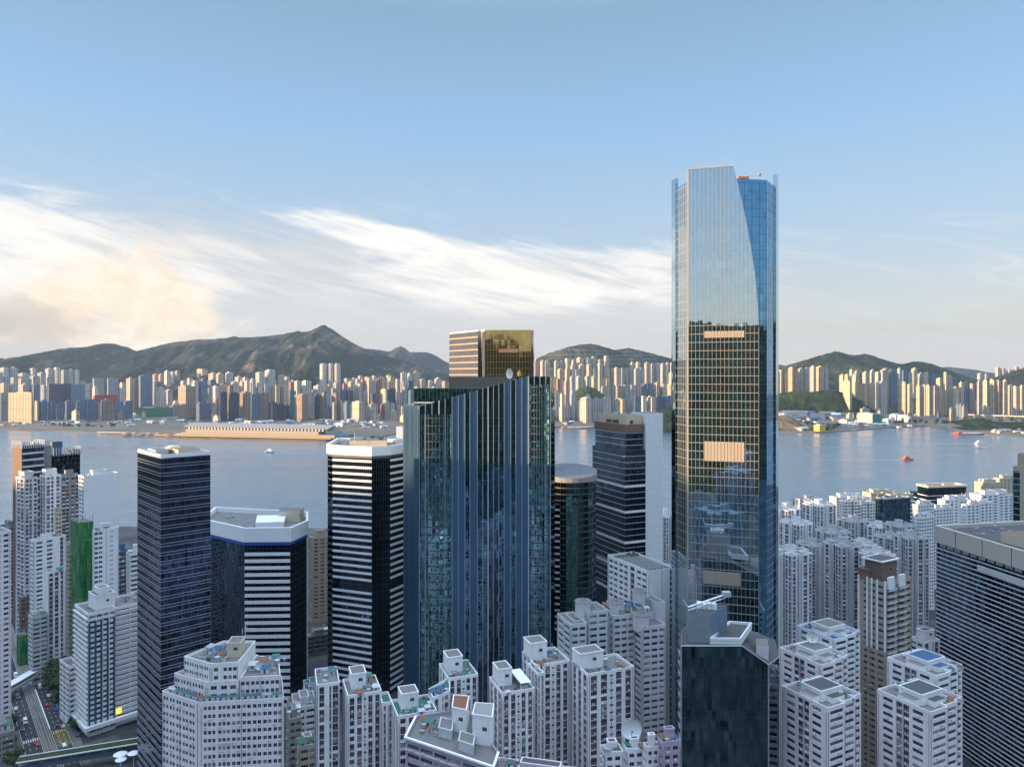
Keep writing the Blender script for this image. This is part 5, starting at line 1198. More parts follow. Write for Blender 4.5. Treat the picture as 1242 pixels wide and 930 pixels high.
# mauve corner block at the very bottom and the old roofs beside it
Pm = [(PX(492, 226), 226), (PX(598, 209), 209), (PX(604, 216), 217), (PX(566, 244), 246), (PX(505, 240), 240)]; zt = ZY(893, 226)
root = roots('apartment_block', 'mauve tiled corner block with white grid and roof pavilions at the bottom edge', 'apartment block', Pm)
apartments(root, [(Pm, zt, ['W.3 O2 W.2 O2 W.3 O2 W.2 O2 W.3 O2 W.3 O2 W.3', 'W.5 O1 W.5', None, None, 'W1 O1 W1 O1 W1'])], 'mauve', 'roof', seed=51, fh=3.0, nac=12)
bands(root, 'white_ledge', Pm, [0, 1, 4], [zt - .5], .6, .5, M['white']); a, b, L, t, nn = edge(Pm, 0)
bands(root, 'floor_ledge', Pm, [0], [zt - 4.0, zt - 10.0, zt - 16], .35, .18, M['white'])
core(root, [(PX(548, 232), 232), (PX(566, 232), 230), (PX(569, 240), 240), (PX(550, 240), 241)], zt - 1.1, zt + 6.5, 'white', 'rust'); core(root, [(PX(573, 224), 224), (PX(597, 222), 222), (PX(599, 230), 231), (PX(576, 230), 232)], zt - 1.1, zt + 8, 'white', 'concrete')
core(root, [(PX(532, 228), 228), (PX(548, 226), 226), (PX(550, 233), 233), (PX(534, 233), 235)], zt - 1.1, zt + 1.8, 'greywhite', 'roof', win=False); core(root, [(PX(556, 220), 220), (PX(574, 217), 217), (PX(576, 223), 223), (PX(558, 224), 226)], zt - 1.1, zt + 1.8, 'greywhite', 'roof', win=False)
clutter(root, [(PX(505, 230), 230), (PX(535, 226), 226), (PX(537, 238), 238), (PX(510, 238), 238)], zt - 1.1, 8, OLD, 52, .8)
for k, (pl, pf, pr, d, a_, py, wl, rf, lab) in enumerate(((600, 606, 708, 236, -14, 918, 'pinkwhite', 'roof', 'low block with L-shaped white parapets and roof planters at bottom centre'),
        (728, 733, 756, 232, 8, 912, 'pinkwhite', 'rust', 'old pinkish house with rusty roof next to the big white dish'), (756, 760, 782, 236, 8, 908, 'white', 'roofdark', 'old house with dark roof right below the big white dish'),
        (780, 784, 800, 230, 10, 905, 'pinkwhite', 'roofdark', 'narrow old house with dark roof left of the black glass tower'), (797, 803, 826, 228, 14, 900, 'mauve', 'roofdark', 'mauve old house with antennas beside the black glass tower'))):
    P = foot(pl, pf, pr, d, a_); zt = ZY(py, d); root = roots('old_house', lab, 'old building', P)
    apartments(root, [(P, zt, ['W.6 O1 W.6 O1 W.6', None, None, BL])], wl, rf, seed=60 + k, nac=4, maxw=30); clutter(root, P, zt - 1.1, 6 if k else 18, OLD, 70 + k, .8)
    core(root, sub(P, .3, .75, .35, .85), zt - 1.1, zt + rnd.uniform(2, 4.5), wl, 'roofdark', win=False)
    if k == 2: inst(KIT['satellite_dish'], 'satellite_dish', root, (PX(765, d + 6), d + 6, zt - .2), 0, (2.6, 2.6, 2.6))
# ------------------------------------------------------------------ harbour-side estate (right), built once and copied
def copy_tree(o, parent=None):
    c = o.copy(); col.objects.link(c); c.parent = parent
    for ch in list(o.children): copy_tree(ch, c)
    return c
def square(cx, cy, s, a):
    a = R(a); u, v = Vector((math.cos(a), math.sin(a))) * s / 2, Vector((-math.sin(a), math.cos(a))) * s / 2; c = Vector((cx, cy))
    return [tuple(c - u - v), tuple(c + u - v), tuple(c + u + v), tuple(c - u + v)]
GE = 'white estate towers along the harbour'
def cross_tower(label, px, py, d, wpx, a, wall, seed):
    s = wpx / FPX * d / 1.25; P = square(PX(px, d), d + s * .5, s, a); zt = ZY(py, d)
    root = roots('estate_tower', label, 'apartment tower', P, GE)
    E1 = 'W.5 S1 W.5'; E2 = 'W.35 S.9 W.35 S.9 W.35'; bk = 'W1 O1 W1'
    bl = [(sub(P, .36, .64, -.02, .4), zt, [E1, E1, None, E1]), (sub(P, -.02, .4, .36, .64), zt, [E1, None, E1, E1]), (sub(P, .6, 1.02, .36, .64), zt, [E1, E1, E1, None]), (sub(P, .36, .64, .6, 1.02), zt, [None, bk, bk, None]),
          (sub(P, .12, .36, .10, .36), zt - .6, ['W.3 S.6 W.5', None, None, E2]), (sub(P, .64, .88, .10, .36), zt - .6, [E2, 'W.3 S.6 W.5', None, None]), (sub(P, .12, .36, .64, .88), zt - .6, [None, None, bk, E2]), (sub(P, .64, .88, .64, .88), zt - .6, [None, bk, bk, None])]
    apartments(root, bl, wall, 'roof', seed=seed, fh=2.8, maxw=28, nac=8, pal='ggw', dep=.5)
    core(root, sub(P, .4, .6, .4, .6), zt - 1.1, zt + 3.4, wall, 'roof', win=False)
    clutter(root, sub(P, .38, .62, .05, .35), zt - 1.1, 2, GEN, seed, 1.0); clutter(root, sub(P, .05, .35, .38, .62), zt - 1.1, 2, GEN, seed + 1, 1.0); clutter(root, sub(P, .65, .95, .38, .62), zt - 1.1, 2, GEN, seed + 2, 1.0)
    return root, (PX(px, d), d + s * .5), zt, s
base, c0, z0, s0 = cross_tower('white cross-shaped estate tower touching the right edge of the tallest skyscraper', 968, 672, 478, 56, 24, 'white_clean', 81)
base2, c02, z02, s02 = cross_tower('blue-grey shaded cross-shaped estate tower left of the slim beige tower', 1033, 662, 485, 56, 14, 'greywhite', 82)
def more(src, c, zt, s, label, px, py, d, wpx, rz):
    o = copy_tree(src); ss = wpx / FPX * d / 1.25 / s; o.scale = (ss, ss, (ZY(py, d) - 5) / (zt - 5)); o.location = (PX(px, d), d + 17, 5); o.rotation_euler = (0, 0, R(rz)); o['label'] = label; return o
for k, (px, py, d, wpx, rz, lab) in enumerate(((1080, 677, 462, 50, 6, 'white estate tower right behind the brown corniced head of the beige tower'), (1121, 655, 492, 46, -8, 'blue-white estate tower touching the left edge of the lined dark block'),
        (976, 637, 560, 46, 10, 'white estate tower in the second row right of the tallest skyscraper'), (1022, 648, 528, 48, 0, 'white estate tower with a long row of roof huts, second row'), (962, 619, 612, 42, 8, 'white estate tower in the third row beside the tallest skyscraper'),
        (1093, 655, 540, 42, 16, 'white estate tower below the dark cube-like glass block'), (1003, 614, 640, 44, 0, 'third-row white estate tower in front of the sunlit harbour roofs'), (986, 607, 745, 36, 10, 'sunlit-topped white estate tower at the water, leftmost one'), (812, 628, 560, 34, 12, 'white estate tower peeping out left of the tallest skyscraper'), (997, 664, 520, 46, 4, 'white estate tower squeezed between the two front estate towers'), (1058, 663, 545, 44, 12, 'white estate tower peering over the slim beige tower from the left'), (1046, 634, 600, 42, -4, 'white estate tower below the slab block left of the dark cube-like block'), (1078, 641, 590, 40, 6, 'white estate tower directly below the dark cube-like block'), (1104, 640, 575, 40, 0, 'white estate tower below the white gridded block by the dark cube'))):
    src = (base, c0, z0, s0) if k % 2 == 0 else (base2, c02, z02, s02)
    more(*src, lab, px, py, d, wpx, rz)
SF = 'W.4 O1.1 W.3 O1.1 W.4 S1 W.4 O1.1 W.3 O1.1 W.4'; SG = 'W.7 O1 W.6 O1 W.6 O1 W.7'
for k, (pl, pf, pr, d, a_, py, wl, lab) in enumerate(((1019, 1024, 1063, 660, 10, 607, 'white', 'white slab block with tall dark window bays left of the dark cube-like block'), (1006, 1014, 1050, 800, 12, 603, 'white', 'white harbour block with golden sunlit roof behind the slab block'), (1046, 1056, 1086, 830, 12, 598, 'cream', 'cream harbour block with sunlit roof behind the dark cube-like block'),
        (1107, 1113, 1134, 640, 18, 612, 'white_clean', 'white gridded block just right of the dark cube-like block'), (1126, 1131, 1156, 650, 18, 617, 'white_clean', 'low white gridded block above the cream parapet, left one'), (1137, 1146, 1180, 705, 20, 606, 'white_clean', 'white gridded block behind the low ones, middle one'), (1166, 1172, 1205, 660, 20, 612, 'white_clean', 'white stepped block above the cream parapet, right one'), (1176, 1190, 1232, 730, 16, 600, 'white_clean', 'big white stepped block left of the brown tower at the right edge'),
        (1182, 1192, 1214, 850, 14, 585, 'cream', 'golden sunlit white block at the water, left one'), (1205, 1212, 1240, 880, 14, 580, 'cream', 'golden sunlit white block at the water, right one'), (1108, 1114, 1134, 590, 12, 627, 'white_clean', 'narrow white block hugging the lined dark block from behind'))):
    P = foot(pl, pf, pr, d, a_); P = squat(P, 30); zt = ZY(py, d); root = roots('estate_block', lab, 'apartment block', P)
    apartments(root, [(sub(P, 0, .52, 0, 1), zt, [SG if k > 2 else SF, None, None, SG]), (sub(P, .52, 1, .1, 1), zt + rnd.uniform(-2.5, 1), [SG if k > 2 else SF, None, None, SG])], wl, 'roof', seed=100 + k, fh=2.9, maxw=20, nac=4, pal='wg')
    core(root, sub(P, .2, .45, .3, .8), zt - 1.1, zt + 3, wl, 'roof', win=False); core(root, sub(P, .6, .85, .3, .8), zt - 1.1, zt + 2.4, wl, 'roof', win=False); clutter(root, P, zt, 6, GEN, 120 + k, 1.2)
P = foot(1062, 1073, 1104, 615, 20); zt = ZY(606, 615); root = roots('office_block', 'dark blue-black cube-like glass block among the white estate towers', 'office block', P)
prism_part(root, 'glazing', P, 5, zt, [M['g_blue'], M['roof']], 1); mullions(root, P, [0, 3], 5, zt, 2.2, 3.6, .2, .15, M['steel']); parapet(root, P, zt, .8, M['metal']); clutter(root, P, zt, 5, GEN, 5)
P = foot(1074, 1080, 1108, 720, 14); zt = ZY(601, 720); root = roots('office_block', 'banded office block with brown roof directly behind the dark cube-like block', 'office block', P)
prism_part(root, 'glazing', P, 5, zt, [M['g_blue'], M['rust']], 1); bands(root, 'pale_band', P, [0, 1, 3], list(frange(12, zt - 3, 4)), 1.1, .3, M['white_clean']); parapet(root, P, zt, 1.2, M['cream']); clutter(root, P, zt, 8, GEN, 6)
P = foot(1113, 1126, 1172, 815, 10); zt = ZY(589, 815); root = roots('office_block', 'wide dark waterfront block with flat brown sunlit roof', 'office block', P); P = squat(P, 45)
prism_part(root, 'glazing', P, 5, zt - 2, [M['g_dark'], M['rust']], 1); bands(root, 'pale_band', P, [0, 3], list(frange(12, zt - 8, 5)), 1.0, .3, M['greywhite']); mb = MB(); mb.ring(offset(P, 1.2), offset(P, -1.5), zt - 2.2, zt); mb.build('roof_fascia', M['cream'], root); clutter(root, P, zt - 2, 8, GEN, 7, 1.6)
P = foot(1104, 1112, 1130, 835, 10); P = squat(P, 30); root = roots('office_block', 'low dark annex left of the wide dark waterfront block', 'office block', P); prism_part(root, 'glazing', P, 5, ZY(597, 835), [M['g_dark'], M['roofdark']], 1); bands(root, 'pale_band', P, [0, 3], list(frange(12, ZY(597, 835) - 4, 5)), .7, .3, M['greywhite'])
P = foot(1228.5, 1237, 1262, 470, 40); zt = ZY(566, 470); root = roots('office_tower', 'brown tower with a green glass side cut by the right edge of the photo', 'office tower', P)
prism_part(root, 'core_wall', P, 5, zt, [M['beige'], M['roof']], 1); a, b, L, t, nn = edge(P, 3); prism_part(root, 'glazing', [tuple(a + nn * .4 + t * .4), tuple(b + nn * .4), b, tuple(a + t * .4)], 5, zt - 3, M['g_green']); bands(root, 'floor_line', P, [3], list(frange(20, zt - 4, 4)), .5, .6, M['metal']); prism_part(root, 'plant_room', sub(P, .15, .9, .1, .8), zt, zt + 8, [M['beige'], M['roof']], 1)

# ------------------------------------------------------------------ older quarter at the left
def slabby(name, label, cat, P, zt, specs, wall, seed, fh=2.9, roofm='roof', nac=8, pal='ggw', corez=4, kinds=OLD, maxw=60, n=6, cv=(.3, .7, .3, .8)):
    root = roots(name, label, cat, P); apartments(root, [(P, zt, specs)], wall, roofm, seed=seed, fh=fh, nac=nac, pal=pal, maxw=maxw)
    if corez: core(root, sub(P, *cv), zt - 1.1, zt + corez, wall, roofm, win=False)
    clutter(root, P, zt - 1.1, n, kinds, seed, 1.0); return root
# dark pair at the water
P = foot(16, 27, 53, 560, 62); P = squat(P, 26); zt = ZY(541, 560); root = roots('office_tower', 'dark tower with a plain brown side wall and pale slats on top, far left', 'office tower', P)
prism_part(root, 'glazing', P, 5, zt, [M['g_dark'], M['roof']], 1); a, b, L, t, nn = edge(P, 3); prism_part(root, 'brown_wall', [tuple(a + nn * .4), tuple(b + nn * .4), b, a], 5, zt + 1, M['brown'])
bands(root, 'pale_band', P, [0], list(frange(60, zt - 6, 5.2)), 1.5, .4, M['greywhite']); mullions(root, offset(P, .3), [0, 1, 3], zt - 2, zt + 4, 1.6, 20, .5, .5, M['greywhite'], horiz=False, name='roof_slats'); clutter(root, P, zt, 4, GEN, 3)
P = foot(57, 62, 97, 600, 50); P = squat(P, 30); zt = ZY(552, 600); root = roots('office_tower', 'dark glass tower crowned by white slats and roof shrubs, far left', 'office tower', P)
prism_part(root, 'glazing', P, 5, zt, [M['g_dark'], M['roof']], 1); mullions(root, offset(P, .4), [0, 1, 3], zt - 1, zt + 6, 2.0, 20, .6, .5, M['greywhite'], horiz=False, name='roof_slats'); mullions(root, P, [0, 3], 5, zt - 2, 3, 4, .15, .15, M['steel']); prism_part(root, 'plant_room', sub(P, .05, .4, .1, .8), zt, ZY(536, 600), [M['bluepanel'], M['roof']], 1); clutter(root, sub(P, .45, 1, .1, 1), zt, 8, ['planter'], 9, 2.2)
P = foot(47, 51, 62, 585, 55); P = squat(P, 16); zt = ZY(541, 585); root = roots('office_tower', 'slender grey service tower between the two slatted dark towers', 'office tower', P); prism_part(root, 'shaft', P, 5, zt, [M['concrete'], M['roof']], 1); mullions(root, P, [0, 3], 5, zt, 3, 8, .4, .3, M['greypanel'], name='wall_rib'); prism_part(root, 'cap', sub(P, .1, .9, .1, .9), zt, zt + 4, [M['cream'], M['roof']], 1)
# pale twin residential tower
TF = 'W.4 S1 W.3 s.8 W.8 S1 W.4'; TL = 'W.5 S1 W.4 S1 W.5'
P = foot(19, 30, 46, 505, 55); slabby('apartment_tower', 'pale tower with sunlit balcony edge, left half of the twin towers at far left', 'apartment tower', squat(P, 18), ZY(580, 505), [TF, None, None, TL], 'greywhite', 201, pal='gww', cv=(.1, .8, .2, .8))
P = foot(48, 55, 74, 512, 55); slabby('apartment_tower', 'pale tower with red and green roof huts, right half of the twin towers', 'apartment tower', squat(P, 18), ZY(577, 512), [TF, None, None, TL], 'white', 202, pal='gww', cv=(.1, .8, .2, .8))
P = foot(70, 74, 97, 535, 55); slabby('apartment_tower', 'shaded grey-green tower with sunlit roof corner behind the twin towers', 'apartment tower', squat(P, 20), ZY(578, 535), [TF + ' S1 W.4', None, None, TL], 'concrete', 203)
P = foot(66, 67.5, 75, 482, 55); slabby('apartment_tower', 'thin golden tower lit by the sun above the green net', 'apartment tower', squat(P, 8), ZY(615, 482), ['W.3 O1 W.3 O1 W.3', None, None, 'W.3 O1 W.3'], 'cream', 204, corez=0, n=1)
P = foot(95, 101.5, 144, 498, 52); P = squat(P, 22); slabby('apartment_tower', 'tall tower with a blank white side wall left of the banded tower', 'apartment tower', P, ZY(577, 498), [None, None, None, 'W.3 O.8 W.3 O.8 W.3'], 'white_clean', 205, kinds=GEN, n=7, corez=2.5)
# green netted tower and its neighbours
P = foot(87, 97, 112, 432, 52); P = squat(P, 14); root = roots('apartment_tower', 'tower wrapped in bright green scaffold netting', 'apartment tower', P); zt = ZY(634, 432)
prism_part(root, 'netting', offset(P, .4), 5, zt, [M['net'], M['roof']], 1); prism_part(root, 'netting', sub(P, .45, 1.06, -.16, .5), 5, zt - 11, [M['net'], M['roof']], 1)
clutter(root, P, zt, 4, ['condenser_unit', 'vent_box'], 6)
a, b, L, t, nn = edge(offset(P, .5), 0); mb = MB()
for k in range(6): p = a + t * L * (k + .5) / 6; mb.bar((p.x, p.y, zt - 1), (p.x, p.y, zt + 2.2 + (k % 3)), .12)
mb.build('scaffold_poles', M['rust'], root)
P = foot(112, 113.5, 144, 428, 48); P = squat(P, 16); slabby('apartment_tower', 'white tower with a column of tiny windows and cluttered sunlit roof beside the green netting', 'apartment tower', P, ZY(643, 428), ['W.3 O.9 W.2 O.9 W.4 W1.6 o.3 W.2 o.3 W1.6', None, None, TL], 'white_clean', 207, n=9, corez=3)
P = foot(80, 83, 90, 452, 52); slabby('apartment_tower', 'narrow beige tower with sunlit top left of the green netting', 'apartment tower', squat(P, 9), ZY(660, 452), ['W.3 O1 W.3 O1 W.3', None, None, 'W.3 O1 W.3'], 'beige', 208, n=2, corez=0)
P = foot(139, 142, 157, 448, 45); slabby('apartment_tower', 'blue glazed narrow tower peeking out left of the banded tower', 'apartment tower', squat(P, 14), ZY(669, 448), ['W.2 S1 W.1 S1 W.2 S1 W.2', None, None, TL], 'bluepanel', 209, n=3)
P = foot(153, 157, 182, 436, 45); slabby('apartment_tower', 'white tower with ribbon windows tucked behind the banded tower', 'apartment tower', squat(P, 14), ZY(671, 436), ['W.3 O1.6 W.3 O1.6 W.3', None, None, TL], 'white', 210, n=4)
# slim white tower and small houses on the main road
P = foot(36, 41, 80, 470, 56); P = squat(P, 13); slabby('apartment_tower', 'slim white tower with a dark glazed stripe standing above the road trees', 'apartment tower', P, ZY(655, 470), ['W.3 O.7 W.5 O.7 W.9 s.4 W.3', None, None, 'W.2 O.8 W.2 O.8 W.2'], 'white', 211, n=5, corez=2)
P = foot(56, 58.5, 80, 455, 56); P = squat(P, 8); root = slabby('apartment_block', 'lower front wing of the slim white tower with dark glass strips', 'apartment block', P, ZY(694, 455), ['W.3 S.9 W.5 S.9 W.6 s.6 W.7', None, None, None], 'white_clean', 212, n=2, corez=0)
P = foot(34, 40, 58, 448, 52); slabby('apartment_block', 'low stepped house in front of the slim white tower', 'apartment block', squat(P, 12), ZY(748, 448), ['W.2 O1.6 W.3 O1.6 W.2', None, None, 'W.2 O1 W.2 O1 W.2'], 'greywhite', 213, n=5, corez=2)
P = foot(23, 25, 38, 500, 52); slabby('old_house', 'small orange-brown house beside the road at far left', 'old building', squat(P, 10), ZY(725, 500), ['W.3 O1 W.3 O1 W.3', None, None, None], 'brown', 214, n=3, corez=0)
P = foot(20, 24, 33, 478, 52); P = squat(P, 9); root = roots('site_hoarding', 'small house wrapped in green sheeting beside the road', 'building site', P); prism_part(root, 'sheeting', P, 5, ZY(772, 478), [M['net'], M['roof']], 1); parapet(root, P, ZY(772, 478), .8, M['concrete']); clutter(root, P, ZY(772, 478), 2, ['vent_box'], 3)
P = foot(-60, -50, 13.5, 378, 52); P = squat(P, 20); slabby('apartment_tower', 'pinkish white tower with small square windows cut by the left edge', 'apartment tower', P, ZY(652, 378), ['W.4 O.8 W.5 O.8 W.5 O.8 W.5 O.8 W.5 O.8 W.5 O.8 W.4'] + ['W.4 O.8 W.5 O.8 W.4'] + [None, TL], 'pinkwhite', 215, n=4)
P = foot(-30, -14, 18, 356, 40); P = squat(P, 20); slabby('podium', 'low grey podium at the foot of the left-edge tower', 'podium', P, ZY(893, 356), ['W.3 O2 W.3 O2 W.3', 'W.3 O2 W.3', None, None], 'concrete', 216, n=5, corez=2)
P = foot(0, 8, 22, 585, 50); slabby('apartment_tower', 'shaded tower behind the pinkish tower at the left edge', 'apartment tower', squat(P, 20), ZY(640, 585), [TF, None, None, TL], 'concrete', 217)
# big gridded block on the main road
P = foot(84.5, 107, 196, 384, 47); Pf = P; zt = ZY(744, 384)
root = roots('apartment_block', 'white and blue gridded block above the road crossing, lower left', 'apartment block', P)
pl = squat(P, 24)
b1 = sub(pl, 0, .36, 0, 1); b2 = sub(pl, .36, 1, .10, 1)
apartments(root, [(b1, zt, ['W.15 O1.5 W.15 O1.2 W.2 O1.2 W.2 O1.2 W.15', None, None, 'W.2 O2 W.15 O2 W.15 O2 W.15 O2 W.2']), (b2, zt - .5, ['W.2 O2.4 W.15 O2.4 W.15 O2.4 W.2', None, None, None])], 'white', 'roof', seed=220, fh=2.8, nac=16, maxw=96)
a, b, L, t, nn = edge(b1, 0)
for u in (.0, .22, .43, .66, .90):
    p = a + t * L * u; q = p + t * 1.0; prism_part(root, 'blue_pier', [tuple(p + nn * .35), tuple(q + nn * .35), tuple(q), tuple(p)], 11, zt - 5, M['bluepanel'])
a, b, L, t, nn = edge(b1, 3); bands(root, 'balcony_band', b1, [3], list(frange(12, zt - 3, 2.8)), 1.0, .9, M['white'])
bands(root, 'ledge', b2, [0], list(frange(12, zt - 3, 2.8)), .8, .4, M['white_clean'])
core(root, sub(pl, .14, .40, .25, .75), zt - 1.1, zt + 7, 'white', 'roof'); core(root, sub(pl, .20, .34, .35, .65), zt + 7, zt + 10, 'white', 'roof', win=False); clutter(root, sub(pl, 0, 1, .2, .9), zt - 1.1, 10, OLD, 222)
strip_mb(pl, [0, 3], 9, 11, 2.2).build('podium_canopy', M['white_clean'], root)
sg = MB(); a, b, L, t, nn = edge(b2, 0); p, q = a + t * L * .02, a + t * L * .14; sg.prism([tuple(p + nn * 1.0), tuple(q + nn * 1.0), tuple(q + nn * .8), tuple(p + nn * .8)], 13.5, 14.8, 0, bottom=True); sg.prism([tuple(p + nn * 1.0), tuple(q + nn * 1.0), tuple(q + nn * .8), tuple(p + nn * .8)], 12.0, 13.2, 0, bottom=True)
m, tt, bb = new_mat('lit_sign'); bb.inputs['Base Color'].default_value = (.8, .5, .05, 1); bb.inputs['Emission Color'].default_value = (1, .62, .08, 1); bb.inputs['Emission Strength'].default_value = 0.55
so = sg.build('shop_sign', m); tag(so, 'yellow lit shop sign on the gridded block above the road crossing', 'sign')
P = foot(72, 84, 98, 396, 50); slabby('apartment_block', 'low white balcony wing behind the road trees left of the gridded block', 'apartment block', squat(P, 20), ZY(806, 398), ['W.2 O2 W.2 O2 W.2', None, None, 'W.2 O2 W.2 O2 W.2 O2 W.2'], 'white', 223, n=3, corez=0)
# between the two striped towers
P = foot(373, 378, 404, 560, 30); slabby('apartment_tower', 'brown tiled tower with a sunlit top glimpsed between the two striped towers', 'apartment tower', squat(P, 22), ZY(652, 560), ['W.5 O.7 W.5 O.7 W.5 O.7 W.5', None, None, TL], 'beige', 230, n=3)
P = foot(368, 372, 404, 495, 28); slabby('apartment_block', 'old grey block with scaffold-like windows between the two striped towers', 'apartment block', squat(P, 20), ZY(772, 495), ['W.2 O1.4 W.2 O1.4 W.2 O1.4 W.2 O1.4 W.2', None, None, BL], 'concrete', 231, n=6, corez=2)
for k, (pl_, pf_, pr_, d, a_, py, wl, lab) in enumerate(((347, 351, 366, 300, 24, 872, 'concrete', 'low old house with sheds left of the leftmost white apartment tower, front'), (352, 357, 384, 325, 22, 858, 'greywhite', 'low grey house behind it with pale sheds, below the blue band block'), (346, 350, 376, 368, 20, 862, 'beige', 'low beige house at the foot of the blue band block'), (366, 370, 392, 395, 20, 838, 'greywhite', 'low green-roofed house in the alley between the striped towers'), (360, 363, 386, 278, 24, 905, 'cream', 'cream low house at the bottom edge right of the large old block'))):
    P = foot(pl_, pf_, pr_, d, a_); slabby('old_house', lab, 'old building', squat(P, 16), ZY(py, d), ['W.3 O1.2 W.3 O1.2 W.3', None, None, BL], wl, 240 + k, n=7, corez=2, roofm='roofgreen' if k == 3 else 'roof')

# ------------------------------------------------------------------ main road, tramway, footbridges, trees, cars
rd = Vector((-0.64, 0.768)); rd.normalize(); rn = Vector((rd.y, -rd.x)); C0 = Vector((-260.5, 394.0)); RZ = math.atan2(rd.y, rd.x)
def RP(s, o): p = C0 + rd * s + rn * (o * .85); return (p.x, p.y)                       # along the road, across it (right positive)
def sheet(name, s0, s1, o0, o1, z, mat, kind='structure'):
    mb = MB(); mb.poly([(*RP(s0, o0), z), (*RP(s0, o1), z), (*RP(s1, o1), z), (*RP(s1, o0), z)]); o = mb.build(name, mat); tag(o, None, None, kind=kind); return o
M['asphalt'] = ground_mat('asphalt', (0.045, 0.046, 0.05), (0.060, 0.060, 0.062), (0.075, 0.073, 0.07), 0.08)
M['pave'] = ground_mat('pavement', (0.13, 0.12, 0.115), (0.17, 0.155, 0.14), (0.10, 0.07, 0.06), 0.1)
M['paint'] = plain('road_paint', (0.62, 0.62, 0.60), 0.7, 0, .25, 1.5); M['ypaint'] = plain('yellow_road_paint', (0.50, 0.36, 0.08), 0.7, 0, .25, 1.5)
sheet('road', -90, 320, -12.5, 12.5, 5.004, M['asphalt'])
for o0, o1 in ((-17, -12.5), (12.5, 17)):
    mb = MB(); mb.prism([RP(-90, o0), RP(-90, o1), RP(320, o1), RP(320, o0)], 4.9, 5.14); tag(mb.build('pavement', M['pave']), None, None, kind='structure')
sheet('tram_bed', -90, 320, -2.6, 3.4, 5.008, M['pave'])
mb = MB()
for o in (-2.0, -.7, 1.3, 2.6):
    mb.poly([(*RP(-90, o - .09), 5.014), (*RP(-90, o + .09), 5.014), (*RP(320, o + .09), 5.014), (*RP(320, o - .09), 5.014)])
tag(mb.build('tram_rails', M['metal']), None, None, kind='structure')
mb = MB()
for o in (-3.0, 3.8, -12.0, 12.0): mb.poly([(*RP(-90, o - .1), 5.012), (*RP(-90, o + .1), 5.012), (*RP(320, o + .1), 5.012), (*RP(320, o - .1), 5.012)])
for o in (-9, -6, 6.6, 9.4):
    for s in frange(-88, 300, 7): mb.poly([(*RP(s, o - .08), 5.012), (*RP(s, o + .08), 5.012), (*RP(s + 3, o + .08), 5.012), (*RP(s + 3, o - .08), 5.012)])
for o in frange(-11.5, -3.4, 1.2): mb.poly([(*RP(-14, o), 5.013), (*RP(-14, o + .6), 5.013), (*RP(-10.5, o + .6), 5.013), (*RP(-10.5, o), 5.013)])
tag(mb.build('road_markings', M['paint']), None, None, kind='structure')
mb = MB()
for o in frange(4.6, 11.5, 1.2): mb.poly([(*RP(-12, o), 5.013), (*RP(-12, o + .6), 5.013), (*RP(-8, o + .6), 5.013), (*RP(-8, o), 5.013)])
for k in range(9):                                     # yellow hatched junction box
    s = -30 + k * 1.9
    for dq in (1, -1): mb.poly([(*RP(s, 4.4 if dq > 0 else 12), 5.0135), (*RP(s + .25, 4.4 if dq > 0 else 12), 5.0135), (*RP(s + 2.6, 12 if dq > 0 else 4.4), 5.0135), (*RP(s + 2.35, 12 if dq > 0 else 4.4), 5.0135)][::dq])
tag(mb.build('yellow_markings', M['ypaint']), None, None, kind='structure')
# side street at the crossing
mb = MB(); mb.poly([(*RP(-34, 12.5), 5.006), (*RP(-34, 60), 5.006), (*RP(-20, 60), 5.006), (*RP(-20, 12.5), 5.006)]); tag(mb.build('side_street', M['asphalt']), None, None, kind='structure')
mb = MB(); mb.prism([RP(-4, 3.4), RP(-4, 4.0), RP(60, 4.0), RP(60, 3.4)], 5.0, 5.35); tag(mb.build('tram_stop_kerb', M['white']), None, None, kind='structure')

def footbridge(label, p, q, z, wd, roofmat, side):
    p, q = Vector(p), Vector(q); t = (q - p).normalized(); n = Vector((t.y, -t.x)) * wd / 2
    root = thing('footbridge', label, 'footbridge', ((p.x + q.x) / 2, (p.y + q.y) / 2, z))
    o4 = lambda k, a=p, b=q: [tuple(a + n * k), tuple(b + n * k), tuple(b - n * k), tuple(a - n * k)]
    prism_part(root, 'deck', o4(1), z - .7, z, M['concrete'], bottom=True)
    for s in (1, -1):
        prism_part(root, 'side_beam', [tuple(p + n * s), tuple(q + n * s), tuple(q + n * s * .94), tuple(p + n * s * .94)][::1 if s > 0 else -1], z - .9, z + 1.1, M[side])
    prism_part(root, 'roof', o4(1.12), z + 3.0, z + 3.3, M[roofmat], bottom=True)
    L = (q - p).length; mb = MB(); mb.ring(o4(1.18), o4(1.02), z + 2.95, z + 3.5); mb.build('roof_edge', M['white_clean'], root)
    for k in range(max(3, int(L / 6))):
        c = p + t * (L * (k + .5) / max(3, int(L / 6))); mb = MB()
        for s in (1, -1): e = c + n * s * .92; mb.bar((e.x, e.y, z), (e.x, e.y, z + 3.0), .11); mb.bar((e.x, e.y, z), (e.x + t.x * 2.5, e.y + t.y * 2.5, z + 3), .07)
        mb.build('post_pair', M['finlight'], root)
    for u in (.25, .75):
        c = p + t * L * u; prism_part(root, 'pier', [(c.x - .6, c.y - .6), (c.x + .6, c.y - .6), (c.x + .6, c.y + .6), (c.x - .6, c.y + .6)], 5, z - .68, M['concrete'])
    return root
footbridge('covered white footbridge crossing the road beyond the trees, far left', (-304, 423), (-302, 468), 10.5, 5, 'white_clean', 'white_clean')
M['sedum'] = ground_mat('sedum', (0.035, 0.055, 0.02), (0.05, 0.06, 0.03), (0.02, 0.03, 0.012), 0.3)
footbridge('footbridge with a green planted roof along the bottom left edge', (-240, 345), (-184, 366), 10.5, 5.5, 'sedum', 'bluepanel')
mb = MB(); cx_, cy_ = -192, 358
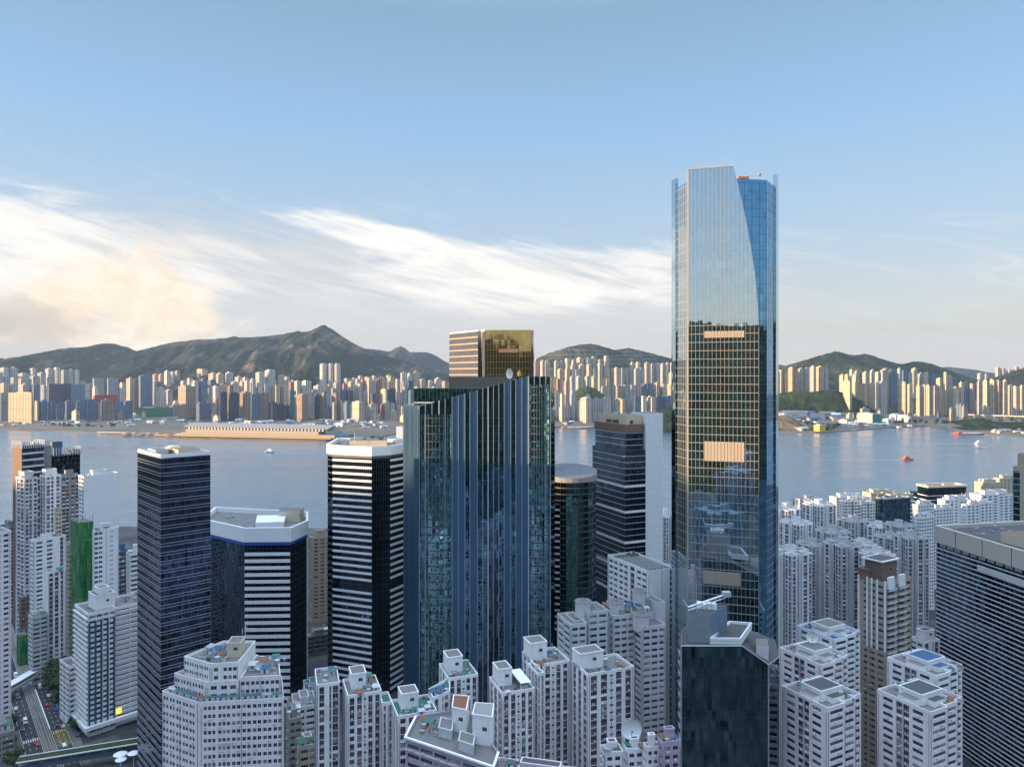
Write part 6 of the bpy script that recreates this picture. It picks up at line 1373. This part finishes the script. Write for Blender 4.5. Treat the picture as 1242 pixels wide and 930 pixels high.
for k, (x, y, r) in enumerate(((-194, 352, 3.2), (-188, 353, 2.8), (-191, 347, 2.6))):
    mb = MB(); mb.cyl(x, y, .18, 5, 13, 8); mb.cyl(x, y, r, 13, 14.1, 16, 0, None, .2); tag(mb.build('canopy_umbrella', M['white_clean']), ('largest', 'right', 'front')[k] + ' of the round white canopies below the planted footbridge', 'canopy')

# trees: leaf-sized faces in clumps round real limbs
def leaf_mat(name, c):
    m, t, b = new_mat(name); g = t.add('ShaderNodeNewGeometry'); oi = t.add('ShaderNodeObjectInfo')
    n = t.noise(g.outputs['Position'], 0.7, 3, 0.6); k = t.ramp(n, [(0.3, 0.55), (0.7, 1.5)])
    t.l.new(t.mix(1.0, c, k, 'MULTIPLY'), b.inputs['Base Color']); b.inputs['Roughness'].default_value = 0.75; return m
M['leaf'] = leaf_mat('leaf', (0.040, 0.075, 0.025)); M['leaf2'] = leaf_mat('leaf_olive', (0.060, 0.075, 0.025)); M['bark'] = plain('bark', (0.07, 0.05, 0.035), 0.9)
TREES = {}
def tree_mesh(seed, h, r, n, ls, mat):
    r_ = random.Random(seed); tr = MB(); cr = MB()
    tr.cyl(0, 0, .05 * h, 0, h * .5, 7, 0, None, .025 * h); cl = []
    for k in range(n):
        th = r_.uniform(0, 6.283); q = r_.uniform(.1, 1) ** .6; z = h * r_.uniform(.42, .92); rr = r * q * (1.15 - abs(z / h - .6) * 1.2)
        c = Vector((rr * math.cos(th), rr * math.sin(th), z)); cl.append((c, r * r_.uniform(.22, .42)))
        if k % 3 == 0: tr.bar((0, 0, h * r_.uniform(.3, .5)), tuple(c), .012 * h, 0, 4)
    for c, cr_ in cl:
        for _ in range(70):
            d = Vector((r_.gauss(0, 1), r_.gauss(0, 1), r_.gauss(0, .8))).normalized() * cr_ * r_.uniform(.6, 1.05); p = c + d
            nrm = (d.normalized() + Vector((r_.gauss(0, .5), r_.gauss(0, .5), r_.gauss(0, .5) + .3))).normalized(); u = nrm.orthogonal().normalized(); v = nrm.cross(u); a = r_.uniform(0, 6.28); u, v = u * math.cos(a) + v * math.sin(a), v * math.cos(a) - u * math.sin(a); s = ls * r_.uniform(.6, 1.3)
            cr.quad(tuple(p - u * s), tuple(p - v * s * .6), tuple(p + u * s), tuple(p + v * s * .6))
    return tr.mesh('trunk', [M['bark']]), cr.mesh('crown', [M[mat]])
for k, (mt, n) in enumerate((('leaf', 26), ('leaf2', 22), ('leaf', 30))): TREES[k] = tree_mesh(300 + k, 12, 5.2, n, .55, mt)
def tree(label, x, y, z, s, k=0, group=None, name='tree'):
    t_ = thing(name, label, 'tree', (x, y, z), group); tm, cm = TREES[k % 3]; rz = rnd.uniform(0, 6.28)
    inst(tm, 'trunk', t_, (x, y, z), rz, (s, s, s)); inst(cm, 'crown', t_, (x, y, z), rz, (s * 1.05, s * .95, s)); return t_
GT = 'roadside trees by the gridded block'
for k, (s, o, sc_) in enumerate(((22, 15, .9), (30, 15.5, 1.1), (37, 17, 1.15), (44, 15, 1.2), (52, 17.5, 1.25), (60, 15.5, 1.15), (68, 18, 1.2), (56, 21, 1.1), (78, 17, 1.1), (64, 23, 1.15))):
    tree(ORD[k] + ' dark green tree from the crossing along the right side of the road', *RP(s, o), 5.1, sc_, k, GT)
for k, (s, o) in enumerate(((10, -16), (-3, -17.5), (-14, -19))): tree(('far', 'middle', 'near')[k] + ' small tree on the left pavement beside the left-edge tower', *RP(s, o), 5.1, .62, k, 'small trees on the left pavement')
for k, (s, o) in enumerate(((-10, 15.5), (-15, 16.5), (-20, 22))): tree(('far', 'middle', 'near')[k] + ' small dark tree on the corner below the gridded block', *RP(s, o), 5.1, .5, k, 'small trees at the corner')
tree('lone shrubby tree in the bottom left corner beside the planted footbridge', PX(20, 352), 352, 5, .9, 1)
# cars
M['glassdk'] = plain('car_glass', (0.02, 0.025, 0.03), 0.08); M['tyre'] = plain('tyre', (0.02, 0.02, 0.02), 0.9)
def car_parts(L, W, H, van):
    parts = []
    prof = [(-L / 2, .35), (L / 2, .35), (L / 2, .75), (L * .30, .92), (L * (.36 if van else .16), H), (-L * (.48 if van else .30), H), (-L * (.5 if van else .44), .95), (-L / 2, .9)]
    mb = MB(); k = len(prof); ws = [W / 2 if z < 1.0 else W / 2 * .84 for x, z in prof]
    for s in (1, -1): mb.poly([(x, s * w_, z) for (x, z), w_ in zip(prof, ws)][::-1 if s > 0 else 1])
    for i in range(k):
        j = (i + 1) % k; mb.quad((prof[i][0], ws[i], prof[i][1]), (prof[j][0], ws[j], prof[j][1]), (prof[j][0], -ws[j], prof[j][1]), (prof[i][0], -ws[i], prof[i][1]))
    parts.append(('body', mb)); g = MB()
    for s in (1, -1):
        pts = [(L * .25, s * (W / 2 * .93), 1.0), (L * (.33 if van else .14), s * W / 2 * .862, H - .1), (-L * (.45 if van else .28), s * W / 2 * .862, H - .1), (-L * .40, s * W / 2 * .93, 1.0)]; g.poly(pts if s < 0 else pts[::-1])
    g.quad((L * .295, -W * .38, .95), (L * .295, W * .38, .95), (L * (.365 if van else .17), W * .36, H - .08), (L * (.365 if van else .17), -W * .36, H - .08)); parts.append(('windows', g))
    return parts
CAR = {}
for nm, dims in (('car', (4.4, 1.8, 1.45, False)), ('van', (5.2, 1.95, 2.1, True))):
    CAR[nm] = [(pn, mb) for pn, mb in car_parts(*dims)]
w_m = MB(); [w_m.bar((0, -.11, 0), (0, .11, 0), .33, 0, 12)]; WHEEL = w_m.mesh('wheel', [M['tyre']])
CC = {'white': M['white_clean'], 'red': M['red'], 'black': M['steel'], 'silver': M['metal'], 'blue': M['bluestripe']}
def car(kind, c, label, s, o, back=False):
    x, y = RP(s, o); r_ = thing('parked_car' if False else kind, label, kind, (x, y, 5.02), 'vehicles on the main road'); rz = RZ + (math.pi if back else 0)
    for pn, mb in CAR[kind]:
        key = (kind, pn, c)
        if key not in CAR: CAR[key] = mb.mesh(pn, [CC[c] if pn == 'body' else M['glassdk']])
        inst(CAR[key], pn, r_, (x, y, 5.02), rz)
    L = 2.9 if kind == 'van' else 2.6; W = .86
    for u in (L / 2, -L / 2):
        for v in (W, -W): inst(WHEEL, 'wheel', r_, (x + math.cos(rz) * u - math.sin(rz) * v, y + math.sin(rz) * u + math.cos(rz) * v, 5.35), rz)
car('van', 'white', 'white van on the left lanes before the zebra crossing', 14, -7.6, True); car('car', 'black', 'black car waiting at the corner below the lit sign', -22, 16); car('car', 'silver', 'silver car in the right lane beside the corner trees', -6, 10.6)
car('car', 'black', 'dark car in the right lanes short of the yellow box', -2, 7.8); car('van', 'white', 'white van beyond the covered footbridge at far left', 92, -4.9, True); car('car', 'red', 'red car beyond the covered footbridge at far left', 106, 8); car('car', 'silver', 'pale car at the far end of the road', 122, -8, True); car('car', 'white', 'white car behind the trees on the road', 78, 8)

for k, (kd, c, s, o, bk, lab) in enumerate((('car', 'red', 30, 6.6, False, 'red car in the right lanes beside the trees'), ('car', 'white', 44, 9.6, False, 'white car in the right lanes beside the trees'), ('car', 'silver', 36, -10.5, True, 'silver car on the far left lane'), ('van', 'silver', 54, -7.5, True, 'silver van just before the covered footbridge'), ('car', 'black', 4, -10.4, True, 'black car on the left lanes near the zebra crossing'), ('car', 'red', -20, -5.0, True, 'red car on the left lanes past the zebra crossing'), ('car', 'blue', 20, 10.2, False, 'blue car by the right-hand kerb'), ('car', 'white', -30, 7.5, False, 'white car in the yellow hatched box'), ('van', 'white', 62, 6.8, False, 'white van in the right lanes under the covered footbridge'), ('car', 'black', 134, 5.5, False, 'black car at the far end of the road'))):
    car(kd, c, lab, s, o, bk)
# ------------------------------------------------------------------ far waterfront
def along(px0, py0, px1, py1, back):
    """two ground points beside the far sea wall, moved inland by back metres"""
    a, b = Vector(GP(px0, py0, 3)), Vector(GP(px1, py1, 3)); t = (b - a).normalized(); n = Vector((-t.y, t.x)); return a + n * back, b + n * back, t, n
hm3 = hill_mat('shore_wood', 0.0, (0.030, 0.055, 0.022))
hill('wooded_slope', 3420, 75, [(925, 482), (945, 477), (965, 474), (985, 475), (1000, 473), (1015, 474), (1028, 478), (1045, 486), (1062, 499)], hm3, 0.15, 31, cols=90, rows=24)
hill('wooded_knoll', 3420, 330, [(690, 486), (700, 472), (712, 468), (722, 471), (732, 478), (742, 488)], hm3, 0.15, 33, cols=60, rows=20)
hill('earth_mound', 2720, 160, [(925, 512), (938, 505), (950, 503), (958, 506), (968, 509), (980, 516), (992, 519)], hill_mat('mound', 1.0, (0.05, 0.065, 0.03)), 0.25, 35, cols=60, rows=20)
hill('green_bank', 2700, 120, [(1150, 511), (1175, 508), (1190, 507), (1205, 511), (1222, 512), (1250, 511), (1290, 514)], hm3, 0.2, 37, cols=60, rows=16)
hill('wooded_point', 2700, 200, [(790, 503), (800, 497), (812, 494), (826, 496), (850, 500), (880, 508)], hm3, 0.2, 39, cols=60, rows=16)
# sea wall with fender piles
mb = MB(); a, b, t, n = along(118, 524.4, 440, 531.4, -1.5); L = (b - a).length
mb.prism([tuple(a), tuple(b), tuple(b + n * 12), tuple(a + n * 12)], 3.2, 5.4, 0, bottom=True)
for k in range(int(L / 14)):
    p = a + t * (14 * k + 3); mb.prism([tuple(p), tuple(p + t * 6), tuple(p + t * 6 + n * 3), tuple(p + n * 3)], -1, 3.2, 1)
tag(mb.build('sea_wall', [M['cream'], M['steel']]), None, None, kind='structure')
# cruise terminal
a, b, t, n = along(213, 529.8, 401, 533.9, 26); L = (b - a).length
root = thing('ferry_terminal', 'long cream waterfront terminal with white roof and dark arcade on the far quay', 'terminal', (*((a + b) / 2), 3))
def quad_(p0, p1, d0, d1): return [tuple(p0 + n * d0), tuple(p1 + n * d0), tuple(p1 + n * d1), tuple(p0 + n * d1)]
prism_part(root, 'base_block', quad_(a, b, 0, 60), 3, 16, [M['beige'], M['concrete']], 1)
prism_part(root, 'terrace', quad_(a + t * 10, b - t * 60, 9, 58), 16, 26, [M['beige'], M['pave']], 1)
prism_part(root, 'upper_hall', quad_(a + t * 14, b - t * 34, 20, 56), 26, 33, [M['steel'], M['roof']], 1)
c0 = a + t * 14; nn_ = int((L - 48) / 12); mb = MB(); q0 = c0 + n * 18; mb.prism([tuple(q0), tuple(q0 + t * 5), tuple(q0 + t * 5 + n * 3), tuple(q0 + n * 3)], 26, 33, bottom=True); col0 = mb.build('column', M['white_clean'], root)
for k in range(1, nn_): c = col0.copy(); col.objects.link(c); c.parent = root; c.location = col0.location + Vector((t.x, t.y, 0)) * 12 * k
mb = MB(); mb.prism(quad_(a, b - t * 28, 13, 62), 33, [36, 36, 44, 44], bottom=True); mb.build('roof', M['concrete'], root)
mb = MB(); e = b - t * 28
for k in range(6): mb.bar((*(e + n * (14 + 8 * k)), 34 + k * 1.2), (*(e + t * 30 + n * (14 + 8 * k)), 17), .8)
mb.build('end_strut', M['steel'], root)
prism_part(root, 'glass_annex', quad_(b - t * 20, b + t * 46, 4, 40), 3, 18, [M['g_teal'], M['roofblue']], 1); prism_part(root, 'promenade', quad_(a - t * 90, b - t * 5, -16, -2), 5.6, 8.5, [M['yellow'], M['pave']], 1)
for k in range(7):                                       # planted mounds of the runway park
    p = along(150 + 9 * k, 528.2 + .2 * k, 300, 532, 14 + rnd.uniform(0, 24))[0]
    x, y = p; mb = MB(); m_ = 9
    for i in range(m_):
        q0, q1 = i / m_ * math.pi / 2, (i + 1) / m_ * math.pi / 2; mb.cyl(x, y, 20 * math.cos(q0), 3 + 9 * math.sin(q0), 3 + 9 * math.sin(q1), 14, 0, None, max(20 * math.cos(q1), .1))
    tag(mb.build('park_shelter', M['brown']), ORD[k] + ' brown domed park shelter from the left on the far quay', 'shelter', 'shelters on the far quay')
# building site huts and vehicles behind the quay
HUTS = []
for k, (mt, rf) in enumerate((('greywhite', 'greywhite'), ('greywhite', 'roof'), ('concrete', 'roofblue'), ('cream', 'greywhite'), ('concrete', 'roof'))):
    mb = MB(); mb.box(-1, 1, -1, 1, 0, 1); mb.quad((-1.06, -1.06, 1), (1.06, -1.06, 1), (1.06, 0, 1.35), (-1.06, 0, 1.35), 1); mb.quad((-1.06, 0, 1.35), (1.06, 0, 1.35), (1.06, 1.06, 1), (-1.06, 1.06, 1), 1); mb.poly([(-1, -1, 1), (-1, 0, 1.3), (-1, 1, 1)]); mb.poly([(1, -1, 1), (1, 1, 1), (1, 0, 1.3)]); mb.quad((-.3, -1.02, 0), (.3, -1.02, 0), (.3, -1.02, .7), (-.3, -1.02, .7), 2)
    HUTS.append(mb.mesh('site_hut', [M[mt], M[rf], M['steel']]))
HC = ['white', 'white metal-roofed', 'grey blue-roofed', 'cream', 'grey']; hut_list = []
def hut(px, py, w_, dd, h, kind=None, z=3.0):
    x, y = GP(px, py, z); k = rnd.randrange(5) if kind is None else kind
    o = inst(HUTS[k], 'site_hut', None, (x, y, z), rnd.choice((0, .25, -.3, .6)), (w_, dd, h)); hut_list.append((px, py, k, o))
r_ = random.Random(77)
for i in range(120):
    px = r_.uniform(160, 470); py = r_.uniform(506.5, 518) - (2 if px < 240 else 0) + (px - 300) * .012
    hut(px, py, r_.uniform(6, 17), r_.uniform(5, 10), r_.uniform(4, 11))
for i in range(36): hut(r_.uniform(2, 165), r_.uniform(512, 517.5), r_.uniform(5, 14), r_.uniform(5, 9), r_.uniform(3, 8))
for i in range(34): hut(r_.uniform(668, 840), r_.uniform(509, 515), r_.uniform(6, 16), r_.uniform(6, 10), r_.uniform(4, 10))
for px, py, w_, dd, h, k in ((950, 508, 40, 20, 26, 1), (964, 508.5, 50, 20, 30, 1), (978, 508, 36, 20, 28, 2), (990, 509, 30, 20, 22, 1), (1003, 508, 34, 18, 26, 4), (1016, 508.5, 30, 18, 22, 3), (1028, 509, 24, 16, 24, 4), (955, 506, 42, 30, 13, 1), (968, 509, 40, 26, 14, 1), (985, 510, 30, 24, 12, 2), (1002, 508, 36, 20, 16, 3), (1016, 510, 30, 22, 15, 2), (1008, 516, 22, 14, 10, 1), (1026, 513, 24, 18, 14, 1), (1033, 517, 20, 12, 9, 0), (1000, 494, 18, 12, 14, 0), (1076, 513, 14, 12, 16, 0), (1085, 510, 18, 14, 24, 0), (1094, 511, 15, 14, 22, 0), (1101, 512, 10, 10, 20, 3), (1060, 517, 20, 10, 10, 0), (1072, 516.5, 18, 9, 8, 3), (974, 522, 22, 8, 10, 3), (962, 521.5, 18, 7, 7, 0)): hut(px, py, w_, dd, h, k)
for i in range(40): hut(r_.uniform(950, 1110), r_.uniform(511, 519), r_.uniform(5, 14), r_.uniform(5, 9), r_.uniform(3, 9))
for i in range(26): hut(r_.uniform(1205, 1262), r_.uniform(517, 526), r_.uniform(5, 12), r_.uniform(4, 8), r_.uniform(3, 7))
cnt = {}
HM = [(-99, 60, 'under the golden block'), (60, 120, 'under the blue slabs'), (120, 200, 'left of the terminal'), (200, 250, 'behind the terminal left end'), (250, 300, 'behind the terminal left half'), (300, 350, 'behind the terminal middle'), (350, 400, 'behind the terminal right half'), (400, 480, 'beyond the terminal right end'), (480, 740, 'left of the white slab tower'), (740, 900, 'behind the white slab tower'), (900, 975, 'right of the tallest tower'), (975, 1010, 'by the yellow shore house'), (1010, 1040, 'left of the cream cube'), (1040, 1075, 'below the cream cube'), (1075, 1160, 'right of the cream cube'), (1160, 1225, 'on the barge quay'), (1225, 1400, 'on the barge quay right end')]
hut_list.sort(key=lambda q: q[0])
ORD2 = ORD + ['%dth' % k for k in range(18, 60)]
for px, py, k, o in hut_list:
    mk = [m_ for a_, b_, m_ in HM if a_ <= px < b_][0]; key = (mk, k); i = cnt.get(key, 0); cnt[key] = i + 1
    tag(o, f'{ORD2[i]} {HC[k]} hut or shed from the left {mk}', 'shed', 'low sheds on the far shore')
def boxy(name, label, cat, pl, pf, pr, py0, py1, a_, mats, z=3.0, roofm=None):
    d = (CZ - z) * FPX / (py1 - HY); P = foot(pl, pf, pr, d, a_); root = roots(name, label, cat, P); zt = ZY(py0, d)
    prism_part(root, 'wall', P, z, zt, [M[mats[0]], M[mats[1]]], 1); parapet(root, P, zt, 1.2, M[mats[0]], .8)
    prism_part(root, 'roof_house', sub(P, .2, .5, .3, .7), zt, zt + 4, [M['white'], M['roof']], 1); prism_part(root, 'side_panel', [tuple(Vector(P[0]) + Vector((.0, -.3))), tuple(Vector(P[1]) + Vector((.0, -.3))), tuple(P[1]), tuple(P[0])], z, zt - 2, M[roofm or mats[0]]); return root
boxy('warehouse', 'plain cream cube with teal right side on the far shore below the golden towers', 'warehouse', 1040, 1058, 1069, 502, 515.5, 28, ('cream', 'roof'), 3, 'tealsheet')
boxy('shore_house', 'small yellow house at the water right of the tallest skyscraper', 'house', 987, 994, 1001, 516, 523, 25, ('yellow', 'roof'))
boxy('podium', 'long low cream podium at the foot of the golden towers, far right', 'podium', 1186, 1192, 1212, 494, 501, 10, ('cream', 'roof'), 12)
boxy('site_cover', 'big green sheeted building site cover on the far shore', 'building site', 165, 167, 207, 494.5, 505.5, 20, ('green', 'roofgreen'), 3, 'green')
boxy('office_block', 'low blue glass block right of the bronze tower on the far shore', 'office block', 239, 243, 256, 489, 506, 20, ('roofblue', 'roof'), 3, 'bluepanel')
boxy('pier_shed', 'white shed with a dark base on the basin edge, just left of the sloping tower', 'shed', 483, 484, 491, 517, 527, 5, ('white_clean', 'roof'))
# long viaducts
for lab, px0, py0, px1, py1, z, wd in (('low pale viaduct crossing in front of the dark blocks on the far shore', 258, 501.5, 492, 503.5, 12, 12), ('long pale road deck below the golden towers at far right', 1158, 502, 1246, 505, 18, 16)):
    d0, d1 = (CZ - z) * FPX / (py0 - HY), (CZ - z) * FPX / (py1 - HY); p, q = Vector((PX(px0, d0), d0)), Vector((PX(px1, d1), d1)); t = (q - p).normalized(); n = Vector((-t.y, t.x)); root = thing('viaduct', lab, 'viaduct', (*((p + q) / 2), 3))
    prism_part(root, 'deck', [tuple(p), tuple(q), tuple(q + n * wd), tuple(p + n * wd)], z - 2.5, z, [M['cream'], M['asphalt']], 1, True); prism_part(root, 'parapet', [tuple(p), tuple(q), tuple(q + n * .6), tuple(p + n * .6)], z, z + 1.6, M['cream'])
    L = (q - p).length; mb = MB(); c = p + n * wd / 2; mb.box(c.x - 2, c.x + 2, c.y - 2, c.y + 2, 3, z - 2.4); pr = mb.build('pier', M['concrete'], root)
    for k in range(1, int(L / 40)): o = pr.copy(); col.objects.link(o); o.parent = root; o.location = pr.location + Vector((t.x, t.y, 0)) * 40 * k
# mid-rise blocks packed between the high-rises
r_ = random.Random(31); mids = []
def mid(px, d, wpx, h, c):
    vd = math.degrees(math.atan((px - CX) / FPX)); a_ = max(16, min(66, 30 - 0.95 * vd + r_.uniform(-8, 8)))
    P = squat(foot(px - wpx / 2, px - wpx / 2 + wpx * r_.uniform(.2, .6), px + wpx / 2, d, a_), 40); cx, cy = centre(P); Q = [(p[0] - cx, p[1] - cy) for p in P]; mb = MB()
    mb.prism(Q, 0, h); q = sub(Q, .1, .9, .2, .9); mb.prism(q, h - .1, h + r_.choice((0.5, 5, 9))); q = sub(Q, .3, .6, .3, .6); mb.prism(q, h, h + r_.uniform(7, 13))
    o = mb.build('mid_rise_block', M['far'], loc=(cx, cy, 3)); k = r_.uniform(.8, 1.1); o.color = (*(v * k for v in c), 1); mids.append((px, c, o))
for _ in range(150):
    z_ = r_.random()
    px = r_.uniform(30, 560) if z_ < .66 else r_.uniform(664, 820) if z_ < .86 else r_.uniform(1020, 1190)
    mid(px, r_.uniform(3020, 4300) if px < 600 else r_.uniform(3050, 3900), r_.uniform(5, 12), r_.uniform(18, 62), r_.choice((WHITE, CREAM, CREAM, PINK, PALE, PALE, BRONZE, RED, GREY, GOLD, BLUE)))
cnt = {}; mids.sort(key=lambda q: q[0])
for px, c, o in mids:
    for a_, b_, mk in MARKS:
        if a_ <= px < b_: break
    k = cnt.get((mk, c), 0); cnt[(mk, c)] = k + 1; tag(o, f'{ORD2[k]} low {CDESC[c]} block from the left {mk}', 'building', 'mid-rise blocks on the far shore')
# tower cranes, barges, boats
def tower_crane(label, px, py, h, rz, mat='red', z=3.0):
    x, y = GP(px, py, z); root = thing('tower_crane', label, 'crane', (x, y, z), 'tower cranes on the far shore')
    mb = MB(); mb.bar((0, 0, 0), (0, 0, h), 1.2); m1 = mb.build('mast', M[mat], root, (0, 0, 0)); mb = MB(); mb.bar((-14, 0, h), (44, 0, h + 2), .9); mb.bar((0, 0, h), (0, 0, h + 8), .6); mb.bar((0, 0, h + 8), (30, 0, h + 2), .25); mb.bar((0, 0, h + 8), (-13, 0, h), .25)
    o = mb.build('jib', M[mat], root, (0, 0, 0)); o.rotation_euler = (0, 0, rz); mb = MB(); mb.box(-15, -10, -1.2, 1.2, h - 3.5, h - .5); o = mb.build('counterweight', M['concrete'], root, (0, 0, 0)); o.rotation_euler = (0, 0, rz)
for k, (px, py, h, rz, lab) in enumerate(((172, 505, 46, .2, 'red tower crane over the left end of the green site cover'), (184, 505, 42, 2.6, 'red tower crane over the middle of the green site cover'), (196, 505, 48, .5, 'red tower crane over the right end of the green site cover'), (748, 516, 40, 2.3, 'red crane on the shore left of the white slab tower'))): tower_crane(lab, px, py, h, rz)
def boat(kind, label, px, py, s, rz, hullm, cabm):
    d = CZ * FPX / (py - HY); x = PX(px, d); root = thing(kind, label, 'boat' if kind != 'barge' else 'barge', (x, d, 0)); st = [(-1, .30), (-.8, .34), (.2, .36), (.65, .26), (1, .02)]; mb = MB()
    for (x0, w0), (x1, w1) in zip(st, st[1:]):
        for sg in (1, -1):
            A, B_, C_, D_ = (x0, sg * w0 * .8, -.05), (x1, sg * w1 * .8, -.05), (x1, sg * w1, .2 + max(0, x1) * .08), (x0, sg * w0, .2 + max(0, x0) * .08)
            mb.quad(*((A, B_, C_, D_) if sg < 0 else (D_, C_, B_, A)))
        mb.quad((x0, -w0, .19 + max(0, x0) * .08), (x1, -w1, .19 + max(0, x1) * .08), (x1, w1, .19 + max(0, x1) * .08), (x0, w0, .19 + max(0, x0) * .08), 1)
    mb.quad((-1, .3, .2), (-1, .24, -.05), (-1, -.24, -.05), (-1, -.3, .2))
    def fin(o): o.rotation_euler = (0, 0, rz); o.scale = (s, s, s * (1.0 if kind != 'barge' else .32))
    fin(mb.build('hull', [M[hullm], M['greywhite']], root, (0, 0, 0)))
    mb = MB()
    if kind == 'barge': mb.box(-.9, -.66, -.22, .22, .19, .5); mb.bar((-.2, 0, .2), (-.05, 0, .62), .03); mb.bar((-.05, 0, .3), (.75, 0, 1.05), .02)
    else: mb.box(-.7, .35, -.24, .24, .19, .42); mb.box(-.55, .15, -.2, .2, .43, .58, 0); mb.box(-.4, .05, -.14, .14, .59, .7, 0); mb.bar((-.1, 0, .7), (-.1, 0, 1.0), .015)
    fin(mb.build('cabin' if kind != 'barge' else 'deck_gear', [M[cabm]], root, (0, 0, 0)))
    if kind != 'barge':
        mb = MB(); mb.ring([(-.66, -.245), (.31, -.245), (.31, .245), (-.66, .245)], [(-.6, -.23), (.3, -.23), (.3, .23), (-.6, .23)], .28, .36); fin(mb.build('window_strip', M['steel'], root, (0, 0, 0)))
boat('ferry', 'small white launch on the open water left of the white striped tower', 326, 548.5, 13, 3.0, 'bluepanel', 'white_clean'); boat('ferry', 'red ferry on the open water right of the tallest skyscraper', 1101, 557.5, 14, 0.1, 'red', 'orange'); boat('ferry', 'white ferry near the right edge', 1188, 538, 13, .2, 'white_clean', 'white_clean')
boat('barge', 'dark flat barge near the right edge below the white ferry', 1193, 543.5, 17, .1, 'steel', 'brown'); boat('barge', 'long red barge moored at the right-hand quay', 1176, 526.5, 55, .1, 'red', 'rust'); boat('barge', 'short red barge inside the small bay, left one', 1160, 518.5, 24, -.3, 'red', 'orange'); boat('barge', 'short red barge inside the small bay, right one', 1177, 517.5, 26, .3, 'red', 'orange')
boat('barge', 'red barge with a lattice boom left of the white slab tower', 742, 520.5, 42, .15, 'red', 'rust'); boat('barge', 'orange barge along the shore right of the sloping tower', 700, 519.3, 60, 0, 'orange', 'rust'); boat('barge', 'red workboat moored below the yellow shore house', 1034, 522.5, 22, .1, 'red', 'orange')
wm, wt, wb = new_mat('foam'); wb.inputs['Base Color'].default_value = (.30, .34, .37, 1); wb.inputs['Roughness'].default_value = .5
for px, py, L, w_, sg in ((326, 548.5, 210, 3.5, 1), (1101, 557.5, 330, 4.5, -1), (1188, 538, 240, 5, -1)):
    d = CZ * FPX / (py - HY); x = PX(px, d); mb = MB()
    for k in range(14):
        a0, a1 = k / 14, (k + 1) / 14
        for s_ in (1, -1): mb.quad((x + sg * L * a0, d + s_ * (2 + L * .05 * a0), .02), (x + sg * L * a1, d + s_ * (2 + L * .05 * a1), .02), (x + sg * L * a1, d + s_ * (2 + L * .05 * a1 + w_ * (1 - a1)), .02), (x + sg * L * a0, d + s_ * (2 + L * .05 * a0 + w_ * (1 - a0)), .02))
    tag(mb.build('wake', wm), None, None, kind='structure')
# trees on the far shore
def shore_trees(n, x0, x1, y0, y1, s0, s1, mk, z=3.0):
    ps = sorted((r_.uniform(x0, x1), r_.uniform(y0, y1)) for _ in range(n))
    for k, (px, py) in enumerate(ps): tree(f'{ORD2[k]} tree from the left {mk}', *GP(px, py, z), z, r_.uniform(s0, s1), k, 'trees on the far shore')
shore_trees(14, 962, 986, 513, 521, 1.0, 1.7, 'on the mound right of the tallest tower'); shore_trees(12, 1002, 1018, 517, 522, 1.0, 1.5, 'right of the yellow shore house'); shore_trees(20, 1078, 1150, 511.5, 515, .9, 1.5, 'on the quay right of the cream cube'); shore_trees(16, 1165, 1245, 508, 514, .9, 1.5, 'on the bank behind the barge quay'); shore_trees(18, 668, 735, 507.5, 512.5, 1.0, 1.7, 'on the shore right of the sloping tower'); shore_trees(16, 60, 165, 516, 519, .8, 1.2, 'on the left part of the far quay'); shore_trees(12, 808, 822, 508, 515, 1, 1.6, 'left of the tallest tower')
# apartment towers behind the viewer: they are seen only as reflections in the glass
r_ = random.Random(5); k = 0
for x, y, h, w_ in ((-330, -170, 105, 30), (-250, -230, 120, 28), (-160, -180, 112, 34), (-90, -260, 128, 30), (-20, -190, 104, 28), (50, -250, 122, 32), (130, -180, 110, 30), (210, -240, 126, 30), (290, -170, 112, 34), (-400, -280, 125, 32), (-120, -380, 150, 30), (10, -400, 146, 34), (160, -390, 152, 30), (-260, -420, 158, 32), (330, -330, 140, 32), (-60, -120, 84, 40), (90, -110, 80, 44), (220, -90, 92, 36), (-230, -100, 90, 40)):
    P = square(x, y, w_, r_.uniform(5, 40)); mb = MB(); Q = [(p[0] - x, p[1] - y) for p in P]; h *= .56; mb.prism(notched(Q, 4.5, 1.8), 0, h); mb.prism(sub(Q, .3, .7, .3, .7), h - .1, h + 5)
    o = mb.build('high_rise', M['far'], loc=(x, y, 5)); o.color = (*r_.choice(((.36, .38, .42), (.20, .28, .34), (.30, .28, .27), (.16, .24, .30))), 1)
    tag(o, 'apartment tower standing behind the viewer, seen only as a reflection in the glass', 'high-rise', 'towers mirrored in the glass')

# ------------------------------------------------------------------ evening haze over the harbour
mb = MB(); mb.box(-11600, 11600, -4400, 14000, -5.0, 760)
hz = mb.build('haze', None or bpy.data.materials.new('haze')); tag(hz, None, None, kind='stuff'); hmat = hz.data.materials[0]; hmat.use_nodes = True
t = NT(hmat.node_tree); t.n.clear(); ho = t.add('ShaderNodeOutputMaterial'); pv = t.add('ShaderNodeVolumePrincipled'); pv.inputs['Color'].default_value = (0.52, 0.72, 1.0, 1); pv.inputs['Density'].default_value = HAZE; pv.inputs['Anisotropy'].default_value = 0.1
t.l.new(pv.outputs[0], ho.inputs['Volume'])
